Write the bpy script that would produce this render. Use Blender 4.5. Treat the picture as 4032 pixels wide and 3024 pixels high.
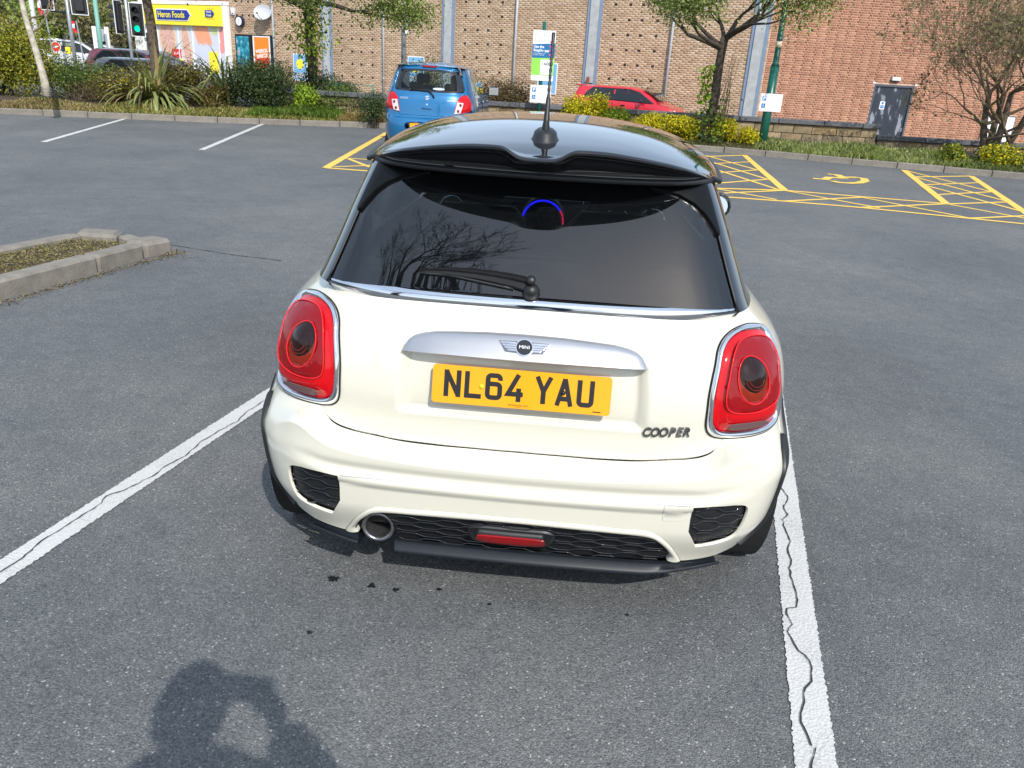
import bpy, bmesh, math, random
import numpy as np
from mathutils import Vector, Matrix
from mathutils.geometry import delaunay_2d_cdt

for o in list(bpy.data.objects):
    bpy.data.objects.remove(o)
SC = bpy.context.scene
COL = SC.collection
R = math.radians

# ------------------------------------------------------------------ camera, sky, sun, exposure
cam_d = bpy.data.cameras.new("camera")
cam = bpy.data.objects.new("camera", cam_d)
COL.objects.link(cam)
cam_d.sensor_fit = 'HORIZONTAL'
cam_d.sensor_width = 36.0
cam_d.lens = 3028.2 / 4032 * 36.0
cam_d.clip_start = 0.02
cam_d.clip_end = 600
_y, _p, _r = R(-3.29), R(21.59), R(-3.48)
_f = Vector((math.sin(_y) * math.cos(_p), math.cos(_y) * math.cos(_p), -math.sin(_p)))
_x = Vector((math.cos(_y), -math.sin(_y), 0))
_d = _f.cross(_x)
_x2 = _x * math.cos(_r) + _d * math.sin(_r)
_d2 = -_x * math.sin(_r) + _d * math.cos(_r)
cam.matrix_world = Matrix(((_x2.x, -_d2.x, -_f.x, 0.091), (_x2.y, -_d2.y, -_f.y, -2.05), (_x2.z, -_d2.z, -_f.z, 1.587), (0, 0, 0, 1)))
SC.camera = cam

SUN_AZ, SUN_EL = 156.0, 41.5          # degrees clockwise from +Y, and above the horizon
world = bpy.data.worlds.new("World")
SC.world = world
world.use_nodes = True
wn = world.node_tree
for n in list(wn.nodes):
    wn.nodes.remove(n)
sky = wn.nodes.new('ShaderNodeTexSky')
sky.sky_type = 'NISHITA'
sky.sun_disc = False
sky.sun_elevation = R(SUN_EL)
sky.sun_rotation = R(SUN_AZ)
sky.air_density = 1.0
sky.dust_density = 1.6
sky.ozone_density = 1.0
bg = wn.nodes.new('ShaderNodeBackground')
bg.inputs['Strength'].default_value = 0.14
wo = wn.nodes.new('ShaderNodeOutputWorld')
# thin high cloud over the whole sky
wtc = wn.nodes.new('ShaderNodeTexCoord')
wmp = wn.nodes.new('ShaderNodeMapping'); wmp.inputs['Scale'].default_value = (1.0, 1.0, 2.2)
wno = wn.nodes.new('ShaderNodeTexNoise'); wno.inputs['Scale'].default_value = 1.6; wno.inputs['Detail'].default_value = 6; wno.inputs['Roughness'].default_value = .55
wmr = wn.nodes.new('ShaderNodeMapRange'); wmr.inputs['From Min'].default_value = .35; wmr.inputs['From Max'].default_value = .68; wmr.inputs['To Min'].default_value = .30; wmr.inputs['To Max'].default_value = .72
wmx = wn.nodes.new('ShaderNodeMix'); wmx.data_type = 'RGBA'; wmx.inputs['B'].default_value = (5.6, 6.9, 8.6, 1)
wn.links.new(wtc.outputs['Generated'], wmp.inputs[0]); wn.links.new(wmp.outputs[0], wno.inputs['Vector'])
wn.links.new(wno.outputs['Fac'], wmr.inputs['Value']); wn.links.new(wmr.outputs[0], wmx.inputs['Factor'])
wn.links.new(sky.outputs[0], wmx.inputs['A']); wn.links.new(wmx.outputs['Result'], bg.inputs[0])
wn.links.new(bg.outputs[0], wo.inputs[0])

sun_d = bpy.data.lights.new("sun", 'SUN')
sun_d.energy = 3.5
sun_d.angle = R(0.53)
sun_d.color = (1.0, 0.955, 0.89)
sun = bpy.data.objects.new("sun", sun_d)
COL.objects.link(sun)
_to = Vector((math.sin(R(SUN_AZ)) * math.cos(R(SUN_EL)), math.cos(R(SUN_AZ)) * math.cos(R(SUN_EL)), math.sin(R(SUN_EL))))
sun.rotation_euler = _to.to_track_quat('Z', 'Y').to_euler()
sun.location = _to * 50

SC.view_settings.view_transform = 'Standard'
SC.view_settings.look = 'None'
SC.view_settings.exposure = 0.30
SC.view_settings.gamma = 1.0
SC.view_settings.use_curve_mapping = False
SC.render.engine = 'CYCLES'
SC.cycles.max_bounces = 8
SC.cycles.transparent_max_bounces = 24

# ------------------------------------------------------------------ helpers
def tag(o, label=None, cat=None, group=None, kind=None):
    if label: o['label'] = label
    if cat: o['category'] = cat
    if group: o['group'] = group
    if kind: o['kind'] = kind
    return o

def empty(name, loc, label, cat, rz=0.0, group=None):
    o = bpy.data.objects.new(name, None)
    o.empty_display_size = 0.2
    COL.objects.link(o)
    o.location = loc
    o.rotation_euler = (0, 0, rz)
    return tag(o, label, cat, group)

def link(name, me, parent=None):
    o = bpy.data.objects.new(name, me)
    COL.objects.link(o)
    if parent is not None: o.parent = parent
    return o

def raw_mesh(name, verts, faces, mat=None, smooth=False):
    me = bpy.data.meshes.new(name)
    me.from_pydata([tuple(v) for v in verts], [], faces)
    if mat is not None:
        for m in (mat if isinstance(mat, (list, tuple)) else [mat]): me.materials.append(m)
    if smooth:
        me.polygons.foreach_set('use_smooth', [True] * len(me.polygons))
    me.update()
    return me

def np_mesh(name, V, F, mat, smooth=False):
    """V (n,3) float, F (m,k) int, all faces the same size"""
    V = np.ascontiguousarray(V, dtype=np.float32); F = np.ascontiguousarray(F, dtype=np.int32)
    me = bpy.data.meshes.new(name)
    k = F.shape[1]
    me.vertices.add(len(V)); me.vertices.foreach_set('co', V.ravel())
    me.loops.add(F.size); me.loops.foreach_set('vertex_index', F.ravel())
    me.polygons.add(len(F))
    me.polygons.foreach_set('loop_start', np.arange(0, F.size, k, dtype=np.int32))
    me.polygons.foreach_set('loop_total', np.full(len(F), k, dtype=np.int32))
    if smooth: me.polygons.foreach_set('use_smooth', np.ones(len(F), dtype=bool))
    for m in (mat if isinstance(mat, (list, tuple)) else [mat]): me.materials.append(m)
    me.update(calc_edges=True)
    me.validate()
    return me

class MB:
    """collects simple shapes into one mesh"""
    def __init__(self):
        self.v = []; self.f = []; self.mi = []; self.m = 0
    def add(self, vs, fs):
        n = len(self.v)
        self.v += [tuple(v) for v in vs]
        self.f += [tuple(i + n for i in f) for f in fs]
        self.mi += [self.m] * len(fs)
        return self
    def box(self, x0, x1, y0, y1, z0, z1):
        return self.add([(x0,y0,z0),(x1,y0,z0),(x1,y1,z0),(x0,y1,z0),(x0,y0,z1),(x1,y0,z1),(x1,y1,z1),(x0,y1,z1)],
                        [(0,3,2,1),(4,5,6,7),(0,1,5,4),(1,2,6,5),(2,3,7,6),(3,0,4,7)])
    def bbox(self, c, s, b=0.01, rz=0.0, M=None):
        """chamfered box, centre c, size s"""
        hx, hy, hz = s[0]/2, s[1]/2, s[2]/2
        b = min(b, hx*.98, hy*.98, hz*.98)
        P = []; idx = {}
        for sx in (-1,1):
            for sy in (-1,1):
                for sz in (-1,1):
                    for ax in range(3):
                        q = [sx*hx, sy*hy, sz*hz]
                        for k in range(3):
                            if k != ax: q[k] -= (sx,sy,sz)[k]*b
                        idx[(sx,sy,sz,ax)] = len(P); P.append(q)
        F = []
        for ax in range(3):
            u, w = [(1,2),(2,0),(0,1)][ax]
            for s_ in (-1,1):
                loop = []
                for (a_, b_) in ((-1,-1),(1,-1),(1,1),(-1,1)):
                    k = [0,0,0]; k[ax]=s_; k[u]=a_; k[w]=b_
                    loop.append(idx[(*k, ax)])
                F.append(loop if s_ > 0 else loop[::-1])
            for a_ in (-1,1):           # edge chamfers parallel to ax
                for b_ in (-1,1):
                    k0=[0,0,0];k1=[0,0,0]; k0[ax]=-1;k1[ax]=1
                    for k in (k0,k1): k[u]=a_;k[w]=b_
                    q=[idx[(*k0,u)],idx[(*k1,u)],idx[(*k1,w)],idx[(*k0,w)]]
                    F.append(q if a_*b_<0 else q[::-1])
        for sx in (-1,1):
            for sy in (-1,1):
                for sz in (-1,1):
                    t=[idx[(sx,sy,sz,0)],idx[(sx,sy,sz,1)],idx[(sx,sy,sz,2)]]
                    F.append(t if sx*sy*sz>0 else t[::-1])
        c_, s_ = math.cos(rz), math.sin(rz)
        out=[]
        for q in P:
            v = Vector((q[0]*c_-q[1]*s_, q[0]*s_+q[1]*c_, q[2]))
            if M is not None: v = M @ v
            out.append((v.x+c[0], v.y+c[1], v.z+c[2]))
        return self.add(out, F)
    def tube(self, pts, r, n=8, caps=True, closed=False):
        pts=[Vector(p) for p in pts]; N=len(pts)
        rs = r if isinstance(r,(list,tuple)) else [r]*N
        V=[];F=[]
        up=None
        for i,p in enumerate(pts):
            a=pts[(i-1)%N] if (closed or i>0) else p
            b=pts[(i+1)%N] if (closed or i<N-1) else p
            t=(b-a).normalized() if (b-a).length>1e-9 else Vector((0,0,1))
            if up is None:
                up = Vector((0,0,1)) if abs(t.z)<.9 else Vector((1,0,0))
            u=(up-t*up.dot(t)).normalized(); up=u; w=t.cross(u)
            for k in range(n):
                an=2*math.pi*k/n
                V.append(p+(u*math.cos(an)+w*math.sin(an))*rs[i])
        M_=N if closed else N-1
        for i in range(M_):
            j=(i+1)%N
            for k in range(n):
                l=(k+1)%n
                F.append((i*n+k,i*n+l,j*n+l,j*n+k))
        if caps and not closed:
            F.append(tuple(range(n))[::-1]); F.append(tuple((N-1)*n+k for k in range(n)))
        return self.add(V,F)
    def lathe(self, prof, c=(0,0,0), axis='Z', n=24):
        """prof: list of (radius, height) along the axis"""
        V=[];F=[]
        for (r_,h) in prof:
            for k in range(n):
                a=2*math.pi*k/n; x,y=r_*math.cos(a),r_*math.sin(a)
                q = (x,y,h) if axis=='Z' else ((x,h,y) if axis=='Y' else (h,x,y))
                V.append((q[0]+c[0],q[1]+c[1],q[2]+c[2]))
        for i in range(len(prof)-1):
            for k in range(n):
                l=(k+1)%n
                f=(i*n+k,i*n+l,(i+1)*n+l,(i+1)*n+k)
                F.append(f if axis!='Y' else f[::-1])
        return self.add(V,F)
    def poly(self, pts, d):
        """flat polygon pts extruded by vector d"""
        n=len(pts); d=Vector(d)
        V=[Vector(p) for p in pts]+[Vector(p)+d for p in pts]
        F=[tuple(range(n))[::-1],tuple(range(n,2*n))]+[(i,(i+1)%n,n+(i+1)%n,n+i) for i in range(n)]
        return self.add(V,F)
    def build(self, name, mat, parent=None, smooth=False, weld=False):
        me=raw_mesh(name,self.v,self.f,mat,smooth)
        if isinstance(mat,(list,tuple)): me.polygons.foreach_set('material_index',self.mi)
        bm=bmesh.new(); bm.from_mesh(me)
        if weld: bmesh.ops.remove_doubles(bm,verts=bm.verts,dist=1e-5)
        bmesh.ops.recalc_face_normals(bm,faces=bm.faces)
        bm.to_mesh(me); bm.free()
        return link(name,me,parent)

def autosmooth(o, ang=35):
    me=o.data
    bm=bmesh.new(); bm.from_mesh(me)
    for e in bm.edges:
        if len(e.link_faces)==2: e.smooth = e.calc_face_angle(0) < R(ang)
    for f in bm.faces: f.smooth=True
    bm.to_mesh(me); bm.free()
    return o

def text(name, body, size, M, mat, parent=None, align='CENTER', depth=0.0, bold=0.0, shear=0.0, sx=1.0):
    cu=bpy.data.curves.new(name,'FONT')
    cu.body=body; cu.size=size; cu.align_x=align; cu.align_y='CENTER'
    cu.extrude=depth; cu.offset=bold; cu.shear=shear; cu.resolution_u=3
    ob=bpy.data.objects.new(name,cu); COL.objects.link(ob)
    dg=bpy.context.evaluated_depsgraph_get()
    me=bpy.data.meshes.new_from_object(ob.evaluated_get(dg))
    bpy.data.objects.remove(ob)
    me.materials.clear(); me.materials.append(mat)
    me.transform(Matrix.Diagonal((sx,1,1,1)))
    me.transform(M)
    o=link(name,me,parent)
    return o

def wallM(p, right, up=(0,0,1)):
    """text plane: local x -> right, local y -> up, faces right x up"""
    r=Vector(right).normalized(); u=Vector(up).normalized(); n=r.cross(u).normalized(); u=n.cross(r)
    return Matrix(((r.x,u.x,n.x,p[0]),(r.y,u.y,n.y,p[1]),(r.z,u.z,n.z,p[2]),(0,0,0,1)))

# ------------------------------------------------------------------ materials
def mat(name, col, rough=0.5, metal=0.0, coat=0.0, spec=0.5, noise=None, bump=None, emit=None, trans=0.0, var=None, alpha=None):
    """noise=(scale, amount): mottling; bump=(scale, strength, distance); var=amount: random tone per object"""
    m=bpy.data.materials.new(name); m.use_nodes=True
    nt=m.node_tree; b=nt.nodes['Principled BSDF']
    b.inputs['Base Color'].default_value=(*col,1)
    b.inputs['Roughness'].default_value=rough
    b.inputs['Metallic'].default_value=metal
    b.inputs['Coat Weight'].default_value=coat
    b.inputs['Coat Roughness'].default_value=0.03
    b.inputs['Specular IOR Level'].default_value=spec
    b.inputs['Transmission Weight'].default_value=trans
    if alpha is not None: b.inputs['Alpha'].default_value=alpha
    if emit:
        b.inputs['Emission Color'].default_value=(*emit[0],1); b.inputs['Emission Strength'].default_value=emit[1]
    tc=nt.nodes.new('ShaderNodeTexCoord')
    last=None
    if noise:
        n=nt.nodes.new('ShaderNodeTexNoise'); n.inputs['Scale'].default_value=noise[0]; n.inputs['Detail'].default_value=6; n.inputs['Roughness'].default_value=.65
        nt.links.new(tc.outputs['Object'],n.inputs['Vector'])
        mr=nt.nodes.new('ShaderNodeMapRange'); mr.inputs['From Min'].default_value=.25; mr.inputs['From Max'].default_value=.75
        mr.inputs['To Min'].default_value=1-noise[1]; mr.inputs['To Max'].default_value=1+noise[1]
        nt.links.new(n.outputs['Fac'],mr.inputs['Value'])
        mx=nt.nodes.new('ShaderNodeMix'); mx.data_type='RGBA'; mx.blend_type='MULTIPLY'; mx.inputs['Factor'].default_value=1
        mx.inputs['A'].default_value=(*col,1); nt.links.new(mr.outputs[0],mx.inputs['B'])
        nt.links.new(mx.outputs['Result'],b.inputs['Base Color']); last=mx
    if var:
        oi=nt.nodes.new('ShaderNodeObjectInfo')
        mr2=nt.nodes.new('ShaderNodeMapRange'); mr2.inputs['To Min'].default_value=1-var; mr2.inputs['To Max'].default_value=1+var
        nt.links.new(oi.outputs['Random'],mr2.inputs['Value'])
        mx2=nt.nodes.new('ShaderNodeMix'); mx2.data_type='RGBA'; mx2.blend_type='MULTIPLY'; mx2.inputs['Factor'].default_value=1
        if last: nt.links.new(last.outputs['Result'],mx2.inputs['A'])
        else: mx2.inputs['A'].default_value=(*col,1)
        nt.links.new(mr2.outputs[0],mx2.inputs['B']); nt.links.new(mx2.outputs['Result'],b.inputs['Base Color'])
    if bump:
        n2=nt.nodes.new('ShaderNodeTexNoise'); n2.inputs['Scale'].default_value=bump[0]; n2.inputs['Detail'].default_value=4
        nt.links.new(tc.outputs['Object'],n2.inputs['Vector'])
        bp=nt.nodes.new('ShaderNodeBump'); bp.inputs['Strength'].default_value=bump[1]; bp.inputs['Distance'].default_value=bump[2]
        nt.links.new(n2.outputs['Fac'],bp.inputs['Height']); nt.links.new(bp.outputs[0],b.inputs['Normal'])
    return m

def ramp_node(nt, stops):
    r=nt.nodes.new('ShaderNodeValToRGB')
    el=r.color_ramp.elements
    while len(el)>1: el.remove(el[-1])
    el[0].position=stops[0][0]; el[0].color=(*stops[0][1],1)
    for p,c in stops[1:]:
        e=el.new(p); e.color=(*c,1)
    return r

def leaf_mat(name, cols, rough=0.55, trans=0.25):
    """leaves: each leaf takes its own tone; some light comes through"""
    m=bpy.data.materials.new(name); m.use_nodes=True
    nt=m.node_tree; b=nt.nodes['Principled BSDF']; out=nt.nodes['Material Output']
    g=nt.nodes.new('ShaderNodeNewGeometry')
    r=ramp_node(nt,[(i/(len(cols)-1),c) for i,c in enumerate(cols)])
    nt.links.new(g.outputs['Random Per Island'],r.inputs[0])
    nt.links.new(r.outputs[0],b.inputs['Base Color'])
    b.inputs['Roughness'].default_value=rough; b.inputs['Specular IOR Level'].default_value=.35
    t=nt.nodes.new('ShaderNodeBsdfTranslucent'); nt.links.new(r.outputs[0],t.inputs['Color'])
    mx=nt.nodes.new('ShaderNodeMixShader'); mx.inputs[0].default_value=trans
    nt.links.new(b.outputs[0],mx.inputs[1]); nt.links.new(t.outputs[0],mx.inputs[2]); nt.links.new(mx.outputs[0],out.inputs['Surface'])
    return m

def island_mat(name, cols, rough=0.85, noise=(30,.12), bump=(60,.3,.004), rnd='island'):
    """masonry: each brick or stone takes its own tone"""
    m=bpy.data.materials.new(name); m.use_nodes=True
    nt=m.node_tree; b=nt.nodes['Principled BSDF']
    if rnd=='island':
        g=nt.nodes.new('ShaderNodeNewGeometry'); src=g.outputs['Random Per Island']
    else:
        g=nt.nodes.new('ShaderNodeObjectInfo'); src=g.outputs['Random']
    r=ramp_node(nt,[(i/(len(cols)-1),c) for i,c in enumerate(cols)])
    nt.links.new(src,r.inputs[0])
    tc=nt.nodes.new('ShaderNodeTexCoord')
    n=nt.nodes.new('ShaderNodeTexNoise'); n.inputs['Scale'].default_value=noise[0]; n.inputs['Detail'].default_value=5
    nt.links.new(tc.outputs['Object'],n.inputs['Vector'])
    mr=nt.nodes.new('ShaderNodeMapRange'); mr.inputs['From Min'].default_value=.25; mr.inputs['From Max'].default_value=.75
    mr.inputs['To Min'].default_value=1-noise[1]; mr.inputs['To Max'].default_value=1+noise[1]
    nt.links.new(n.outputs['Fac'],mr.inputs['Value'])
    mx=nt.nodes.new('ShaderNodeMix'); mx.data_type='RGBA'; mx.blend_type='MULTIPLY'; mx.inputs['Factor'].default_value=1
    nt.links.new(r.outputs[0],mx.inputs['A']); nt.links.new(mr.outputs[0],mx.inputs['B'])
    # broad weather staining
    n3=nt.nodes.new('ShaderNodeTexNoise'); n3.inputs['Scale'].default_value=.35; n3.inputs['Detail'].default_value=5
    nt.links.new(tc.outputs['Object'],n3.inputs['Vector'])
    mr3=nt.nodes.new('ShaderNodeMapRange'); mr3.inputs['From Min'].default_value=.3; mr3.inputs['From Max'].default_value=.7
    mr3.inputs['To Min'].default_value=.82; mr3.inputs['To Max'].default_value=1.1
    nt.links.new(n3.outputs['Fac'],mr3.inputs['Value'])
    mx3=nt.nodes.new('ShaderNodeMix'); mx3.data_type='RGBA'; mx3.blend_type='MULTIPLY'; mx3.inputs['Factor'].default_value=1
    nt.links.new(mx.outputs['Result'],mx3.inputs['A']); nt.links.new(mr3.outputs[0],mx3.inputs['B'])
    nt.links.new(mx3.outputs['Result'],b.inputs['Base Color'])
    b.inputs['Roughness'].default_value=rough; b.inputs['Specular IOR Level'].default_value=.25
    n2=nt.nodes.new('ShaderNodeTexNoise'); n2.inputs['Scale'].default_value=bump[0]
    nt.links.new(tc.outputs['Object'],n2.inputs['Vector'])
    bp=nt.nodes.new('ShaderNodeBump'); bp.inputs['Strength'].default_value=bump[1]; bp.inputs['Distance'].default_value=bump[2]
    nt.links.new(n2.outputs['Fac'],bp.inputs['Height']); nt.links.new(bp.outputs[0],b.inputs['Normal'])
    return m

def asphalt_mat():
    m=bpy.data.materials.new("asphalt"); m.use_nodes=True
    nt=m.node_tree; b=nt.nodes['Principled BSDF']; L=nt.links
    tc=nt.nodes.new('ShaderNodeTexCoord')
    def noise(s,d=4,r=.6):
        n=nt.nodes.new('ShaderNodeTexNoise'); n.inputs['Scale'].default_value=s; n.inputs['Detail'].default_value=d; n.inputs['Roughness'].default_value=r
        L.new(tc.outputs['Object'],n.inputs['Vector']); return n
    # stones bedded in bitumen
    vo=nt.nodes.new('ShaderNodeTexVoronoi'); vo.inputs['Scale'].default_value=190; L.new(tc.outputs['Object'],vo.inputs['Vector'])
    sep=nt.nodes.new('ShaderNodeSeparateColor'); L.new(vo.outputs['Color'],sep.inputs[0])
    r1=ramp_node(nt,[(0,(.100,.1045,.108)),(.35,(.130,.1345,.138)),(.75,(.158,.162,.165)),(.97,(.20,.202,.20)),(.995,(.33,.325,.31)),(1,(.44,.43,.41))])
    L.new(sep.outputs[0],r1.inputs[0])
    dr=ramp_node(nt,[(0,(1,1,1)),(.5,(.97,.97,.97)),(.95,(.55,.55,.56))]); L.new(vo.outputs['Distance'],dr.inputs[0])
    mxd=nt.nodes.new('ShaderNodeMix'); mxd.data_type='RGBA'; mxd.blend_type='MULTIPLY'; mxd.inputs['Factor'].default_value=1
    L.new(r1.outputs[0],mxd.inputs['A']); L.new(dr.outputs[0],mxd.inputs['B'])
    # worn pale dusty areas and darker ones
    big=noise(.55,6,.6); br=ramp_node(nt,[(.28,(.78,.80,.82)),(.5,(.98,1,1.01)),(.72,(1.26,1.24,1.19))]); L.new(big.outputs['Fac'],br.inputs[0])
    mx=nt.nodes.new('ShaderNodeMix'); mx.data_type='RGBA'; mx.blend_type='MULTIPLY'; mx.inputs['Factor'].default_value=1
    L.new(mxd.outputs['Result'],mx.inputs['A']); L.new(br.outputs[0],mx.inputs['B'])
    mid=noise(7,5,.7); mr=ramp_node(nt,[(.3,(.88,.88,.88)),(.7,(1.14,1.13,1.1))]); L.new(mid.outputs['Fac'],mr.inputs[0])
    mx2=nt.nodes.new('ShaderNodeMix'); mx2.data_type='RGBA'; mx2.blend_type='MULTIPLY'; mx2.inputs['Factor'].default_value=1
    L.new(mx.outputs['Result'],mx2.inputs['A']); L.new(mr.outputs[0],mx2.inputs['B'])
    L.new(mx2.outputs['Result'],b.inputs['Base Color'])
    b.inputs['Roughness'].default_value=.82; b.inputs['Specular IOR Level'].default_value=.35
    add=nt.nodes.new('ShaderNodeMath'); add.operation='MULTIPLY_ADD'; add.inputs[1].default_value=-1.0; 
    fine=noise(240,3); L.new(vo.outputs['Distance'],add.inputs[0]); L.new(fine.outputs['Fac'],add.inputs[2])
    bp=nt.nodes.new('ShaderNodeBump'); bp.inputs['Strength'].default_value=.75; bp.inputs['Distance'].default_value=.0045
    L.new(add.outputs[0],bp.inputs['Height']); L.new(bp.outputs[0],b.inputs['Normal'])
    return m

def line_mat(name, col, wear=.42, dark=(.09,.09,.09), soil=.25):
    """road paint, worn through to the asphalt in specks"""
    m=bpy.data.materials.new(name); m.use_nodes=True
    nt=m.node_tree; b=nt.nodes['Principled BSDF']; L=nt.links
    tc=nt.nodes.new('ShaderNodeTexCoord')
    n=nt.nodes.new('ShaderNodeTexNoise'); n.inputs['Scale'].default_value=140; n.inputs['Detail'].default_value=4; n.inputs['Roughness'].default_value=.7
    L.new(tc.outputs['Object'],n.inputs['Vector'])
    n2=nt.nodes.new('ShaderNodeTexNoise'); n2.inputs['Scale'].default_value=5; n2.inputs['Detail'].default_value=5
    L.new(tc.outputs['Object'],n2.inputs['Vector'])
    ad=nt.nodes.new('ShaderNodeMath'); ad.operation='MULTIPLY_ADD'; ad.inputs[1].default_value=.45; 
    L.new(n2.outputs['Fac'],ad.inputs[0]); L.new(n.outputs['Fac'],ad.inputs[2])
    r=ramp_node(nt,[(wear,tuple(dark)),(wear+.09,tuple(c*(1-soil) for c in col)),(wear+.3,col)])
    L.new(ad.outputs[0],r.inputs[0]); L.new(r.outputs[0],b.inputs['Base Color'])
    b.inputs['Roughness'].default_value=.75
    vo=nt.nodes.new('ShaderNodeTexVoronoi'); vo.inputs['Scale'].default_value=110; L.new(tc.outputs['Object'],vo.inputs['Vector'])
    bp=nt.nodes.new('ShaderNodeBump'); bp.inputs['Strength'].default_value=.5; bp.inputs['Distance'].default_value=.004
    L.new(vo.outputs['Distance'],bp.inputs['Height']); L.new(bp.outputs[0],b.inputs['Normal'])
    return m

M_asphalt=asphalt_mat()
M_white_line=line_mat("white_road_paint",(.55,.545,.525),.43)
M_yellow_line=line_mat("yellow_road_paint",(.80,.52,.10),.40,soil=.12)
M_crack=mat("crack_filler",(.028,.026,.022),.95,noise=(60,.5))
M_oil=mat("oil_stain",(.012,.012,.013),.5,noise=(90,.6))
M_concrete=mat("kerb_concrete",(.21,.19,.16),.9,noise=(9,.28),bump=(70,.6,.006),var=.08)
M_soil=mat("soil",(.085,.062,.042),.95,noise=(5,.4),bump=(25,1.0,.04))
M_moss=leaf_mat("moss",[(.10,.075,.02),(.16,.13,.03),(.24,.20,.06),(.30,.24,.12),(.12,.14,.03)],.8,.1)
M_galv=mat("galvanised_steel",(.42,.45,.47),.45,.6,noise=(6,.15))
M_green_paint=mat("dark_green_paint",(.008,.10,.075),.35,noise=(20,.15))
M_white_paint=mat("white_paint",(.80,.80,.79),.5,noise=(5,.06))
M_black_plastic=mat("black_plastic",(.009,.0095,.0105),.45,noise=(30,.2))
M_bark=mat("bark",(.105,.080,.055),.95,noise=(14,.45),bump=(30,1.0,.02))
M_bark_dark=mat("dark_bark",(.060,.048,.036),.95,noise=(14,.45),bump=(30,1.0,.02))
M_birch=mat("pale_birch_bark",(.42,.38,.30),.9,noise=(9,.6),bump=(30,.6,.01))
M_twig=mat("twig_bark",(.17,.125,.075),.9,noise=(14,.3))
M_sign_white=mat("sign_white",(.80,.81,.82),.45,noise=(3,.03))
M_sign_blue=mat("sign_blue",(.012,.16,.50),.45)
M_sign_black=mat("sign_black_print",(.03,.03,.035),.5)
M_sign_green=mat("sign_lime",(.25,.68,.08),.45)
M_sign_navy=mat("sign_navy",(.006,.13,.32),.45)
M_sign_pink=mat("sign_pink",(.78,.04,.15),.45)
M_sign_red=mat("sign_red",(.70,.02,.02),.45)
M_sign_yellow=mat("sign_yellow",(.88,.74,.04),.5)
M_sign_orange=mat("poster_orange",(.85,.24,.02),.5)
M_grey_print=mat("grey_print",(.42,.44,.46),.5)

def lerp(a,b,t): return a+(b-a)*t
def sm(a,b,x):
    t=min(1,max(0,(x-a)/(b-a))); return t*t*(3-2*t)
def spl(tab,x):
    # monotone-ish cubic (Catmull-Rom on uneven knots, finite-difference tangents)
    n=len(tab)
    if x<=tab[0][0]: return tab[0][1]+(x-tab[0][0])*(tab[1][1]-tab[0][1])/(tab[1][0]-tab[0][0])
    if x>=tab[-1][0]: return tab[-1][1]+(x-tab[-1][0])*(tab[-1][1]-tab[-2][1])/(tab[-1][0]-tab[-2][0])
    i=0
    while x>tab[i+1][0]: i+=1
    def tan(k):
        if k==0: return (tab[1][1]-tab[0][1])/(tab[1][0]-tab[0][0])
        if k==n-1: return (tab[-1][1]-tab[-2][1])/(tab[-1][0]-tab[-2][0])
        return (tab[k+1][1]-tab[k-1][1])/(tab[k+1][0]-tab[k-1][0])
    x0,y0=tab[i];x1,y1=tab[i+1];h=x1-x0;t=(x-x0)/h
    return (1+2*t)*(1-t)**2*y0+t*(1-t)**2*h*tan(i)+t*t*(3-2*t)*y1+t*t*(t-1)*h*tan(i+1)
def plan_table(n,w,L,N=400):
    # arc length a -> (xhat, recess) along superellipse quarter
    pts=[]
    for i in range(N+1):
        th=math.pi/2*i/N
        pts.append((math.sin(th)**(2/n), 1-math.cos(th)**(2/n)))
    d=[0]
    for i in range(N):
        d.append(d[-1]+math.hypot((pts[i+1][0]-pts[i][0])*w,(pts[i+1][1]-pts[i][1])*L))
    return [(d[i],pts[i][0],pts[i][1]) for i in range(N+1)]
def plan(tab,a):
    s=-1 if a<0 else 1; a=abs(a)
    if a>=tab[-1][0]: return s*1.0,1.0
    lo,hi=0,len(tab)-1
    while hi-lo>1:
        m=(lo+hi)//2
        if tab[m][0]<=a: lo=m
        else: hi=m
    t=(a-tab[lo][0])/(tab[hi][0]-tab[lo][0]+1e-12)
    return s*lerp(tab[lo][1],tab[hi][1],t),lerp(tab[lo][2],tab[hi][2],t)
YC=1.30
TB=plan_table(5.5,.86,1.25)
TC=plan_table(9,.86,1.25)
R0=[(.15,.10),(.25,.075),(.33,.06),(.42,.05),(.50,.047),(.56,.045),(.62,.035),(.70,.026),(.78,.035),(.86,.057),(.92,.085),(.96,.112),(1.0,.15)]
W0=[(.15,.79),(.25,.824),(.35,.850),(.45,.866),(.54,.874),(.62,.876),(.68,.876),(.75,.870),(.84,.844),(.90,.800),(.95,.748),(.975,.718),(1.0,.690)]
ZS=[(0,.537),(.2,.540),(.4,.5515),(.5,.563),(.55,.575),(.58,.592),(.605,.610),(.64,.622),(.70,.628),(.80,.632),(.95,.636)]
def zseam(a): return spl(ZS,min(abs(a),.9))
HB=[(0,.118),(.2,.116),(.4,.111),(.55,.100),(.64,.082),(.71,.056),(.78,.030),(.86,.012),(1.0,.005),(1.4,.004)]
def base(a,z):
    xh,rc=plan(TB,a); x2,r2=plan(TC,a); q=1-sm(.50,.68,z)
    xh=lerp(xh,x2,q); rc=lerp(rc,r2,q); w=spl(W0,z); r=spl(R0,z)
    ex=max(0,abs(a)-TB[-1][0])
    return xh*w, r+(YC-r)*rc+ex
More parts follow.
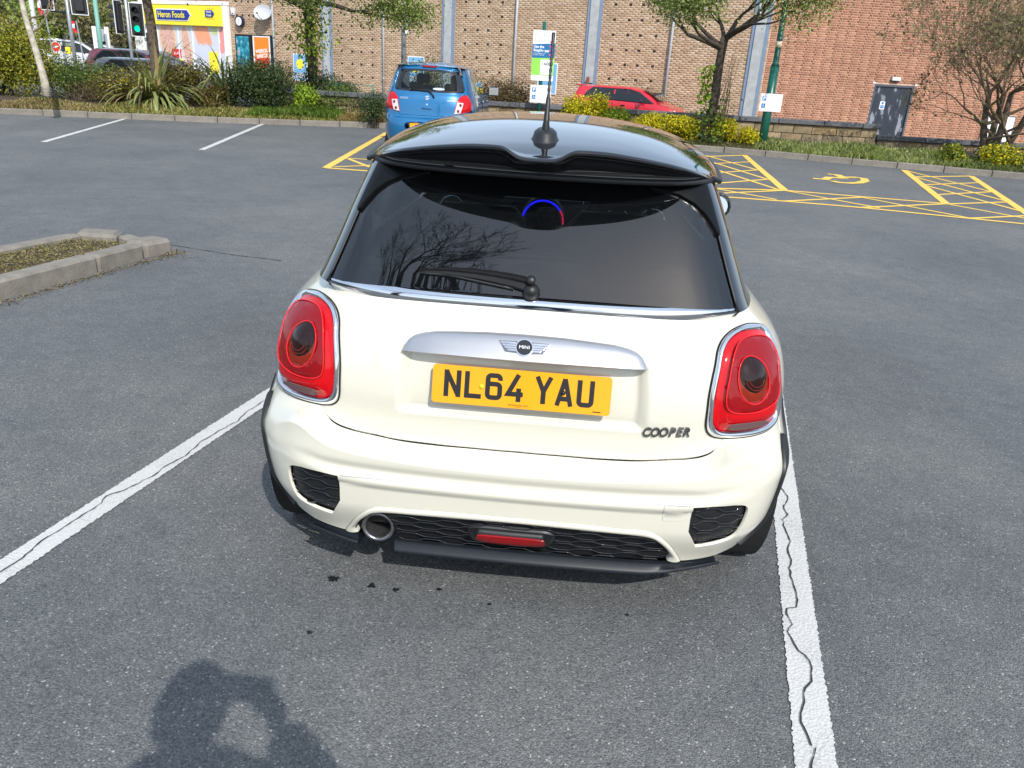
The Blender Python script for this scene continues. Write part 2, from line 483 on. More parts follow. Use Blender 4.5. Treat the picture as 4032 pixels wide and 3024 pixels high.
def body(a,z):
    x,y=base(a,z); e=.003
    x1,y1=base(a+e,z); x0,y0=base(a-e,z)
    tx,ty=x1-x0,y1-y0; l=math.hypot(tx,ty) or 1
    nx,ny=ty/l,-tx/l     # outward
    d=0
    A=abs(a); zs=zseam(a); u=zs-z
    fs=1-sm(.62,.80,A)
    if u>-.02:
        H=spl(HB,min(A,1.4))
        soft=.022+.10*(1-fs)
        d+=H*sm(-.004,soft,u)
        # groove and ridge under the shelf
        fb=1-sm(.45,.74,A)
        zr=z-(zs-.533)*.35
        d-=fb*.008*math.exp(-((zr-.478)/.017)**2)
        d+=fb*.007*math.exp(-((zr-.444)/.015)**2)
        d-=fb*.006*sm(.432,.418,zr) if False else fb*.006*(1-sm(.418,.432,zr))
        d-=.030*(1-sm(.22,.36,z))
    # plate recess
    fx=1-sm(.328,.366,A); fz=sm(.638,.664,z)*(1-sm(.835,.845,z))
    d-=.027*fx*fz
    return (x+nx*d,y+ny*d,z)
TG=plan_table(9,.64,1.0)
RG=[(.97,.122),(1.0,.140),(1.1,.198),(1.2,.261),(1.3,.330),(1.36,.376)]
WG=[(.97,.697),(1.0,.682),(1.1,.642),(1.2,.605),(1.3,.566),(1.36,.54)]
def green(a,z):
    xh,rc=plan(TG,a); w=spl(WG,z); r=spl(RG,z)
    ex=max(0,abs(a)-TG[-1][0])
    return (xh*w, r+(YC-r)*rc+ex, z)

RW=[(.41,.535),(.5,.56),(.8,.595),(1.2,.618),(1.7,.612),(2.1,.57)]
RT=[(.41,1.358),(.6,1.400),(.9,1.440),(1.2,1.459),(1.5,1.462),(1.9,1.446),(2.1,1.430)]
RE=[(.41,1.325),(.8,1.335),(1.2,1.34),(1.7,1.34),(2.1,1.335)]
def roofpt(t,y):
    w=spl(RW,y); zt=spl(RT,y); ze=spl(RE,y)
    return (w*t, y, ze+(zt-ze)*max(0,1-abs(t)**2.25)**(1/1.75))

# ------------------------------------------------------------------ ground
def gz(y):
    if y > 19.6: return .08
    z = max(0.0, min((y - 4.0) * 0.0235, 0.35))
    return z if y < 19.2 else z + (.08 - z) * (y - 19.2) / .4
def hgt(x, y):      # the street climbs a little at the left
    return gz(y) + .62 * sm(20.5, 27, y) * (1 - sm(-13, -7.5, x))
gv = []; gf = []
ys = [-90, -20, -8, 4, 8, 12, 16, 18.894, 19.2, 19.6, 20.5, 22, 23.5, 25, 27, 30, 45, 80, 160, 320]
xs = [-260, -60, -25, -16, -13, -11.5, -10, -8.8, -7.5, -5, 0, 5, 12, 25, 60, 260]
for y in ys:
    for x in xs: gv.append((x, y, hgt(x, y)))
nx = len(xs)
for j in range(len(ys) - 1):
    for i in range(nx - 1):
        a = j * nx + i; gf.append((a, a + 1, a + nx + 1, a + nx))
car_park = link("car_park_ground", raw_mesh("car_park_ground", gv, gf, M_asphalt))
tag(car_park, kind='structure')

rnd = random.Random(7)
def strip(name, a, b, w, m, dz=0.004, jitter=0.0, seg=0.5, parent=car_park):
    """painted line on the ground from a to b"""
    a = Vector((a[0], a[1])); b = Vector((b[0], b[1]))
    d = b - a; n = Vector((-d.y, d.x)).normalized()
    k = max(1, int(d.length / seg)); V = []; F = []
    for i in range(k + 1):
        p = a + d * (i / k)
        for s in (1, -1):
            q = p + n * s * (w / 2 + rnd.uniform(-jitter, jitter))
            V.append((q.x, q.y, gz(q.y) + dz))
    for i in range(k): F.append((2*i, 2*i+1, 2*i+3, 2*i+2))
    return link(name, raw_mesh(name, V, F, m), parent)
# bay lines beside the white car
strip("bay_line", (0.517, -2.2), (1.62, 3.55), .106, M_white_line, jitter=.0034, seg=.007)
strip("bay_line", (-1.985, -1.9), (-0.98, 3.6), .108, M_white_line, jitter=.0034, seg=.007)
# far bays
strip("bay_line", (-8.766, 10.797), (-10.081, 15.913), .10, M_white_line, jitter=.004, seg=.1)
strip("bay_line", (-6.193, 11.140), (-7.150, 16.419), .10, M_white_line, jitter=.004, seg=.1)
def crack(pts, w, dz=0.008):
    V = []; F = []
    P = []
    for i in range(len(pts) - 1):           # wander between the traced points
        a = Vector(pts[i][:2]); b = Vector(pts[i+1][:2]); k = max(1, int((b - a).length / .02))
        for j in range(k):
            q = a.lerp(b, j / k)
            P.append(q + Vector((rnd.uniform(-.004, .004), rnd.uniform(-.004, .004))) * (0 if j == 0 else 1))
    P.append(Vector(pts[-1][:2]))
    for i, p in enumerate(P):
        t = (P[min(i+1, len(P)-1)] - P[max(i-1, 0)]).normalized(); n = Vector((-t.y, t.x))
        ww = w * rnd.uniform(.35, 1.2)
        for s in (1, -1): q = p + n * s * ww / 2; V.append((q.x, q.y, gz(q.y) + dz))
    for i in range(len(P) - 1): F.append((2*i, 2*i+1, 2*i+3, 2*i+2))
    return link("crack", raw_mesh("crack", V, F, M_crack), car_park)
crack([(1.109, 1.001), (1.122, 0.906), (1.080, 0.798), (1.084, 0.751), (1.051, 0.706), (1.044, 0.615), (1.042, 0.543), (1.015, 0.470), (1.014, 0.418), (0.991, 0.363), (0.982, 0.265), (0.975, 0.196), (0.958, 0.134), (0.924, 0.123), (0.916, 0.095), (0.921, 0.040), (0.896, 0.002), (0.902, -0.049), (0.908, -0.085), (0.930, -0.127), (0.920, -0.179), (0.912, -0.214), (0.884, -0.246), (0.868, -0.299), (0.845, -0.347), (0.837, -0.377), (0.843, -0.425), (0.843, -0.459)], .0052)
crack([(0.853, -0.464), (0.840, -0.492), (0.826, -0.519), (0.815, -0.552)], .006)
crack([(-1.359, 1.431), (-1.388, 1.267), (-1.383, 1.174), (-1.418, 1.073), (-1.455, 0.918), (-1.456, 0.790), (-1.496, 0.668), (-1.499, 0.598), (-1.546, 0.475), (-1.589, 0.421), (-1.577, 0.370), (-1.607, 0.217), (-1.630, 0.122), (-1.633, -0.019), (-1.648, -0.086)], .0055)
crack([(-3.488, 4.647), (-3.225, 4.568), (-3.020, 4.507), (-2.756, 4.435), (-2.545, 4.411), (-2.344, 4.372)], .012, .0045)
def stain(c, r, seed):
    q = random.Random(seed); V = [(c[0], c[1], gz(c[1]) + .0045)]; n = 26
    for k in range(n):
        a = 2 * math.pi * k / n; rr = r * q.uniform(.45, 1.25)
        V.append((c[0] + rr * math.cos(a), c[1] + rr * .8 * math.sin(a), gz(c[1]) + .0045))
    return link("oil_spot", raw_mesh("oil_spot", V, [(0, 1 + k, 1 + (k + 1) % n) for k in range(n)], M_oil), car_park)
for i, (c, r) in enumerate((((-0.585, 0.053), .022), ((-0.452, 0.036), .016), ((-0.371, 0.025), .013), ((-0.230, 0.050), .010), ((-0.056, 0.000), .009), ((-0.580, -0.217), .012), ((0.390, 0.013), .008))): stain(c, r, i + 3)

# yellow hatching of the disabled bays
for a, b, w in (
    ((3.550, 10.978), (5.987, 10.698), .10), ((1.949, 10.556), (3.556, 10.981), .10), ((1.858, 9.850), (3.296, 9.799), .10), ((3.296, 9.799), (4.331, 9.690), .10), ((4.331, 9.690), (6.503, 9.188), .10),
    ((3.551, 10.960), (4.634, 9.766), .075), ((3.211, 9.764), (4.714, 10.770), .075), ((4.714, 10.770), (5.761, 9.377), .075), ((4.360, 9.701), (5.978, 10.678), .075), ((5.985, 10.681), (6.747, 9.653), .075), ((5.732, 9.366), (6.964, 10.065), .075), ((2.259, 10.790), (3.181, 9.909), .075), ((2.139, 9.989), (3.551, 10.960), .075),
    ((3.953, 16.316), (3.556, 10.981), .13), ((2.653, 15.180), (3.953, 16.316), .10),
    ((2.848, 16.195), (3.674, 13.543), .075), ((2.459, 13.739), (3.813, 14.978), .075), ((2.804, 14.943), (3.570, 12.220), .075), ((2.257, 12.234), (3.698, 13.608), .075), ((2.571, 14.055), (3.456, 11.011), .075), ((2.072, 10.857), (3.585, 12.271), .075),
    ((7.101, 15.340), (5.987, 10.698), .13), ((8.331, 15.020), (6.863, 9.873), .13), ((6.861, 14.168), (8.354, 15.031), .10),
    ((7.110, 15.316), (7.590, 12.590), .075), ((6.545, 12.960), (7.946, 13.884), .075), ((6.866, 14.096), (7.292, 11.383), .075), ((6.238, 11.691), (7.622, 12.624), .075), ((6.568, 12.862), (7.013, 10.257), .075), ((5.970, 10.659), (7.303, 11.405), .075),
    ((-3.696, 10.025), (-4.162, 16.141), .13), ((-3.696, 10.025), (-2.754, 9.983), .10), ((-3.700, 11.320), (-3.073, 11.333), .075), ((-3.696, 11.264), (-2.739, 9.915), .075), ((-3.614, 10.197), (-2.952, 10.821), .075)):
    strip("hatch_line", a, b, w, M_yellow_line, dz=.004 + rnd.random() * .0012, jitter=.003, seg=.12)
def pstroke(pts, w, z):
    V = []; F = []; P = [Vector(p[:2]) for p in pts]
    for i, p in enumerate(P):
        t = (P[min(i+1, len(P)-1)] - P[max(i-1, 0)]).normalized(); n = Vector((-t.y, t.x))
        for s in (1, -1): q = p + n * s * w / 2; V.append((q.x, q.y, gz(q.y) + z))
    return V, [(2*i, 2*i+1, 2*i+3, 2*i+2) for i in range(len(P) - 1)]
mb = MB()
mb.add(*pstroke([(4.518, 12.835), (4.722, 12.796), (4.910, 13.166), (5.152, 13.165)], .16, .0045))
mb.add(*pstroke([(5.034, 13.669), (5.203, 13.653), (5.180, 13.132)], .17, .0057))
mb.add(*pstroke([(4.799, 12.629), (4.885, 12.450), (5.060, 12.466), (5.276, 12.611), (5.503, 12.963), (5.594, 13.332), (5.476, 13.418), (5.272, 13.343)], .15, .0068))
mb.build("wheelchair_symbol", M_yellow_line, car_park)

# ------------------------------------------------------------------ far kerb, stone by stone
KP = [(-19.5, 12.9), (-16, 13.85), (-12.4, 14.77), (-8.48, 15.75), (-4.48, 17.15), (-0.5, 17.35), (3.5, 16.62), (5.8, 15.95), (9.41, 15.04), (12.5, 14.2), (16, 13.2)]
kerb = link("kerb", raw_mesh("kerb", [(p[0], p[1] + .10, gz(p[1]) - .02) for p in KP] + [(p[0], p[1] + .22, gz(p[1]) - .02) for p in KP], [(i, i+1, i+1+len(KP), i+len(KP)) for i in range(len(KP)-1)], M_soil))
tag(kerb, kind='structure')
mb = MB(); mb.bbox((0, 0, 0), (.902, .145, .30), .014)
kst = None
def walk(P, step):
    out = []; pos = 0
    for i in range(len(P) - 1):
        a = Vector(P[i]); b = Vector(P[i+1]); L = (b - a).length
        while pos < L:
            out.append((a.lerp(b, pos / L), (b - a).normalized())); pos += step
        pos -= L
    return out
for p, t in walk(KP, .912):
    c = p + t * .455 + Vector((-t.y, t.x)) * .075
    if kst is None: kst = mb.build("kerb_stone", M_concrete, kerb); o = kst
    else:
        o = kst.copy(); COL.objects.link(o)
    o.location = (c.x, c.y, gz(c.y) - .03 + rnd.uniform(-.006, .006))
    o.rotation_euler = (rnd.uniform(-.02, .02), -math.atan2(gz(c.y + t.y * .45) - gz(c.y - t.y * .45), .9), math.atan2(t.y, t.x) + rnd.uniform(-.008, .008))

# planting bed behind the kerb
def kern(x):
    for i in range(len(KP) - 1):
        if KP[i][0] <= x <= KP[i+1][0]:
            t = (x - KP[i][0]) / (KP[i+1][0] - KP[i][0]); return KP[i][1] + t * (KP[i+1][1] - KP[i][1])
    return KP[0][1] if x < KP[0][0] else KP[-1][1]
def bedz(x, y):
    k = kern(x); d = y - k
    return gz(k) + .095 + .20 * min(1, max(0, d - .1) / 1.1) + .03 * math.sin(x * 2.1 + y * 3.3) * min(1, max(0, d - .1))
V = []; F = []; nb = 14; xs_ = [(-19.4 + i * .5) for i in range(70)]
for x in xs_:
    k = kern(x)
    back = 20.6 if x < -6 else 18.9 + .057 * x
    for j in range(nb): 
        y = k + .14 + (max(back, k + 1.2) - k - .14) * (j / (nb - 1)) ** 1.4
        V.append((x, y, bedz(x, y) if j < nb - 1 else .05))
for i in range(len(xs_) - 1):
    for j in range(nb - 1):
        a = i * nb + j; F.append((a, a + nb, a + nb + 1, a + 1))
bed = link("planting_bed", raw_mesh("planting_bed", V, F, M_soil, True)); tag(bed, kind='structure')

# kerbed island at the left
isl = link("traffic_island", raw_mesh("traffic_island", [(-3.62, 4.0, .085), (-3.75, 2.4, .085), (-3.95, .6, .085), (-5.2, .6, .085), (-4.9, 2.2, .085), (-4.35, 3.6, .085), (-4.1, 4.25, .085), (-3.75, 4.3, .085)], [tuple(range(8))[::-1]], M_soil))
tag(isl, kind='structure')
def kstone(c, s, rz, tilt=0.0, b=.018, rx=0.0):
    mb = MB(); mb.bbox((0, 0, 0), s, b)
    o = mb.build("kerb_stone", M_concrete, isl); o.location = c; o.rotation_euler = (rx, tilt, rz)
    return o
P = [Vector((-3.425, 4.13)), Vector((-3.52, 3.62)), Vector((-3.70, 2.68)), Vector((-3.87, 1.77)), Vector((-4.04, .86))]
for i in range(4):
    a, b = P[i], P[i+1]; t = (b - a).normalized(); n = Vector((t.y, -t.x)) * -1
    c = (a + b) / 2 + Vector((-abs(n.x), 0)) * .075
    kstone((c.x, c.y, .01), ((b - a).length - .008, .15, .24), math.atan2(t.y, t.x))
P = [Vector((-4.20, 4.33)), Vector((-4.42, 3.55)), Vector((-4.68, 2.68)), Vector((-4.95, 1.8)), Vector((-5.2, .9))]
for i in range(4):
    a, b = P[i], P[i+1]; t = (b - a).normalized(); c = (a + b) / 2 + Vector((.06, 0))
    kstone((c.x, c.y, .01), ((b - a).length - .012, .13, .24), math.atan2(t.y, t.x))
kstone((-3.50, 4.33, .005), (.30, .24, .245), R(72), 0.02, .03)
kstone((-3.68, 4.42, .0), (.30, .13, .22), R(152), -.03, .02)
kstone((-4.02, 4.46, .012), (.34, .22, .25), R(12), .04, .03, .03)

# ------------------------------------------------------------------ brick buildings
M_tan=island_mat("tan_brick",[(.34,.22,.135),(.41,.27,.17),(.46,.315,.20),(.50,.355,.235),(.56,.42,.30),(.43,.285,.175),(.48,.335,.215)])
M_red=island_mat("red_brick",[(.30,.125,.075),(.37,.165,.100),(.42,.20,.125),(.46,.235,.150),(.34,.145,.088),(.44,.215,.135),(.26,.105,.068)])
M_red_o=island_mat("red_brick_single",[(.30,.125,.075),(.37,.165,.100),(.42,.20,.125),(.46,.235,.150),(.34,.145,.088),(.44,.215,.135),(.26,.105,.068)],rnd='object')
M_tan_o=island_mat("tan_brick_single",[(.34,.22,.135),(.41,.27,.17),(.46,.315,.20),(.50,.355,.235),(.56,.42,.30),(.43,.285,.175),(.48,.335,.215)],rnd='object')
M_mortar=mat("mortar",(.56,.45,.34),.95,noise=(3,.2),bump=(80,.4,.003))
M_mortar_red=mat("mortar_red",(.58,.40,.28),.95,noise=(3,.2),bump=(80,.4,.003))
M_hole=mat("hole_shade",(.02,.015,.012),.95)
M_pil=mat("grey_concrete_pilaster",(.40,.42,.42),.85,noise=(4,.2),bump=(40,.4,.004))
M_pilblue=mat("blue_grey_flashing",(.22,.30,.42),.45,.2,noise=(5,.12))
M_pipe=mat("grey_downpipe",(.42,.45,.48),.4,noise=(6,.12))
M_roofing=mat("grey_roof_fascia",(.34,.36,.37),.6,noise=(3,.1))

def brick_quads(rects, depth=.05, bev=.0025):
    """rects: list of (x0,x1,z0,z1); faces look along -y"""
    n=len(rects); A=np.array(rects,dtype=np.float32)
    rg=np.random.RandomState(5); yo=rg.uniform(-.0015,.0015,n).astype(np.float32)
    V=np.zeros((n,8,3),np.float32)
    x0,x1,z0,z1=A.T
    for k,(xx,zz) in enumerate(((x0,z0),(x1,z0),(x1,z1),(x0,z1))):
        V[:,k,0]=xx+(bev if k in(0,3) else -bev); V[:,k,2]=zz+(bev if k<2 else -bev); V[:,k,1]=yo-.000
        V[:,4+k,0]=xx; V[:,4+k,2]=zz; V[:,4+k,1]=.0065
    base=np.arange(n)[:,None,None]*8
    F=np.array([[0,1,2,3],[1,0,4,5],[2,1,5,6],[3,2,6,7],[0,3,7,4]],np.int32)[None]+base
    return V.reshape(-1,3),F.reshape(-1,4)

def bond(x0,x1,z0,z1,kind,skip):
    """brick rectangles; skip(xa,xb,za,zb) -> True leaves the brick out"""
    out=[]; c=.075; row=0; z=z0
    while z<z1-.02:
        x=x0
        if kind=='flemish':
            seq=[.215,.1025]; i=row%2; x-= (.0 if i==0 else .055)
        else:
            seq=[.215]; i=0; x-=(0 if row%2==0 else .1125)
        while x<x1:
            w=seq[i%len(seq)]; i+=1
            a=max(x,x0); b=min(x+w,x1)
            if b-a>.03:
                if not skip(a,b,z,z+.065): out.append((a,b,z,z+.065))
            x+=w+.010
        z+=c; row+=1
    return out

def wall_bricks(parent,rects,m,msingle,near,nsingle=300,mhead=None,mhsingle=None):
    """the bricks nearest the point near are objects, the rest one stuff part"""
    rects=sorted(rects,key=lambda r_:(r_[0]-near[0])**2+(r_[2]-near[1])**2)
    rest=rects[nsingle:]
    for grp,mm in (([q for q in rest if q[1]-q[0]>.12],m),([q for q in rest if q[1]-q[0]<=.12],mhead or m)):
        if not grp: continue
        V,F=brick_quads(grp)
        o=link("brickwork",np_mesh("brickwork",V,F,mm),parent); tag(o,kind='stuff')
    cache={}
    for r_ in rects[:nsingle]:
        w=round(r_[1]-r_[0],3)
        if w not in cache:
            v,f=brick_quads([(-w/2,w/2,-.0325,.0325)])
            cache[w]=np_mesh("brick",v,f,(mhsingle or msingle) if w<.12 else msingle)
        o=link("brick",cache[w],parent); o.location=((r_[0]+r_[1])/2,rnd.uniform(-.003,.003),(r_[2]+r_[3])/2)

ZB=.05; ZT=7.0
CX_,CY_=6.707,28.380
# --- tan brick hall; x runs along the wall, 0 at its right end, the wall goes left
tan=empty("brick_hall",(CX_,CY_,0),"long pale tan brick building with grey pilasters and rows of dark holes","building",R(-21.71))
PIL=(-19.57,-13.16,-6.64,-.34)
holes=[]
for px in PIL[:3]:
    for dx in (.80,1.39,1.89,2.50):
        for k in range(9):
            z=1.25+.525*k
            if px<-19 and k>7: continue
            holes.append((px+dx,z))
for dx in (-24.95,-24.60,-24.2,-23.9,-23.45): 
    for z in (3.71,4.25,4.78): holes.append((dx,z))
def tskip(a,b,z0,z1):
    for (hx,hz) in holes:
        if abs((z0+z1)/2-hz)<.04 and a<hx+.065 and b>hx-.065: return True
    return False
rects=[]
tr=bond(-25.42,-.0,ZB,ZT,'stretcher',lambda *a:False)
for (a,b,z0,z1) in tr:
    cut=[(a,b)]
    for (hx,hz) in holes:
        if abs((z0+z1)/2-hz)<.0375:
            nc=[]
            for (p,q) in cut:
                if q<=hx-.065 or p>=hx+.065: nc.append((p,q)); continue
                if hx-.065-p>.03: nc.append((p,hx-.065))
                if q-hx-.065>.03: nc.append((hx+.065,q))
            cut=nc
    rects+=[(p,q,z0,z1) for p,q in cut]
wall_bricks(tan,rects,M_tan,M_tan_o,(-3,2.6))
mb=MB(); mb.box(-25.42,.0,.004,.35,ZB-.3,ZT+.05); mb.build("wall",M_mortar,tan)
for (hx,hz) in holes:
    mb=MB(); zc=ZB+.0325+.075*round((hz-ZB-.0325)/.075); mb.box(hx-.058,hx+.058,.001,.003,zc-.040,zc+.040); mb.build("hole_shade_plate",M_hole,tan)  # flat dark plate, the shade of a deep hole put into its colour
for px in PIL:
    o=None
    mb=MB(); mb.box(px-.17,px+.17,-.10,.03,ZB-.2,ZT); o=mb.build("pilaster",M_pil,tan)
    for s in (-1,1):
        mb=MB(); mb.box(px+s*.235-.058,px+s*.235+.058,-.055,.03,ZB-.2,ZT); mb.build("flashing",M_pilblue,o)
for px in (-22.65,-16.40,-9.95,-3.50):
    mb=MB(); mb.tube([(px,-.10,ZB-.1),(px,-.10,ZT)],.048,10); o=mb.build("downpipe",M_pipe,tan,True)
    for z in (1.3,3.1,4.9):
        mb=MB(); mb.lathe([(.060,-.03),(.060,.03)],(px,-.10,z),n=10); mb.build("bracket",M_pipe,o)
mb=MB(); mb.box(-25.6,.1,-.28,.5,ZT,ZT+.42); mb.build("roof_fascia",M_roofing,tan)
mb=MB(); mb.box(-25.42,.1,.35,9,ZT-.6,ZT+.3); mb.build("roof",M_roofing,tan)

# --- red brick block
red=empty("red_brick_block",(CX_,CY_,0),"red brick building with a grey metal door at the right","building",R(3.29))
def rskip(a,b,z0,z1):
    if z0<2.17 and b>4.03 and a<5.47: return True      # door opening
    if z0<1.36 and b>8.22 and a<9.4: return True
    return False
rr=[]
for (a,b,z0,z1) in bond(.02,13.5,ZB,ZT,'flemish',lambda *a:False):
    for (oa,ob,ot) in ((4.03,5.47,2.17),(8.22,9.4,1.36)):
        if z0<ot and b>oa and a<ob:
            if a<oa-.03: rr.append((a,oa,z0,z1))
            if b>ob+.03: rr.append((ob,b,z0,z1))
            break
    else: rr.append((a,b,z0,z1))
HD=[(.20,.078,.048),(.27,.11,.066),(.33,.145,.088),(.24,.092,.056)]
wall_bricks(red,rr,M_red,M_red_o,(5.0,2.4),300,island_mat('red_header_brick',HD),island_mat('red_header_single',HD,rnd='object'))
mb=MB()
mb.box(.0,4.03,.004,.35,ZB-.3,ZT); mb.box(4.03,5.47,.004,.35,2.17,ZT); mb.box(5.47,8.22,.004,.35,ZB-.3,ZT); mb.box(8.22,9.4,.004,.35,1.36,ZT); mb.box(9.4,13.5,.004,.35,ZB-.3,ZT)
mb.build("wall",M_mortar_red,red)
mb=MB(); mb.box(-.1,13.6,-.25,.5,ZT,ZT+.42); mb.build("roof_fascia",M_roofing,red)
mb=MB(); mb.box(0,13.5,.35,9,ZT-.6,ZT+.3); mb.build("roof",M_roofing,red)
# grey metal door
def door_mat():
    m=mat("dark_blue_grey_door",(.022,.030,.045),.38)
    nt=m.node_tree; b=nt.nodes['Principled BSDF']; tc=nt.nodes.new('ShaderNodeTexCoord')
    mp=nt.nodes.new('ShaderNodeMapping'); mp.inputs['Scale'].default_value=(3.0,1,1.1); mp.inputs['Location'].default_value=(2.3,0,.6)
    n=nt.nodes.new('ShaderNodeTexNoise'); n.inputs['Scale'].default_value=1.3; n.inputs['Detail'].default_value=7; n.inputs['Roughness'].default_value=.62
    nt.links.new(tc.outputs['Object'],mp.inputs[0]); nt.links.new(mp.outputs[0],n.inputs['Vector'])
    r=ramp_node(nt,[(.45,(.020,.028,.042)),(.555,(.030,.040,.058)),(.59,(.22,.24,.28)),(.8,(.30,.32,.36))])
    nt.links.new(n.outputs['Fac'],r.inputs[0]); nt.links.new(r.outputs[0],b.inputs['Base Color'])
    return m
mb=MB(); mb.box(4.09,5.41,.06,.10,ZB-.1,2.10); dr=mb.build("door",door_mat(),red)
mb=MB(); mb.box(4.03,4.09,.0,.12,ZB-.1,2.17); mb.box(5.41,5.47,.0,.12,ZB-.1,2.17); mb.box(4.09,5.41,.0,.12,2.10,2.17); mb.build("door_frame",mat("dark_frame_paint",(.07,.085,.11),.5,noise=(8,.3)),red)
for hx in (4.13,5.37):
    for z in (.75,1.95):
        mb=MB(); mb.box(hx-.045,hx+.045,.045,.058,z-.012,z+.012); mb.build("hinge",M_black_plastic,dr)
o=None
mb=MB(); mb.box(8.24,8.40,-.03,.12,ZB-.1,1.36); mb.build("door_post",mat("lilac_grey_paint",(.42,.40,.46),.6,noise=(6,.1)),red)
mb=MB(); mb.box(8.40,9.4,.05,.10,ZB-.1,1.34); mb.build("white_door",M_white_paint,red)
def rw(s,z,out=0.0):   # point on the red wall
    c_,s_=math.cos(R(3.29)),math.sin(R(3.29)); return (CX_+s*c_+out*s_, CY_+s*s_-out*c_, z)
def tw(s,z,out=0.0):
    c_,s_=math.cos(R(-21.71)),math.sin(R(-21.71)); return (CX_+s*c_+out*s_, CY_+s*s_-out*c_, z)
RR=(math.cos(R(3.29)),math.sin(R(3.29)),0); TT=(math.cos(R(-21.71)),math.sin(R(-21.71)),0)
# sign on the door
sg=empty("door_sign",rw(4.48,1.46,-.055),"small white and blue notice stuck on the grey door","sign",R(3.29))
mb=MB(); mb.bbox((0,0,0),(.18,.008,.27),.003); mb.build("panel",M_sign_white,sg)
mb=MB(); mb.lathe([(.001,-.0055),(.045,-.0055)],(0,0,.075),'Y',16); mb.build("blue_disc",M_sign_blue,sg)
mb=MB(); mb.box(-.065,.065,-.0062,-.0045,-.10,.005); mb.build("blue_panel",M_sign_blue,sg)
text("text","FIRE DOOR\nKEEP SHUT",.021,wallM((0,-.0068,-.045),(1,0,0)),M_sign_white,sg)
text("mark","!",.07,wallM((0,-.0062,.075),(1,0,0)),M_sign_white,sg)
lt=empty("wall_light",rw(4.72,2.36,.07),"white bulkhead light above the grey door","light",R(3.29))
mb=MB(); mb.bbox((0,0,0),(.30,.13,.12),.02); mb.build("diffuser",M_sign_white,lt); mb=MB(); mb.bbox((0,.06,.0),(.33,.02,.15),.005); mb.build("base",M_black_plastic,lt)
for i,s in enumerate((4.0,5.5)):
    o=empty("lintel_stop",rw(s,2.20,.004),("small pale block in the red wall at the door's top left corner","small pale block in the red wall at the door's top right corner")[i],"block",R(3.29)); mb=MB(); mb.bbox((0,0,0),(.10,.03,.06),.006); mb.build("block",M_sign_white,o)

# --- shop
shop=empty("shop_front",(CX_,CY_,0),"shop with a bright yellow fascia sign and pictures of food in its windows","shop",R(-21.71))
M_shopbrick=M_red
SX0,SX1=-31.35,-25.50
V,F=brick_quads(bond(SX0-.1,SX1+.05,4.27,ZT,'stretcher',lambda *a:False)); o=link("brickwork",np_mesh("brickwork",V,F,M_red),shop); tag(o,kind='stuff')
mb=MB(); mb.box(SX0-.1,SX1+.05,.012,.35,4.2,ZT); mb.build("wall",M_mortar_red,shop)
mb=MB(); mb.box(SX0-.12,SX1+.09,-.12,.3,4.10,4.27); mb.build("white_board",M_white_paint,shop)
for q in ((-25.79,-25.44,-.10,.3,ZB-.2,4.10),(SX0-.10,SX0+.02,-.1,.3,ZB-.2,4.10),(SX0-.9,SX0-.1,.1,.4,ZB-.2,4.2)):
    mb=MB(); mb.box(*q); mb.build("white_pier",M_white_paint,shop)
mb=MB(); mb.box(SX0+.02,-25.79,-.22,.1,3.16,4.06); fas=mb.build("fascia",M_sign_yellow,shop)
# blue arrow badge with a white border and the shop's name
def badge(xc,zc,w,h,y,txt,size,white=.05,two=False):
    t=h*.42
    def arrow(e):
        return [(xc-w/2-e,y-e*.02,zc-h/2-e),(xc+w/2-t+e*.3,y-e*.02,zc-h/2-e),(xc+w/2+e*1.2,y-e*.02,zc),(xc+w/2-t+e*.3,y-e*.02,zc+h/2+e),(xc-w/2-e,y-e*.02,zc+h/2+e)]
    if white:
        mb=MB(); mb.poly([(p[0],y,p[2]) for p in arrow(white)],(0,-.02,0)); mb.build("badge_border",M_sign_white,fas)
    mb=MB(); mb.poly([(p[0],y-.021,p[2]) for p in arrow(0)],(0,-.02,0)); mb.build("badge",mat("badge_blue",(.010,.035,.26),.4),fas)
    text("lettering",txt,size,wallM((xc-.06*w,y-.046,zc),(1,0,0)),M_sign_yellow if not two else M_sign_white,fas,bold=.006*size*8 if False else size*.02,sx=.86)
badge(-28.92,3.61,2.28,.44,-.225,"Heron Foods",.40)
badge(-26.46,3.71,.58,.30,-.225,"Heron\nFoods",.15,0,True)
text("lettering","Top Quality",.085,wallM((-26.44,-.224,3.935),(1,0,0)),M_sign_orange,fas)
text("lettering","Lowest Prices",.085,wallM((-26.44,-.224,3.47),(1,0,0)),M_sign_orange,fas)
mb=MB(); mb.box(SX0+.02,-30.4,.02,.06,ZB,2.75); mb.build("open_doorway",mat("shop_dark_glass",(.03,.04,.035),.15),shop)
mb=MB(); mb.box(SX0+.02,-30.4,-.03,.06,2.75,3.16); mb.build("white_shutter_box",M_white_paint,shop)
M_pale=mat("window_print_pale_blue",(.60,.63,.72),.3,noise=(1.5,.06)); M_pizza=mat("window_print_salami",(.66,.40,.33),.3,noise=(9,.45)); M_crust=mat("window_print_crust",(.76,.56,.36),.3)
M_carrot=mat("window_print_carrot",(.85,.36,.20),.3,noise=(3,.12)); M_apple=mat("window_print_green",(.55,.60,.30),.3); M_tom=mat("window_print_pink",(.78,.30,.28),.3)
mb=MB(); mb.box(-30.4,-25.80,-.02,.06,ZB,3.16); wp=mb.build("window_print",M_pale,shop)
for x in (-30.4,-28.95,-27.97,-26.2):
    mb=MB(); mb.box(x-.025,x+.025,-.05,.0,ZB,3.16); mb.build("mullion",M_white_paint,shop)
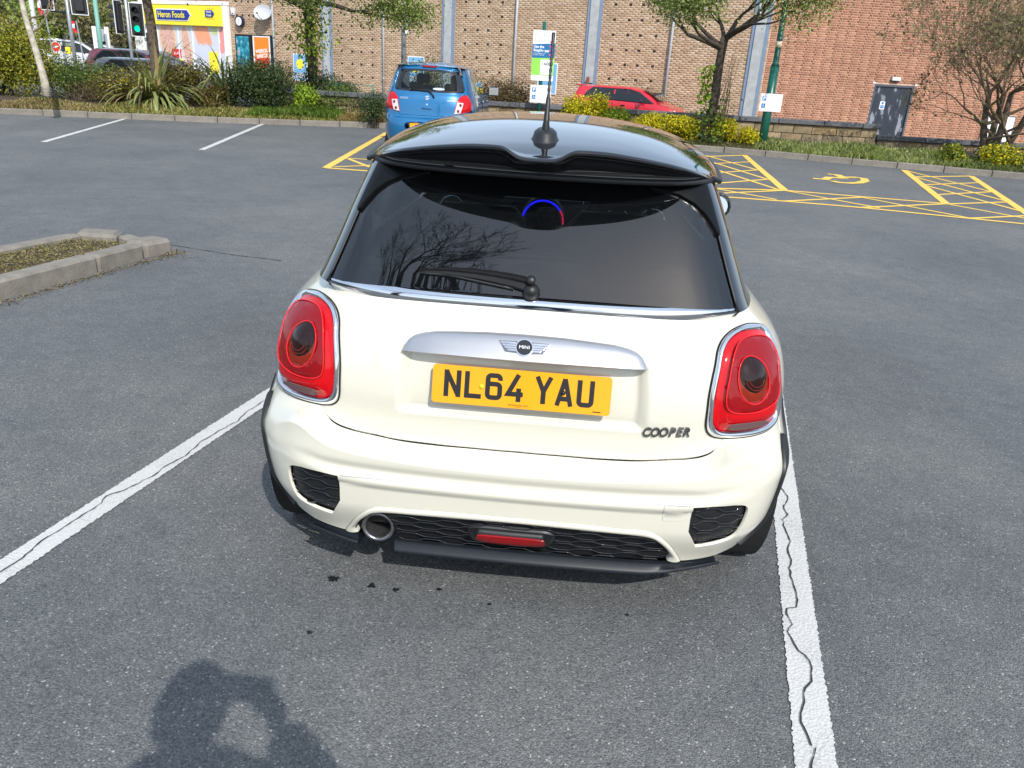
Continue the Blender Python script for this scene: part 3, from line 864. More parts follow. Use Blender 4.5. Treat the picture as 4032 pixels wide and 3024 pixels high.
def ell(xc,zc,a,b,rot,m,y,name,n=26):
    P=[]
    for k in range(n):
        t=2*math.pi*k/n; ex,ez=a*math.cos(t),b*math.sin(t); c_,s_=math.cos(rot),math.sin(rot)
        P.append((xc+ex*c_-ez*s_,y,zc+ex*s_+ez*c_))
    mb=MB(); mb.poly(P,(0,-.002,0)); return mb.build(name,m,wp)
ell(-29.72,2.55,.62,.80,.05,M_crust,-.021,"pizza_picture"); ell(-29.72,2.55,.52,.70,.05,M_pizza,-.024,"pizza_picture")
ell(-28.42,2.15,.33,1.05,.12,M_crust,-.021,"pizza_picture"); ell(-28.42,2.15,.24,.95,.12,M_pizza,-.024,"pizza_picture")
for k in range(7): ell(-27.70+.14*k,2.75+.03*math.sin(k*2),.085,.50,.32,M_carrot,-.021-.0005*k,"carrot_picture",14)
ell(-26.45,3.0,.28,.24,0,M_apple,-.021,"fruit_picture"); ell(-25.98,2.75,.17,.40,0,M_tom,-.0215,"fruit_picture"); ell(-26.05,2.2,.2,.25,0,M_tom,-.021,"fruit_picture")
mb=MB(); mb.box(-29.50,-28.85,-.032,-.02,1.62,2.05); mb.build("red_price_panel",M_sign_red,shop)
text("price","£1.49",.17,wallM((-29.17,-.034,1.84),(1,0,0)),M_sign_white,shop,bold=.004)
for q in ((-29.55,-28.8,-.032,-.02,1.48,1.60),(-26.95,-26.35,-.032,-.02,1.0,2.0)):
    mb=MB(); mb.box(*q); mb.build("yellow_price_panel",M_sign_yellow,shop)
mb=MB(); mb.box(SX0-.9,SX1,.35,9,ZT-.6,ZT+.2); mb.build("roof",M_roofing,shop)

# --- things fixed to the tan wall
o=empty("satellite_dish",tw(-23.0,3.82,.35),"pale grey satellite dish on the tan brick wall above the two adverts","satellite dish",R(-21.71))
mb=MB(); prof=[(.001,.10),(.12,.094),(.25,.07),(.36,.03),(.43,-.02),(.44,-.025),(.43,-.012),(.36,.045),(.25,.085),(.001,.115)]; mb.lathe([(a,h) for a,h in prof],(0,0,0),'Y',28); d=mb.build("reflector",mat("dish_grey",(.50,.52,.54),.5),o,True); d.rotation_euler=(R(-22),0,R(18)); d.scale=(1,1,.82)
mb=MB(); mb.tube([(0,.10,-.30),(.05,-.25,-.28),(.0,-.38,-.08)],.014,6); mb.build("arm",M_black_plastic,o); mb=MB(); mb.lathe([(.03,-.05),(.03,.05)],(0,-.38,-.06),'Y',10); mb.build("receiver",M_black_plastic,o)
mb=MB(); mb.tube([(0,.08,-.05),(.16,.14,-.34),(.30,.16,-.36)],.022,8); mb.bbox((.36,.30,-.36),(.10,.06,.26),.005); mb.build("bracket",M_galv,o)
o=empty("alarm_box",tw(-25.12,3.86,.06),"white wedge shaped alarm box high on the tan wall beside the shop","alarm box",R(-21.71))
mb=MB(); mb.add([(-.13,-.05,.15),(.13,-.05,.15),(.07,-.05,-.16),(-.07,-.05,-.16),(-.13,.05,.15),(.13,.05,.15),(.07,.05,-.16),(-.07,.05,-.16)],[(0,1,2,3),(5,4,7,6),(0,4,5,1),(1,5,6,2),(2,6,7,3),(3,7,4,0)]); mb.build("case",M_sign_white,o); mb=MB(); mb.bbox((0,-.055,-.11),(.09,.02,.06),.01); mb.build("lamp",mat("blue_lens",(.02,.10,.4),.2),o)
o=empty("round_wall_sign",tw(-24.68,3.42,.14),"round white projecting sign with a dark rim on the tan wall below the alarm","sign",R(-21.71))
mb=MB(); mb.lathe([(.001,-.05),(.19,-.05)],(0,0,0),'Y',28); mb.build("face",M_sign_white,o); mb=MB(); mb.lathe([(.19,-.055),(.245,-.055),(.245,.09),(.19,.09)],(0,0,0),'Y',28); mb.build("rim",mat("dark_navy_rim",(.02,.02,.06),.4),o); text("emblem","d",.22,wallM((0,-.052,0),(1,0,0)),M_grey_print,o)
def advert(x0,x1,z1,label,name,cols):
    w=x1-x0; o=empty(name,tw((x0+x1)/2,z1,.09),label,"advert",R(-21.71)); h=1.9
    mb=MB(); mb.box(-w/2,w/2,-.06,.07,-h,0); mb.build("case",M_black_plastic,o)
    return o,w,h
o,w,h=advert(-25.02,-24.0,2.86,"tall dark framed advert with a turquoise poster beside the shop","advert_panel",None)
def teal():
    m=mat("turquoise_poster",(.02,.22,.30),.35); nt=m.node_tree; b=nt.nodes['Principled BSDF']; tc=nt.nodes.new('ShaderNodeTexCoord'); n=nt.nodes.new('ShaderNodeTexNoise'); n.inputs['Scale'].default_value=4.5; n.inputs['Detail'].default_value=5
    nt.links.new(tc.outputs['Object'],n.inputs['Vector']); r=ramp_node(nt,[(.30,(.01,.05,.09)),(.45,(.015,.20,.29)),(.56,(.03,.32,.42)),(.63,(.35,.55,.60)),(.68,(.55,.20,.22)),(.74,(.05,.25,.3))]); nt.links.new(n.outputs['Fac'],r.inputs[0]); nt.links.new(r.outputs[0],b.inputs['Base Color']); return m
mb=MB(); mb.box(-w/2+.06,w/2-.16,-.066,-.06,-h+.06,-.09); mb.build("poster",teal(),o)
o,w,h=advert(-23.96,-22.72,2.86,"tall advert with an orange and red poster on the tan brick wall","advert_panel",None)
mb=MB(); mb.box(-w/2+.05,w/2-.12,-.064,-.058,-h+.05,-.05); mb.build("poster_border",M_sign_white,o)
mb=MB(); mb.box(-w/2+.14,w/2-.20,-.068,-.062,-1.0,-.10); mb.build("poster_top",M_sign_orange,o); mb=MB(); mb.box(-w/2+.14,w/2-.20,-.068,-.062,-h+.1,-1.0); mb.build("poster_base",mat("poster_red",(.82,.06,.02),.5),o)
text("lettering","APEROL\nSPRITZ",.22,wallM((-.03,-.070,-.82),(1,0,.12)),M_sign_white,o,bold=.008)
mb=MB(); mb.lathe([(.001,-.069),(.16,-.069)],(-.2,0,-1.35),'Y',20); mb.build("poster_disc",M_sign_orange,o)
def sunposter(s,z0,z1,w,label):
    o=empty("wall_poster",tw(s,(z0+z1)/2,.02),label,"poster",R(-21.71)); h=z1-z0
    mb=MB(); mb.box(-w/2,w/2,-.012,.012,-h/2,h/2); mb.build("board",M_sign_white,o)
    mb=MB(); mb.box(-w/2+.04,w/2-.04,-.016,-.011,-h/2+.04,h/2-.04); mb.build("blue_print",mat("poster_sky_blue",(.20,.44,.72),.5),o)
    P=[]
    for k in range(32):
        a=2*math.pi*k/32; r_=w*(.30 if k%2 else .25); P.append((r_*math.cos(a),-.017,h*.12+r_*math.sin(a)))
    mb=MB(); mb.poly(P,(0,-.002,0)); mb.build("yellow_sun",M_sign_yellow,o)
    mb=MB(); mb.box(-w*.32,w*.32,-.0185,-.0165,-h*.42,-h*.2); mb.build("print",M_grey_print,o); return o
sunposter(-21.18,.95,2.13,.82,"blue poster with a yellow sun on the tan wall behind the ivy trunk")
sunposter(-14.75,1.1,2.27,.85,"blue poster with a yellow sun on the wall behind the blue car")
sunposter(-8.46,1.1,2.28,.86,"blue poster with a yellow sun behind the parking sign post")
o=empty("red_standpipe",tw(-6.62,.08,.25),"short rusty red pipe at the foot of the pilaster behind the red car","pipe"); mb=MB(); mb.tube([(0,0,0),(0,0,1.75)],.06,10); mb.build("pipe",mat("red_oxide_paint",(.16,.03,.02),.7,noise=(12,.3)),o,True)

# --- low stone retaining wall
M_stone=island_mat("sandstone_block",[(.22,.165,.095),(.27,.205,.12),(.31,.24,.145),(.25,.20,.125),(.20,.165,.105),(.29,.21,.11)],noise=(7,.35),bump=(35,.8,.01),rnd='object')
M_cop=mat("dark_coping_stone",(.105,.110,.118),.85,noise=(6,.3),bump=(40,.5,.006),var=.14)
M_grime=mat("stone_joint",(.10,.085,.06),.95,noise=(10,.4))
def heading(r_,d_):  # r_ along the wall, d_ ahead of the viewpoint
    c_,s_=math.cos(R(3.29)),math.sin(R(3.29)); return (.091+r_*c_-d_*s_, -2.05+r_*s_+d_*c_)
w0=heading(0,20.2)
rw_=empty("retaining_wall",(w0[0],w0[1],0),"low sandstone block wall with a dark grey coping along the verge","wall",R(3.29))
def stones(parent,x0,x1,z0,z1,cop):
    n=max(1,round((z1-z0)/.215)); h=(z1-z0)/n
    for j in range(n):
        x=x0-(.0 if j%2 else .24)
        while x<x1-.05:
            L=rnd.uniform(.46,.68); a=max(x,x0); b=min(x+L,x1)
            if b-a>.08:
                mb=MB(); mb.bbox((0,0,0),(b-a-.012,.20,h-.012),.008); o=mb.build("stone",M_stone,parent); o.location=((a+b)/2,.10+rnd.uniform(-.008,.008),z0+h*(j+.5))
            x+=L
    mb=MB(); mb.box(x0+.02,x1-.02,.03,.19,z0-.35,z1-.004); mb.build("joints",M_grime,parent)
    x=x0-.05
    while x<x1:
        L=rnd.uniform(.85,1.25); b=min(x+L,x1+.05)
        mb=MB(); mb.bbox((0,0,0),(b-x-.010,.34,.115),.014); o=mb.build("coping_stone",M_cop,parent); o.location=((x+b)/2,.10,z1+.0585+rnd.uniform(-.004,.004))
        x=b
stones(rw_,-6.2,8.66,.30,.945,True)
rl=empty("low_retaining_wall",(w0[0],w0[1],0),"lower darker stretch of stone wall in front of the grey door","wall",R(3.29))
stones(rl,8.70,13.2,.27,.70,True)

# ------------------------------------------------------------------ curved panels cut from a body surface
def resample(P, step, smooth=True):
    """closed outline -> points about step apart, optionally rounded through the given points"""
    n=len(P); out=[]
    for i in range(n):
        p0,p1,p2,p3=[Vector(P[(i+k-1)%n]) for k in range(4)]
        k=max(1,int((p2-p1).length/step+.5))
        for j in range(k):
            t=j/k
            if smooth:
                # centripetal-ish Catmull-Rom
                q=0.5*((2*p1)+(p2-p0)*t+(2*p0-5*p1+4*p2-p3)*t*t+(3*p1-p0-3*p2+p3)*t**3)
            else: q=p1.lerp(p2,t)
            out.append((q.x,q.y))
    return out

def inside(P, X, Y):
    P=np.array(P); r=np.zeros(X.shape,bool); n=len(P); j=n-1
    for i in range(n):
        xi,yi=P[i]; xj,yj=P[j]
        if yi!=yj:
            c=((yi>Y)!=(yj>Y))&(X<(xj-xi)*(Y-yi)/(yj-yi)+xi); r^=c
        j=i
    return r

def bdist(loops, X, Y):
    d=np.full(X.shape,1e9)
    for P in loops:
        P=np.array(P); Q=np.roll(P,-1,0)
        for a,b in zip(P,Q):
            ab=b-a; L=ab@ab+1e-12
            t=np.clip(((X-a[0])*ab[0]+(Y-a[1])*ab[1])/L,0,1)
            d=np.minimum(d,(X-a[0]-t*ab[0])**2+(Y-a[1]-t*ab[1])**2)
    return np.sqrt(d)

def snormal(fn,a,z,e=.0015):
    p=Vector(fn(a+e,z))-Vector(fn(a-e,z)); q=Vector(fn(a,z+e))-Vector(fn(a,z-e))
    n=p.cross(q)
    return n.normalized() if n.length>1e-12 else Vector((0,-1,0))

def panel(name, fn, outer, mat, parent, step=.02, holes=(), off=0.0, lip=.012, smooth_o=False, smooth_h=True, bstep=None, rows=None, xform=None, flip=False, extra=None):
    """cut the outline (given in surface coordinates) out of surface fn and give its rim a turned-in lip.
    off: number or function (a, z, distance to rim) -> how far the panel stands out"""
    bstep=bstep or step
    loops=[resample(outer,bstep,smooth_o)]+[resample(h,bstep,smooth_h) for h in holes]
    A=[p[0] for p in loops[0]]; Z=[p[1] for p in loops[0]]
    ga=np.arange(min(A)+step*.5,max(A),step)
    gzv=np.array(rows) if rows is not None else np.arange(min(Z)+step*.5,max(Z),step)
    X,Y=np.meshgrid(ga,gzv); X=X.ravel(); Y=Y.ravel()
    m=inside(loops[0],X,Y)
    for h in loops[1:]: m&=~inside(h,X,Y)
    X=X[m];Y=Y[m]
    if extra is not None:       # finer points in a steep part, in place of the grid there
        EX,EY,keep=extra; k=keep(X,Y); X=X[k];Y=Y[k]
        k=inside(loops[0],EX,EY); d=bdist(loops,EX,EY); k&=d>.0011; X=np.concatenate([X,EX[k]]);Y=np.concatenate([Y,EY[k]])
        nx_=int(k.sum())
    else: nx_=0
    if len(X)-nx_>0:
        XE,YE=X[len(X)-nx_:],Y[len(X)-nx_:]; X=X[:len(X)-nx_];Y=Y[:len(Y)-nx_]
        d=bdist(loops,X,Y); k=d>bstep*.45; X=np.concatenate([X[k],XE]);Y=np.concatenate([Y[k],YE])
    pts=[];edges=[]
    for lp in loops:
        s=len(pts); pts+=[Vector(p) for p in lp]; edges+=[(s+i,s+(i+1)%len(lp)) for i in range(len(lp))]
    nb_=len(pts); pts+=[Vector((x,y)) for x,y in zip(X,Y)]
    vs,es,fs,ov,oe,of=delaunay_2d_cdt(pts,edges,[],0,1e-7)
    C=np.array([[(vs[f[0]][k]+vs[f[1]][k]+vs[f[2]][k])/3 for k in (0,1)] for f in fs])
    ok=inside(loops[0],C[:,0],C[:,1])
    for h in loops[1:]: ok&=~inside(h,C[:,0],C[:,1])
    F=[tuple(f) for f,o in zip(fs,ok) if o]
    VA=np.array([[v[0],v[1]] for v in vs])
    D=bdist(loops,VA[:,0],VA[:,1]) if callable(off) else None
    V=[];N=[]
    sgn=-1 if flip else 1
    if callable(off):
        e=.002
        DD_=[bdist(loops,VA[:,0]+e*dx,VA[:,1]+e*dz) for dx,dz in ((1,0),(-1,0),(0,1),(0,-1))]
    for i,(a,z) in enumerate(VA):
        p=Vector(fn(a,z))
        if callable(off):
            e1=.0015
            ta=(Vector(fn(a+e1,z))-Vector(fn(a-e1,z)))/(2*e1); tz=(Vector(fn(a,z+e1))-Vector(fn(a,z-e1)))/(2*e1)
            n=ta.cross(tz).normalized()*sgn
            p=p+n*off(a,z,D[i])
            if i>=nb_:
                dx=(off(a+e,z,DD_[0][i])-off(a-e,z,DD_[1][i]))/(2*e); dz=(off(a,z+e,DD_[2][i])-off(a,z-e,DD_[3][i]))/(2*e)
            else:
                dx=(off(a+e,z,DD_[0][i])-off(a-e,z,DD_[1][i]))/(2*e)*0; dz=0
            n=((ta+n*dx).cross(tz+n*dz)).normalized()*sgn
        else:
            n=snormal(fn,a,z)*sgn; p=p+n*off
        V.append(p);N.append(n)
    if lip:
        cnt={}
        for f in F:
            for k in range(3):
                e=(f[k],f[(k+1)%3]); cnt[tuple(sorted(e))]=cnt.get(tuple(sorted(e)),[])+[e]
        be=[v[0] for v in cnt.values() if len(v)==1]
        mp={}
        ed={}
        for a,b in be: ed.setdefault(a,[]).append(V[b]-V[a]); ed.setdefault(b,[]).append(V[b]-V[a])
        for a in ed:
            t=Vector((0,0,0))
            for q in ed[a]: t+=q
            side=t.cross(N[a]); side=side.normalized() if side.length>1e-9 else N[a]
            i0=len(V); V.append(V[a]); N.append((side*.8+N[a]*.6).normalized()); V.append(V[a]-N[a]*lip); N.append(side); mp[a]=(i0,i0+1)
        for a,b in be: F.append((mp[b][0],mp[a][0],mp[a][1],mp[b][1]))
    if flip: F=[f[::-1] for f in F]
    if xform is not None:
        V=[xform@v for v in V]; r3=xform.to_3x3(); N=[(r3@n).normalized() for n in N]
    me=raw_mesh(name,V,F,mat,True)
    me.normals_split_custom_set_from_vertices([tuple(n) for n in N])
    return link(name,me,parent)

def surfloft(name,rowsP,mat,parent,smooth=True,closed=False,flip=False):
    """skin a list of equal-length point rows"""
    n=len(rowsP[0]); V=[p for r_ in rowsP for p in r_]; F=[]
    for i in range(len(rowsP)-1):
        for k in range(n if closed else n-1):
            l=(k+1)%n; f=(i*n+k,i*n+l,(i+1)*n+l,(i+1)*n+k); F.append(f[::-1] if flip else f)
    return link(name,raw_mesh(name,V,F,mat,smooth),parent)

def smooth_open(P, step=.006):
    out=[]; n=len(P)
    for i in range(n-1):
        p0,p1,p2,p3=[Vector(P[max(0,min(n-1,i+k))]) for k in (-1,0,1,2)]
        k=max(1,int((p2-p1).length/step+.5))
        for j in range(k):
            t=j/k; q=0.5*((2*p1)+(p2-p0)*t+(2*p0-5*p1+4*p2-p3)*t*t+(3*p1-p0-3*p2+p3)*t**3); out.append((q.x,q.y))
    out.append(tuple(P[-1])); return out
def mirror(P): return [(-a,z) for a,z in P][::-1]

# ------------------------------------------------------------------ car materials
def paint(name,col,flake=0.0,rough=.28,metal=0.0):
    m=mat(name,col,rough,metal,coat=1.0,spec=.5)
    nt=m.node_tree; b=nt.nodes['Principled BSDF']; tc=nt.nodes.new('ShaderNodeTexCoord')
    # road film: faint dulling low down and in patches
    n=nt.nodes.new('ShaderNodeTexNoise'); n.inputs['Scale'].default_value=4; n.inputs['Detail'].default_value=8
    nt.links.new(tc.outputs['Object'],n.inputs['Vector'])
    mr=nt.nodes.new('ShaderNodeMapRange'); mr.inputs['From Min'].default_value=.35; mr.inputs['From Max'].default_value=.75; mr.inputs['To Min'].default_value=.02; mr.inputs['To Max'].default_value=.09
    nt.links.new(n.outputs['Fac'],mr.inputs['Value']); nt.links.new(mr.outputs[0],b.inputs['Coat Roughness'])
    if flake:
        v=nt.nodes.new('ShaderNodeTexVoronoi'); v.inputs['Scale'].default_value=900
        nt.links.new(tc.outputs['Object'],v.inputs['Vector'])
        bp=nt.nodes.new('ShaderNodeBump'); bp.inputs['Strength'].default_value=flake; bp.inputs['Distance'].default_value=.001
        nt.links.new(v.outputs['Distance'],bp.inputs['Height']); nt.links.new(bp.outputs[0],b.inputs['Normal'])
    return m
M_pw=paint("off_white_car_paint",(.665,.645,.545))
M_gb=mat("gloss_black",(.004,.004,.005),.04,coat=1.0)
M_satin=mat("satin_black",(.004,.004,.0045),.30,spec=.22)
M_mb=mat("matt_black_trim",(.013,.0145,.017),.45,noise=(60,.15))
M_mb2=mat("dark_valance_plastic",(.009,.012,.017),.36,noise=(40,.2))
M_chrome=mat("chrome",(.80,.81,.83),.05,1.0)
M_dchrome=mat("dark_chrome",(.26,.26,.265),.18,1.0)
M_mirror=mat("mirror_silvering",(.62,.66,.66),.03,1.0)
M_silver=mat("satin_silver",(.43,.44,.47),.32,.7,coat=.2)
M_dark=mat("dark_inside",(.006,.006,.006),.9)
M_rubber=mat("tyre_rubber",(.020,.020,.021),.75,noise=(40,.3))
M_alloy=mat("alloy_grey",(.30,.30,.31),.35,.8)
def lens_mat(name,col,em=0.0,rough=.06,ribs=None):
    m=mat(name,col,rough,coat=.25,spec=.35)
    nt=m.node_tree; b=nt.nodes['Principled BSDF']
    b.inputs['Coat Tint'].default_value=(1,1,1,1)
    if ribs:
        tc=nt.nodes.new('ShaderNodeTexCoord'); w=nt.nodes.new('ShaderNodeTexWave'); w.inputs['Scale'].default_value=ribs; w.bands_direction='Z'; w.inputs['Distortion'].default_value=.3
        nt.links.new(tc.outputs['Object'],w.inputs['Vector'])
        r=ramp_node(nt,[(0,tuple(c*.72 for c in col)),(.5,col),(1,tuple(min(1,c*1.25) for c in col))]); nt.links.new(w.outputs['Fac'],r.inputs[0]); nt.links.new(r.outputs[0],b.inputs['Base Color'])
    return m
M_lred=lens_mat("red_lens",(.52,.002,.006),ribs=110)
M_lred2=lens_mat("deep_red_lens",(.24,.0015,.004),ribs=150)
M_amber=lens_mat("smoked_amber_lens",(.016,.004,.0025))
M_amber2=lens_mat("amber_lens",(.20,.016,.004))
M_lrim=lens_mat("bright_red_rim",(.72,.012,.012))
M_lgrey=lens_mat("smoked_grey_lens",(.12,.07,.07),ribs=60)
def glass(name,tint,op):
    """tinted car glass: mirror-like sheen over a dark see-through tint"""
    m=bpy.data.materials.new(name); m.use_nodes=True; nt=m.node_tree; b=nt.nodes['Principled BSDF']; out=nt.nodes['Material Output']
    b.inputs['Base Color'].default_value=(*tint,1); b.inputs['Roughness'].default_value=.01; b.inputs['Specular IOR Level'].default_value=.9; b.inputs['Coat Weight'].default_value=1; b.inputs['Coat Roughness'].default_value=.005
    t=nt.nodes.new('ShaderNodeBsdfTransparent'); t.inputs[0].default_value=(.55,.62,.62,1) if op>.5 else (.80,.86,.85,1)
    mx=nt.nodes.new('ShaderNodeMixShader'); fr=nt.nodes.new('ShaderNodeFresnel'); fr.inputs[0].default_value=1.52
    ma=nt.nodes.new('ShaderNodeMath'); ma.operation='MAXIMUM'; ma.inputs[1].default_value=op
    nt.links.new(fr.outputs[0],ma.inputs[0]); nt.links.new(ma.outputs[0],mx.inputs[0]); nt.links.new(t.outputs[0],mx.inputs[1]); nt.links.new(b.outputs[0],mx.inputs[2]); nt.links.new(mx.outputs[0],out.inputs['Surface'])
    return m
M_glass=glass("privacy_glass",(.004,.005,.006),.62)
M_glass2=glass("clear_car_glass",(.03,.035,.035),.16)

# ------------------------------------------------------------------ the white hatchback
car=empty("white_hatchback",(0,0,0),"off white three door hatchback seen from behind, yellow number plate NL64 YAU","car")
ZTOP=.969
SEAM=[(.772,ZTOP),(.762,.945),(.70,.86),(.612,.70),(.5955,.632),(.588,.610),(.571,.590),(.546,.5755),(.507,.5655),(.444,.5567),(.355,.5478),(.263,.5425),(.17,.5398),(0,.5385)]
SEAM=SEAM[:4]+smooth_open(SEAM[4:]+[(-.17,.5398)],.008)
SEAM=[q for q in SEAM if q[0]>-.001]
if SEAM[-1][0]>.002: SEAM.append((0,.5385))
else: SEAM[-1]=(0,SEAM[-1][1])
tg=SEAM+[(-a,z) for a,z in SEAM[-2::-1]]
tg=[(a*.9985,z+.0015) for a,z in tg]
tg=[(a,z) for a,z in tg]+[(-.5,ZTOP),(0,ZTOP),(.5,ZTOP)]
tailgate=panel("tailgate",body,tg[::-1],M_pw,car,step=.017,lip=.016)
# bumper
BW=[(.601,.637),(.655,.639),(.7134,.639),(.768,.643),(.825,.660),(.868,.660),(.860,.608),*smooth_open([(.825,.572),(.804,.53),(.796,.48),(.793,.40),(.787,.33),(.77,.285),(.735,.256),(.68,.240),(.62,.230),(.5575,.2226)],.012),(.5505,.2336),(.5336,.2542),(.5049,.2903),(.4697,.3262),(.4356,.3503),(.3973,.3602),(.3159,.3625),(.2341,.3658),(.1115,.3681)]
SB=[(a*1.0005,z-.0015) for a,z in SEAM[4:-1]]
right=[(0,.537)]+SB[::-1]+BW
bo=right+[(0,.3684)]+[(-a,z) for a,z in right[::-1]][:-1]
GR=[(.5205,.4575),(.575,.4610)]+smooth_open([(.635,.459),(.666,.452),(.682,.436),(.687,.4055),(.684,.3592),(.672,.325),(.634,.308),(.60,.299),(.5737,.2938)],.008)+[(.5295,.363),(.523,.41)]
rows=sorted(set(list(np.arange(.225,.48,.012))+list(np.arange(.48,.69,.0055))))
offs=[.0012,.0026,.0042,.006,.008,.010,.012,.014,.016,.018,.020,.022,.0245,.028,.032,.037]
EA,EZ=[],[]
for a in np.linspace(-.80,.80,230):
    k_=1+4.0*sm(.60,.80,abs(a))
    for o_ in offs: EA.append(a); EZ.append(zseam(a)-o_*k_)
EA=np.array(EA);EZ=np.array(EZ)
def keepg(X,Y):
    zs=np.array([zseam(a) for a in X]); kk=np.array([1+4.0*sm(.60,.80,abs(a)) for a in X]); return (np.abs(X)>.80)|(zs-Y>.040*kk)
bumper=panel("bumper",body,bo[::-1],M_pw,car,step=.010,holes=[GR,mirror(GR)],lip=.010,smooth_h=False,rows=rows,bstep=.008,extra=(EA,EZ,keepg))
# surround of the lower opening
OUT=[(.0,.3665),(.1115,.3662),(.2341,.3640),(.3159,.3607),(.3973,.3584),(.4346,.3485),(.4687,.3244),(.5035,.2890),(.5322,.2530),(.549,.2330),(.556,.2226)]
INN=[(.530,.2215),(.5132,.2212),(.5154,.2457),(.5045,.2600),(.4808,.2885),(.4525,.3140),(.4237,.3310),(.3612,.3372),(.2375,.3405),(.1137,.3435),(0,.3455)]
def full_path(H): return [(-a,z) for a,z in H[::-1]][:-1]+H
def even(P,n):
    P=[Vector(p) for p in P]; L=[0]
    for i in range(1,len(P)): L.append(L[-1]+(P[i]-P[i-1]).length)
    out=[];k=0
    for i in range(n):
        t=L[-1]*i/(n-1)
        while k<len(P)-2 and L[k+1]<t: k+=1
        f=(t-L[k])/(L[k+1]-L[k]+1e-12); out.append(P[k].lerp(P[k+1],f))
    return out
OP=even(smooth_open(full_path(OUT),.006),150); IP=even(smooth_open(full_path(INN[::-1][:-1]),.006),150)
rowsP=[]
for o_,i_ in zip(OP,IP):
    row=[]
    for t,h in ((0,-.006),(.0,.001),(.10,.005),(.35,.0075),(.65,.0065),(.92,.002),(1,-.004),(1,-.016)):
        q=o_.lerp(i_,t); row.append(tuple(Vector(body(q.x,q.y))+snormal(body,q.x,q.y)*h))
    rowsP.append(row)
surfloft("opening_surround",rowsP,M_pw,car,flip=False)
# side panels
AE=3.45
def a_at(y,z,lo=.5,hi=2.9):
    for _ in range(40):
        m=(lo+hi)/2
        if base(m,z)[1]<y: lo=m
        else: hi=m
    return lo
AXY,WR=.60,.325
arch=[]
for k in range(13):
    t=math.pi*(k/12); y=AXY-.375*math.cos(t); z=.315+.375*math.sin(t)
    arch.append((a_at(y,z),z))
sid=[(.774,ZTOP),(.764,.945),(.705,.86),(.66,.72),(.66,.672),(.72,.664),(.80,.664),(.833,.667),(.875,.665),(.869,.604),(.91,.580)]
i0=[q for q in arch]
sid2=sid+[(arch[1][0]-.02,.545)]+arch[1:-1]+[(arch[-2][0],.30),(AE,.30),(AE,ZTOP)]
for s in (1,-1):
    P=sid2 if s>0 else mirror(sid2)
    panel("side_panel",body,P[::-1] if s>0 else P[::-1],M_pw,car,step=.04,bstep=.02,lip=.015)
# black wheel arch cladding and sill
cl=[(.860,.600),(.905,.574),(arch[1][0]-.025,.538)]+arch[1:-1]+[(arch[-2][0],.30),(AE,.30),(AE,.20),(arch[-1][0]-.03,.20)]
inn=[]
for k in range(13):
    t=math.pi*(k/12); y=AXY-.335*math.cos(t); z=.315+.335*math.sin(t); inn.append((a_at(y,z),z))
cl=cl+inn[::-1][0:]+[(inn[0][0],.27),(.80,.255)]+smooth_open([(.738,.254),(.774,.285),(.791,.33),(.797,.40),(.800,.48),(.808,.53),(.828,.568)],.012)
for s in (1,-1):
    P=cl if s>0 else mirror(cl)
    panel("wheel_arch_trim",body,P[::-1],M_mb,car,step=.03,bstep=.015,lip=.02,off=.010)
# dark inner shell behind the gaps, unseen box added below to block light
rowsP=[]
for z in np.linspace(.24,.968,26):
    rowsP.append([tuple(Vector(body(a,z))-snormal(body,a,z)*.034) for a in np.linspace(-.60,.60,61)])
surfloft("inner_shell",rowsP,M_dark,car)
mb=MB(); mb.box(-.66,.66,.16,3.4,.19,.24); mb.build("underbody_box",M_dark,car)
# front end: the same plan, turned round
def front(a,z):
    x,y=base(a,z); return (x,3.90-y,z)
rowsP=[[front(a,z) for a in np.linspace(-2.0,2.0,121)] for z in np.linspace(.22,.97,14)]
nose=surfloft("nose",rowsP,M_pw,car,flip=True)
rim=[front(a,.97) for a in np.linspace(-1.95,1.95,61)]
rowsP=[rim,[(p[0]*.93,2.6+(p[1]-2.6)*.93,1.01) for p in rim],[(p[0]*.7,2.6+(p[1]-2.6)*.6,1.035) for p in rim],[(p[0]*.02,2.6+(p[1]-2.6)*.2,1.045) for p in rim]]
surfloft("bonnet",rowsP,M_pw,car)

# greenhouse
def gA(z): return .578
gl=[(-.578,.984),(.578,.984),(.578,1.10),(.578,1.335),(-.578,1.335)]
def window_mat():
    m=glass("rear_window_glass",(.004,.005,.006),.70)
    return m
rwin=panel("rear_window",green,gl,window_mat(),car,step=.035,lip=.004)
for s in (1,-1):
    P=[(.584,.984),(.98,.984),(.98,1.345),(.584,1.345)]
    P=P if s>0 else mirror(P)
    panel("rear_pillar",green,P,M_gb,car,step=.02,lip=.012,off=.006)
    P=[(.985,.984),(2.25,.984),(2.25,1.345),(.985,1.345)]
    panel("side_window",green,P if s>0 else mirror(P),M_glass,car,step=.06,lip=.004)
    mb=MB(); mb.tube([tuple(Vector(green(s*.581,z))+snormal(green,s*.581,z)*.004) for z in np.linspace(.99,1.31,12)],.0035,6); mb.build("window_seal",M_mb,car,True)
# fritted black border inside the rear window
fr=[(-.574,.987),(.574,.987),(.574,1.33),(-.574,1.33)]
frh=[(-.43,1.025),(-.30,1.012),(0,1.005),(.0,1.075),(.13,1.06),(.17,1.02),(.33,1.014),(.45,1.03),(.50,1.07),(.505,1.15),(.47,1.27),(-.47,1.27),(-.50,1.15),(-.49,1.06)]
frh=[(-.46,1.02),(-.10,1.012),(-.09,1.06),(-.05,1.085),(.05,1.085),(.10,1.05),(.13,1.018),(.42,1.018),(.49,1.05),(.505,1.15),(.47,1.25),(-.47,1.25),(-.505,1.15),(-.50,1.06)]
panel("window_border",green,fr,M_gb,car,step=.05,holes=[frh],off=-.006,lip=0)
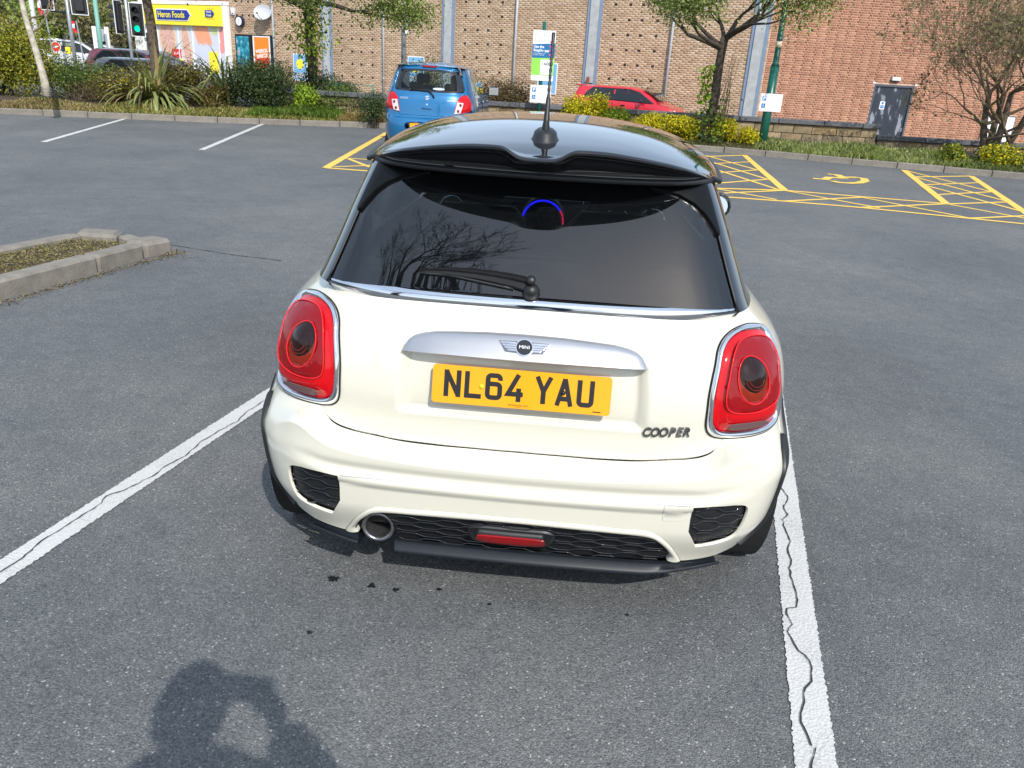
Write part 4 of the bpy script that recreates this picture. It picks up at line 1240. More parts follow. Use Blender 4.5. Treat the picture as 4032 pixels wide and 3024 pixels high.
# heater wires
for z in np.linspace(1.05,1.24,9):
    mb=MB(); mb.tube([tuple(Vector(green(a,z))-snormal(green,a,z)*.004) for a in np.linspace(-.49,.49,18)],.0005,4); mb.build("heater_wire",M_mb,car)

# chrome waist strip
rowsP=[]
Bp=[base(a,.966) for a in np.linspace(0,2.6,900)]
def near_body(x,y):
    return min(Bp,key=lambda q:(q[0]-x)**2+(q[1]-y)**2)
st={1:[],-1:[]}
for s in (1,-1):
    pass
rows_c=[]; A_=list(np.linspace(-1.9,-.66,40))+list(np.linspace(-.65,.65,60))+list(np.linspace(.66,1.9,40))
for a in A_:
    g=green(a,.996); sgn=1 if a>=0 else -1
    b_=near_body(abs(g[0]),g[1]); b_=(b_[0]*sgn,b_[1],.964)
    n=snormal(green,a,.99); n=Vector((n.x,n.y,.45)).normalized()
    g=Vector(g); b_=Vector(b_)
    rows_c.append([tuple(b_+Vector((0,0,-.004))),tuple(b_.lerp(g,.12)+n*.005),tuple(b_.lerp(g,.38)+n*.0095),tuple(b_.lerp(g,.68)+n*.0085),tuple(b_.lerp(g,.92)+n*.004),tuple(g+Vector((0,0,.004))-n*.004)])
j0=[i for i,a in enumerate(A_) if a>-.60][0]; j1=[i for i,a in enumerate(A_) if a<.60][-1]
surfloft("chrome_strip",rows_c[:j0-0],M_chrome,car,flip=True); surfloft("chrome_strip",rows_c[j0:j1+1],M_chrome,car,flip=True); surfloft("chrome_strip",rows_c[j1+1:],M_chrome,car,flip=True)
mb=MB(); mb.tube([tuple(Vector(r_[0])+Vector((0,-.001,-.001))) for r_ in rows_c[j0:j1+1]],.0032,6); mb.build("strip_seal",M_dark,car,True)

# roof
T_=[math.sin(t) for t in np.linspace(-math.pi/2,math.pi/2,61)]
roof=surfloft("roof",[[roofpt(t,y) for t in T_] for y in np.linspace(.47,2.1,44)],M_gb,car)
# grey drip moulding under the roof edge
for s in (1,-1):
    mb=MB(); mb.tube([(s*.524,.440,1.337),(s*.534,.452,1.3355)]+[(s*(spl(RW,y)+.003),y,spl(RE,y)-.001) for y in np.linspace(.48,2.1,30)],[.005,.0075]+[.009]*30,8); mb.build("roof_moulding",M_mb,car,True)
# windscreen and front pillars
rowsP=[[(t*.57,2.1-.05*(1-t*t)*0+.06*(1-t*t),1.335+.095*max(0,1-abs(t)**2.25)**.57) for t in np.linspace(-1,1,17)],[(t*.68,2.62+.22*(1-t*t),1.0) for t in np.linspace(-1,1,17)]]
surfloft("windscreen",rowsP,M_glass2,car,flip=True)

# roof spoiler, section by section
TE=[(-.535,1.337),(-.515,1.346),(-.47,1.3635),(-.395,1.3845),(-.312,1.4005),(-.235,1.4115),(-.18,1.417),(-.105,1.418),(-.085,1.412),(-.060,1.398),(-.042,1.3925),(0,1.391),(.042,1.3925),(.060,1.398),(.085,1.412),(.105,1.418),(.18,1.417),(.235,1.4115),(.312,1.4005),(.395,1.3845),(.47,1.3635),(.515,1.346),(.535,1.337)]
def te_z(x): return spl(TE,max(-.535,min(.535,x)))
def sy(x):
    u=min(1,abs(x)/.53); return .10+.20*u*u+.14*u**8
def sl(x):
    u=min(1,abs(x)/.53); return .262+.05*u*u+.12*u**8
def st_z(x): return 1.336+.006*min(1,abs(x)/.525)**2
XS=[.533*math.sin(t) for t in np.linspace(-math.pi/2,math.pi/2,91)]
XS=sorted(set([round(x,4) for x in XS]+[round(x,4) for x in np.linspace(-.15,.15,61)]))
top=[];facep=[];strip_=[]
for x in XS:
    y0=sy(x); zt=te_z(x); zl=st_z(x)
    f=min(1,max(0,(.533-abs(x))/.06)); f=f*f*(3-2*f)
    # roof row the spoiler meets
    t=max(-1,min(1,x/spl(RW,.47))); rp=roofpt(t,.47)
    bulge=max(0,zt-rp[2])
    yl=sl(x)
    top.append([(rp[0],rp[1]+.012,rp[2]-.001),(x,y0+(.47-y0)*.62,rp[2]*.6+zt*.4+.003*f),(x,y0+(.47-y0)*.28,rp[2]*.25+zt*.75+.002*f),(x,y0+.02,zt-.000),(x,y0+.008,zt+.0012),(x,y0+.002,zt-.002),(x,y0,zt-.006)])
    h=zt-.006-zl; dc=.016*f*sm(.04,.16,abs(x))
    facep.append([(x,y0,zt-.006),(x,y0+.004,zt-.009)]+[(x,y0+(yl-y0)*t+dc*math.sin(math.pi*min(1,t*1.05)),zt-.009-(h-.003)*q) for t,q in ((.2,.10),(.5,.32),(.8,.62),(1.0,.86))]+[(x,yl-.002*f,zl)])
    strip_.append([(x,yl-.002*f,zl+.001),(x,yl-.010*f,zl-.004),(x,yl-.0115*f,zl-.011),(x,yl-.007*f,zl-.0165),(x,yl+.02,zl-.020),(x,max(yl+.10,.40),zl-.016)])
sp=surfloft("spoiler",top,M_gb,car,flip=True)
surfloft("spoiler_face",facep,M_gb,sp,flip=True)
i1=[i for i,x in enumerate(XS) if x<-.395][-1]; i2=[i for i,x in enumerate(XS) if x>.395][0]
for a,b in ((0,i1),(i1,i2),(i2,len(XS)-1)):
    surfloft("spoiler_lip",strip_[a:b+1],M_mb,sp,flip=True)
for s in (1,-1):
    pass
# fins beside the window, from the spoiler ends down the glass
for s in (1,-1):
    P=[(.5835,1.335),(.5835,1.19),(.577,1.183),(.567,1.205),(.545,1.240),(.515,1.268),(.47,1.290),(.42,1.300),(.38,1.304),(.38,1.335)]
    P=P if s>0 else mirror(P)
    panel("spoiler_fin",green,P,M_satin,sp,step=.02,bstep=.01,lip=.014,off=.012,smooth_o=False)
# high brake light inside the top of the window hidden under the spoiler is not in view
# antenna
an=MB(); prof=[(.053,-.02),(.053,.004),(.050,.009),(.0455,.014),(.040,.033),(.030,.041),(.001,.042)]
n=28;V=[];F=[]
for (r_,h) in prof:
    for k in range(n):
        a=2*math.pi*k/n; V.append((-.003+r_*math.cos(a)*.92,.64+r_*math.sin(a)*1.15,1.398+h+.16*(r_*math.sin(a)*1.15)))
for i in range(len(prof)-1):
    for k in range(n): F.append((i*n+k,i*n+(k+1)%n,(i+1)*n+(k+1)%n,(i+1)*n+k))
an.add(V,F); ab=an.build("antenna_base",M_mb,car,True)
mast=[(-.003,.64+.12*t,1.437+.30*t) for t in np.linspace(0,1,60)]
rr_=[.0115-.0045*min(1,t*3) if t<.33 else (.0046+.0009*math.sin(t*95)*(1 if t<.86 else 0)+(.0012 if t>.86 else 0)) for t in np.linspace(0,1,60)]
mb=MB(); mb.tube(mast,rr_,10); mb.lathe([(.0145,-.01),(.013,.008),(.009,.03)],(-.003,.638,1.437),n=14); mb.build("antenna_mast",M_black_plastic,ab,True)

# tail lights
LT=[(.845,.930),(.774,.941),(.703,.9385),(.650,.9258),(.610,.905),(.581,.874),(.5545,.824),(.5389,.765),(.535,.7086),(.5375,.672),(.5478,.6513),(.5677,.6397),(.606,.635),(.655,.6337),(.7134,.634),(.768,.637),(.818,.652),(.829,.70),(.826,.765),(.832,.81),(.845,.845),(.862,.872),(.880,.902),(.872,.920)]
LE=[(.80,.921),(.733,.927),(.680,.921),(.642,.908),(.614,.8885),(.587,.855),(.565,.80),(.5545,.741),(.5548,.7026),(.5627,.678),(.58,.6635),(.6115,.6575),(.659,.6565),(.7128,.656),(.759,.660),(.792,.675),(.802,.715),(.797,.76),(.797,.81),(.812,.85),(.833,.880),(.842,.905),(.825,.916)]
IN=[(.765,.906),(.721,.9114),(.675,.907),(.639,.887),(.6075,.851),(.586,.796),(.580,.7577),(.5853,.7353),(.6057,.7238),(.640,.7192),(.685,.720),(.7305,.728),(.763,.743),(.775,.770),(.781,.812),(.7945,.8514),(.800,.8816),(.790,.897)]
IND=(.6712,.813)
def circ(c,ra,rz,n=28): return [(c[0]+ra*math.cos(2*math.pi*k/n),c[1]+rz*math.sin(2*math.pi*k/n)) for k in range(n)]
for s in (1,-1):
    S=(lambda P:P[::-1]) if s>0 else (lambda P:[(-a,z) for a,z in P])
    def closed_even(P,n):
        Q=resample(P,.004); Q.append(Q[0]); return even(Q,n+1)[:-1]
    oo=closed_even(LT,110); ii=closed_even(LE,110); rowsP=[]
    for o_,i_ in zip(oo,ii):
        row=[]
        for t,h in ((0,-.006),(0,.002),(.06,.007),(.2,.0125),(.45,.0155),(.7,.0145),(.9,.010),(1,.004),(1.0,-.006)):
            q=o_.lerp(i_,t); row.append(tuple(Vector(body(s*q.x,q.y))+snormal(body,s*q.x,q.y)*h))
        rowsP.append(row)
    rowsP.append(rowsP[0]); ch=surfloft("tail_light",rowsP,M_chrome,car,flip=(s>0))
    mb=MB(); mb.tube([tuple(Vector(body(a,z))+snormal(body,a,z)*.003) for a,z in resample(S(LT),.012)],.0032,6,closed=True); mb.build("light_seal",M_dark,ch,True)
    panel("lens",body,S(LE),M_lred,ch,step=.012,smooth_o=True,off=lambda a,z,d:.007+.017*sm(0,.05,d),lip=.012,bstep=.012)
    panel("inner_lens",body,S(IN),M_lred2,ch,step=.012,smooth_o=True,holes=[S(circ(IND,.052,.056))],off=lambda a,z,d:.0235+.004*sm(0,.010,d),lip=.004,bstep=.01)
    panel("indicator_ring",body,S(circ((IND[0],IND[1]-.010),.052,.064)),M_amber2,ch,step=.010,smooth_o=True,off=lambda a,z,d:.0245+.004*sm(0,.02,d),lip=.004,bstep=.008)
    panel("indicator",body,S(circ((IND[0],IND[1]+.006),.045,.047)),M_amber,ch,step=.009,smooth_o=True,off=lambda a,z,d:.027+.014*math.sqrt(min(1,d/.046)),lip=.004,bstep=.006)
    nrm=lambda a,z,h:Vector(body(a,z))+snormal(body,a,z)*h
    mb=MB(); mb.tube([nrm(a,z,.0262) for a,z in resample(S(IN),.010)],.0022,5,closed=True); mb.build("lens_rim",M_lrim,ch,True)
    mb=MB(); mb.tube([nrm(a,z,.0275) for a,z in circ((s*IND[0],IND[1]-.008),.054,.063,40)],.0018,5,closed=True); mb.build("lens_rim",M_lrim,ch,True)
    for q in (.6,.8):
        mb=MB(); mb.tube([nrm(s*IND[0]+.043*q*math.cos(R(t)),IND[1]+.004+.045*q*math.sin(R(t)),.0275+.0142*math.sqrt(1-q)) for t in np.linspace(200,340,16)],.0011,5); mb.build("reflector_ring",M_amber2,ch,True)
    panel("reverse_light",body,S([(.7337,.6795),(.70,.688),(.645,.6905),(.605,.6885),(.596,.680),(.604,.6712),(.645,.669),(.70,.670),(.729,.672)]),M_lgrey,ch,step=.01,smooth_o=True,off=.0255,lip=.004,bstep=.006)

# tailgate handle bar with the badge
HT=[(0,.9025),(.123,.901),(.21,.897),(.279,.893),(.318,.886),(.34,.878),(.3525,.8665),(.358,.853),(.3612,.838),(.3615,.832)]
def hz_top(a):
    a=abs(a)
    for i in range(len(HT)-1):
        if HT[i][0]<=a<=HT[i+1][0]:
            t=(a-HT[i][0])/(HT[i+1][0]-HT[i][0]); return HT[i][1]+t*(HT[i+1][1]-HT[i][1])
    return .832
rowsP=[]
for a in [.3614*math.sin(t) for t in np.linspace(-math.pi/2,math.pi/2,81)]:
    zt=hz_top(a); zb=.829+.004*(abs(a)/.36)**2; h=zt-zb
    e=1-(abs(a)/.3614)**10; e=max(0,e)
    row=[]
    for t,o_ in ((1.0,.0),(.97,.004),(.88,.0095),(.7,.015),(.5,.0195),(.3,.0245),(.12,.0290),(.03,.031),(0,.029),(-.02,.024)):
        z=zb+h*t; zz=min(z,.9); p=Vector(body(a,max(z,.85)));
        # stay on the smooth surface above the plate recess
        q=Vector((base(a,z)[0],base(a,z)[1],z)); n=snormal(lambda a_,z_:(*base(a_,z_),z_),a,z)
        row.append(tuple(q+n*o_*(.55+.45*e)))
    q=row[-1]; row.append((q[0],q[1]+.055,q[2]+.004)); rowsP.append(row)
hd=surfloft("tailgate_handle",rowsP,M_silver,car,flip=True)
autosmooth(hd,50)
def on_handle(a,t):
    zt=hz_top(a); zb=.829; z=zb+(zt-zb)*t
    T=[(0,.029),(.03,.031),(.12,.029),(.3,.0245),(.5,.0195),(.7,.015),(.88,.0095),(1,0)]
    q=Vector((base(a,z)[0],base(a,z)[1],z)); n=snormal(lambda a_,z_:(*base(a_,z_),z_),a,z)
    return q+n*spl(T,t)
bc=on_handle(0,.50); bn=(on_handle(0.01,.5)-on_handle(-.01,.5)).cross(on_handle(0,.62)-on_handle(0,.38)).normalized()
bu=(on_handle(0,.62)-on_handle(0,.38)).normalized()
BM=Matrix(((1,bu.x,bn.x,bc.x),(0,bu.y,bn.y,bc.y),(0,bu.z,bn.z,bc.z),(0,0,0,1)))
def plate2(name,P,h0,h1,m,parent,M_=None):
    M_=M_ or BM
    mb=MB(); mb.poly([(M_@Vector((x,y,h0))) for x,y in P],(M_.to_3x3()@Vector((0,0,h1-h0)))); return mb.build(name,m,parent)
def disc(r_,n=32): return [(r_*math.cos(2*math.pi*k/n),r_*math.sin(2*math.pi*k/n)) for k in range(n)]
bd=plate2("badge",[(.026*math.cos(t),.026*math.sin(t)) for t in np.linspace(0,2*math.pi,33)[:-1]],-.002,.0035,M_chrome,hd)
plate2("badge_disc",disc(.0228),.003,.0042,M_gb,bd)
for s in (1,-1):
    for k,(y0,y1,x1) in enumerate(((.0085,.0145,.0715),(.0015,.0070,.066),(-.0055,.0000,.059),(-.0125,-.0070,.050))):
        P=[(s*.0245,y0),(s*(x1-.004),y0),(s*x1,y1),(s*.0245,y1)]
        plate2("badge_wing",P if s>0 else P[::-1],-.002,.003,M_chrome,bd)
    P=[(s*.020,.018),(s*.0745,.0165),(s*.055,-.0155),(s*.020,-.018)]
    plate2("badge_back",P if s>0 else P[::-1],-.003,.0012,M_dchrome,bd)
text("badge_lettering","MINI",.0138,BM@Matrix.Translation((0,0,.0046)),M_sign_white,bd,bold=0,sx=1.12)

# number plate
pc=Vector((-.0005,.0225,.7495)); up=Vector((0,.025,.111)).normalized(); pn=Vector((1,0,0)).cross(up)
PM=Matrix(((1,up.x,pn.x,pc.x),(0,up.y,pn.y,pc.y),(0,up.z,pn.z,pc.z),(0,0,0,1)))
M_plate=mat("plate_yellow",(.80,.345,.002),.32,coat=.2,noise=(40,.03)); M_pblack=mat("plate_black",(.012,.012,.013),.4)
def rrect(w,h,r_,n=5):
    P=[]
    for cx,cy,a0 in ((w/2-r_,h/2-r_,0),(-w/2+r_,h/2-r_,90),(-w/2+r_,-h/2+r_,180),(w/2-r_,-h/2+r_,270)):
        for k in range(n+1):
            a=R(a0+90*k/n); P.append((cx+r_*math.cos(a),cy+r_*math.sin(a)))
    return P
npl=plate2("number_plate",rrect(.522,.113,.010),-.006,.0,M_plate,car,PM)
def thick(P,w,closed=False):
    P=[Vector(p) for p in P]; n=len(P); V=[];F=[]
    for i,p in enumerate(P):
        a=P[(i-1)%n] if closed or i>0 else None; b=P[(i+1)%n] if closed or i<n-1 else None
        d1=(p-a).normalized() if a is not None else (b-p).normalized(); d2=(b-p).normalized() if b is not None else d1
        n1=Vector((-d1.y,d1.x)); n2=Vector((-d2.y,d2.x)); m_=(n1+n2).normalized(); k=w/2/max(.3,m_.dot(n1))
        V+=[p+m_*k,p-m_*k]
    for i in range(n if closed else n-1):
        j=(i+1)%n; F.append((2*i,2*i+1,2*j+1,2*j))
    return V,F
def arc(cx,cy,r_,a0,a1,n=6): return [(cx+r_*math.cos(R(a0+(a1-a0)*k/n)),cy+r_*math.sin(R(a0+(a1-a0)*k/n))) for k in range(n+1)]
W=14
CH={'N':[[(7,0),(7,79)],[(43,0),(43,79)],[(6,76),(44,3)]],
 'L':[[(7,79),(7,7),(50,7)]],
 '6':[[(43,58)]+arc(33,62,10,0,90)+arc(17,62,10,90,180)+arc(17,17,10,180,270)+arc(33,17,10,270,360)+arc(33,37,10,0,90)+[(13,47)]],
 '4':[[(35,80),(6,22),(50,22)],[(37,0),(37,40)]],
 'Y':[[(5,80),(25,36)],[(45,80),(25,36)],[(25,0),(25,42)]],
 'A':[[(5,-1),(25,79)],[(45,-1),(25,79)],[(12,20),(38,20)]],
 'U':[[(7,79)]+arc(17,17,10,180,270)+arc(33,17,10,270,360)+[(43,79)]]}
x0=-.261+.0345
for ch_,ox in (('N',0),('L',.0605),('6',.1215),('4',.1825),('Y',.2665),('A',.3275),('U',.3885)):
    mb=MB()
    for k,st_ in enumerate(CH[ch_]):
        v,f=thick(st_,W if not(ch_ in 'YA' and k<2) else 13.2)
        mb.add([PM@Vector((x0+ox+p[0]/1000,-.0395+.003+p[1]/1000,.0006+.00012*k)) for p in v],f)
    mb.build("plate_character",M_pblack,npl)
text("plate_small_print","stratstone.com",.0098,PM@Matrix.Translation((-.006,-.0465,.0005)),M_pblack,npl)
text("plate_small_print","NE34 9RD",.0035,PM@Matrix.Translation((-.006,-.0525,.0005)),M_pblack,npl)
plate2("plate_mark",rrect(.024,.003,.001),.0004,.0006,M_pblack,npl,PM@Matrix.Translation((.223,-.0475,0)))
for x,m_,r_ in ((-.1155,mat("yellow_screw_cap",(.80,.62,.02),.35),.0068),(.1225,M_black_plastic,.0068)):
    mb=MB(); mb.lathe([(r_,0),(r_*.9,.003),(r_*.5,.0052),(.0003,.006)],(0,0,0),n=16)
    mb.v=[tuple(PM@Vector((p[0]+x,p[1]+.001,p[2]+.001))) for p in mb.v]; mb.build("plate_screw",m_,npl,True)
# model lettering on the tailgate
for ch_,a in zip("COOPER",(.3665,.391,.4155,.4395,.4605,.4815)):
    z_=.648+.004*(a-.42)/.06
    c=Vector(body(a,z_)); nn=snormal(body,a,z_); rt=(Vector(body(a+.01,z_+.0005))-Vector(body(a-.01,z_-.0005))).normalized(); uu=nn.cross(rt)
    CM=Matrix(((rt.x,uu.x,nn.x,c.x),(rt.y,uu.y,nn.y,c.y),(rt.z,uu.z,nn.z,c.z),(0,0,0,1)))
    text("letter",ch_,.043,CM@Matrix.Translation((0,0,.003)),M_dchrome,tailgate,depth=.003,bold=.0010,shear=.25,sx=.78)

# rear wiper
def gpt(a,z,h=.0): return Vector(green(a,z))+snormal(green,a,z)*h
mb=MB(); mb.tube([gpt(.004,1.016,.006),gpt(.004,1.016,.040)],.027,16); mb.lathe([(.0005,0)],(0,0,0)); 
wp_=MB(); wp_.tube([gpt(.004,1.010,.002),gpt(.004,1.012,.030)],[.027,.019],18); wpo=wp_.build("rear_wiper",M_black_plastic,car,True)
wp_=MB(); wp_.tube([gpt(.002,1.032,.028),gpt(.003,1.032,.043),gpt(.003,1.032,.047)],[.0135,.013,.008],16); wp_.build("wiper_cap",M_black_plastic,wpo,True)
UP=[(-.318,1.046),(-.30,1.050),(-.24,1.056),(-.165,1.057),(-.10,1.054),(-.053,1.050),(-.015,1.045),(.012,1.036)]
LO_=[(-.316,1.040),(-.30,1.040),(-.235,1.036),(-.150,1.030),(-.09,1.022),(-.045,1.015),(-.012,1.008),(.012,1.004)]
rowsP=[]
for k,((a0,z0),(a1,z1)) in enumerate(zip(UP,LO_)):
    h=(.010,.016,.024,.029,.033,.037,.040,.036)[k]; row=[]
    for t,f in ((0,.15),(.04,.75),(.28,1.0),(.42,.92),(.50,.62),(.60,.66),(.92,.55),(1,.12)):
        row.append(tuple(gpt(a0+(a1-a0)*t,z0+(z1-z0)*t,h*f)))
    rowsP.append(row)
wa=surfloft("wiper_arm",rowsP,M_black_plastic,wpo,flip=True); autosmooth(wa,38)
wp_=MB(); wp_.tube([gpt(-.315+.027*k,1.038-.0034*max(0,k-3),.006) for k in range(11)],.0045,6); wp_.build("wiper_blade",M_mb,wpo,True)

# bumper grilles: dark back plate and wavy honeycomb ribs
def grille(P,pname,a_c,rowsz,amp,per,off,clip,ph0=0.0,par=None):
    bp_=panel(pname,body,P,M_mb,car,step=.012,bstep=.008,off=off-.010,lip=0)
    for j,z0 in enumerate(rowsz):
        run=[]
        def flush():
            if len(run)>3:
                mb=MB(); mb.tube([Vector(body(a,z))+snormal(body,a,z)*off for a,z in run],.0026,6); mb.build("grille_rib",M_gb,bp_,True)
            run.clear()
        lo=min(p[0] for p in P); hi=max(p[0] for p in P)
        for a in np.arange(lo,hi,.006):
            t=((a-a_c)/per+(.5 if j%2 else 0)+ph0)%1.0
            # flat - ramp - flat - ramp
            if t<.32: v=1
            elif t<.5: v=1-2*(t-.32)/.18
            elif t<.82: v=-1
            else: v=-1+2*(t-.82)/.18
            z=z0+amp*v
            if inside(P,np.array([a]),np.array([z]))[0] and bdist([P],np.array([a]),np.array([z]))[0]>.0055: run.append((a,z))
            else: flush()
        flush()
    return bp_
GB=[(a,z) for a,z in GR]
for s in (1,-1):
    P=GB[::-1] if s>0 else [(-a,z) for a,z in GB]
    grille(P,"side_grille",s*.51,[.462-.0225*k for k in range(8)],.0062,.105,-.006,P)
LO=[(0,.349),(.1137,.347),(.2375,.3435),(.3612,.340),(.4237,.334),(.4525,.317),(.4808,.291),(.5045,.262),(.518,.246),(.516,.214),(0,.196)]
LP=LO+[(-a,z) for a,z in LO[-2:0:-1]]
LP=[(a,z) for a,z in LP if a>-.40]
LP=[(-.385,.203),(-.385,.25),(-.395,.30),(-.41,.334)]+[q for q in LP[::-1] if q[0]<-.0001][::-1] if False else LP
LPX=LO[:]+[(-.25,.199),(-.392,.205),(-.384,.25),(-.395,.30),(-.415,.333),(-.36,.339),(-.2375,.343),(-.1137,.347)]
lg=grille(LPX[::-1],"lower_grille",0.0,[.338-.0205*k for k in range(8)],.0052,.145,-.006,LPX)
# fog light
fo=panel("rear_fog_light",body,[(.136,.299),(.11,.311),(.06,.3125),(-.06,.3125),(-.11,.311),(-.136,.299),(-.136,.274),(-.115,.258),(-.05,.254),(.05,.254),(.115,.258),(.136,.274)],M_mb,car,step=.012,bstep=.01,smooth_o=True,off=lambda a,z,d:.0+.020*sm(0,.012,d),lip=.02)
panel("fog_lens",body,[(.106,.2945),(.085,.3005),(-.085,.3005),(-.106,.2945),(-.108,.281),(-.085,.270),(0,.266),(.085,.270),(.108,.281)],lens_mat("red_fog_lens",(.26,.003,.005),ribs=None),fo,step=.012,bstep=.008,smooth_o=True,off=lambda a,z,d:.020+.005*sm(0,.02,d),lip=.006)
# lower valance
def val(a,t,h0,h1):
    return a,h0+(h1-h0)*t
def valance(a0,a1,n,name):
    rowsP=[]
    for a in np.linspace(a0,a1,n):
        e=sm(.44,.665,abs(a))
        ztop=.212+.012*e; zb=.171+.040*e
        rp=[]
        for z,o_ in ((ztop,-.006),(ztop-.003,.006),(ztop-.016,.012),(zb+.014,.023),(zb+.009,.027),(zb+.004,.028),(zb,.023),(zb+.002,-.06)):
            p=Vector(body(a,z))+Vector((snormal(body,a,z).x,snormal(body,a,z).y,0)).normalized()*o_; rp.append((p.x,p.y,z))
        rowsP.append(rp)
    o=surfloft(name,rowsP,M_mb2,car,flip=True)
    mb=MB()
    for r_ in (rowsP[0],rowsP[-1]):
        mb=MB(); mb.add(r_,[tuple(range(8))]); mb.build("valance_end",M_mb2,o)
    pass
    autosmooth(o,45); return o
valance(-.392,.668,60,"valance"); valance(-.668,-.515,14,"valance")
# exhaust
ec=Vector(body(-.4414,.250)); ec=(ec.x,ec.y+.0,ec.z)
mb=MB(); mb.lathe([(.040,.30),(.040,.004),(.043,-.004),(.050,-.006),(.053,.0),(.053,.02),(.050,.30)],(ec[0],ec[1]+.012,ec[2]),'Y',32); ex=mb.build("exhaust_pipe",mat("sooty_steel",(.28,.28,.29),.28,.9,noise=(60,.35)),car,True)
mb=MB(); mb.lathe([(.0005,.10),(.041,.10)],(ec[0],ec[1]+.02,ec[2]),'Y',20); mb.build("bore",M_dark,ex)
P=[]
rowsP=[]
for k in range(25):
    t=R(-95+ (190)*k/24); rowsP.append([(ec[0]+.068*math.sin(t)+.0,ec[1]+.0,ec[2]+.068*math.cos(t)),(ec[0]+.062*math.sin(t),ec[1]+.18,ec[2]+.062*math.cos(t))])
surfloft("exhaust_shroud",rowsP,M_mb,car)
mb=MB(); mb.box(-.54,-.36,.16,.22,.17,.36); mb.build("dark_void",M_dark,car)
# towing eye flap and a thin grey line beside it painting the fold's shade
TF=[(.4435,.4645),(.503,.468),(.5075,.462),(.5085,.412),(.500,.4045),(.452,.4005),(.4445,.407)]
panel("towing_flap",body,TF[::-1],M_pw,car,step=.02,bstep=.006,off=.0012,lip=.002,smooth_o=True)
mb=MB(); mb.tube([Vector(body(a,z))+snormal(body,a,z)*.0002 for a,z in resample(TF,.006)],.0011,5,closed=True); mb.build("flap_gap",M_grey_print,bumper)
for s in (1,-1):
    mb=MB(); pts_=[Vector(body(s*a,.461+(.5125-a)*.012))+snormal(body,s*a,.461)*.0 for a in np.linspace(.513,.22 if s<0 else .26,20)]
    mb.tube(pts_,[.0016*(1-k/19)+.0002 for k in range(20)],5); mb.build("crease_shade",M_grey_print,bumper)

# wheels
def wheel(x,y,s,r_=.325,w=.20):
    o=MB(); prof=[(r_-.055,-w/2),(r_-.02,-w/2-.004),(r_-.004,-w/2+.018),(r_,-w/2+.03),(r_,w/2-.03),(r_-.004,w/2-.018),(r_-.02,w/2+.004),(r_-.055,w/2)]
    o.lathe(prof,(x,y,r_-.001),'X',48); ty=o.build("wheel",M_rubber,car,True)
    o=MB(); o.lathe([(r_-.06,-w/2+.01),(r_-.07,-w/2+.03),(.06,-w/2+.05),(.0005,-w/2+.045)],(x,y,r_),'X',32); 
    o.lathe([(r_-.055,w/2-.005),(r_-.07,w/2-.03),(.06,w/2-.04),(.0005,w/2-.035)],(x,y,r_),'X',32); o.build("rim",M_alloy,ty,True)
    o=MB()
    for k in range(72):
        a=2*math.pi*k/72
        for xx,sh in ((-.062,.3),(.0,-.3),(.062,.3)):
            c=(x+xx,y+(r_+.001)*math.cos(a),r_+(r_+.001)*math.sin(a)); M_=Matrix.Rotation(a,3,'X'); o.bbox(c,(.052,.006,.018),.002,M=M_)
    t=o.build("tread",M_rubber,ty); tag(t,kind='stuff')
for x,y in ((.745,AXY),(-.745,AXY),(.745,3.18),(-.745,3.18)): wheel(x,y,1)
for s in (1,-1):
    mb=MB(); mb.lathe([(.36,-.16),(.36,.16)],(s*.70,AXY,.325),'X',32); mb.build("wheel_arch_liner",M_dark,car)
# door mirrors
for s in (1,-1):
    V=[];F=[];n=16
    prof=[(.062,.058),(.066,.040),(.078,.036),(.084,.06),(.084,.09),(.080,.13),(.06,.18),(.03,.205),(.0,.215)]
    mb=MB(); c=(s*.838,1.93,1.056)
    for (r_,h) in prof:
        for k in range(n):
            a=2*math.pi*k/n; V.append((c[0]+s*r_*1.0*math.cos(a)*.80,c[1]+h-.05,c[2]+r_*math.sin(a)*.80))
    for i in range(len(prof)-1):
        for k in range(n): F.append((i*n+k,i*n+(k+1)%n,(i+1)*n+(k+1)%n,(i+1)*n+k))
    mb.add(V,F); mo=mb.build("door_mirror",M_gb,car,True)
    mb=MB(); mb.lathe([(.0005,0),(.063,0)],(0,0,0),'Y',28); mb.v=[(c[0]+p[0]*.86,c[1]+.004-p[2]*-.20,c[2]+p[2]*.92) for p in mb.v]; mb.build("mirror_glass",M_mirror,mo)
    mb=MB(); mb.tube([(s*.70,2.02,.99),(s*.80,1.98,1.01),(s*.86,1.95,1.03)],.02,8); mb.build("mirror_stalk",M_gb,mo,True)
# interior
ins=MB(); ins.bbox((0,2.32,.86),(1.24,.5,.28),.06); da=ins.build("dashboard",M_mb,car)
for (x,z,r_) in ((.246,.985,.075),(.352,.925,.062),(.536,.935,.062),(-.52,.935,.06)):
    mb=MB(); mb.tube([(x+r_*math.cos(2*math.pi*k/28),2.05,z+r_*math.sin(2*math.pi*k/28)) for k in range(28)],.006,6,closed=True); mb.build("dial_ring",M_chrome,da,True)
mb=MB(); mb.lathe([(.0005,-.03),(.092,-.03),(.118,-.02),(.122,.06)],(-.035,2.07,.902),'Y',36); mb.build("centre_display",M_gb,da,True)
M_ringb=mat("blue_light_ring",(.02,.02,.4),.4,emit=((.010,.012,1.0),5.0)); M_ringr=mat("red_light_ring",(.4,.02,.08),.4,emit=((1.0,.02,.12),2.0))
for a0,a1,m_ in ((35,205,M_ringb),(-5,35,M_ringr)):
    mb=MB(); mb.tube([(-.035+.107*math.cos(R(a)),2.03,.902+.107*math.sin(R(a))) for a in np.linspace(a0,a1,30)],.0042,6); mb.build("light_ring",m_,da,True)
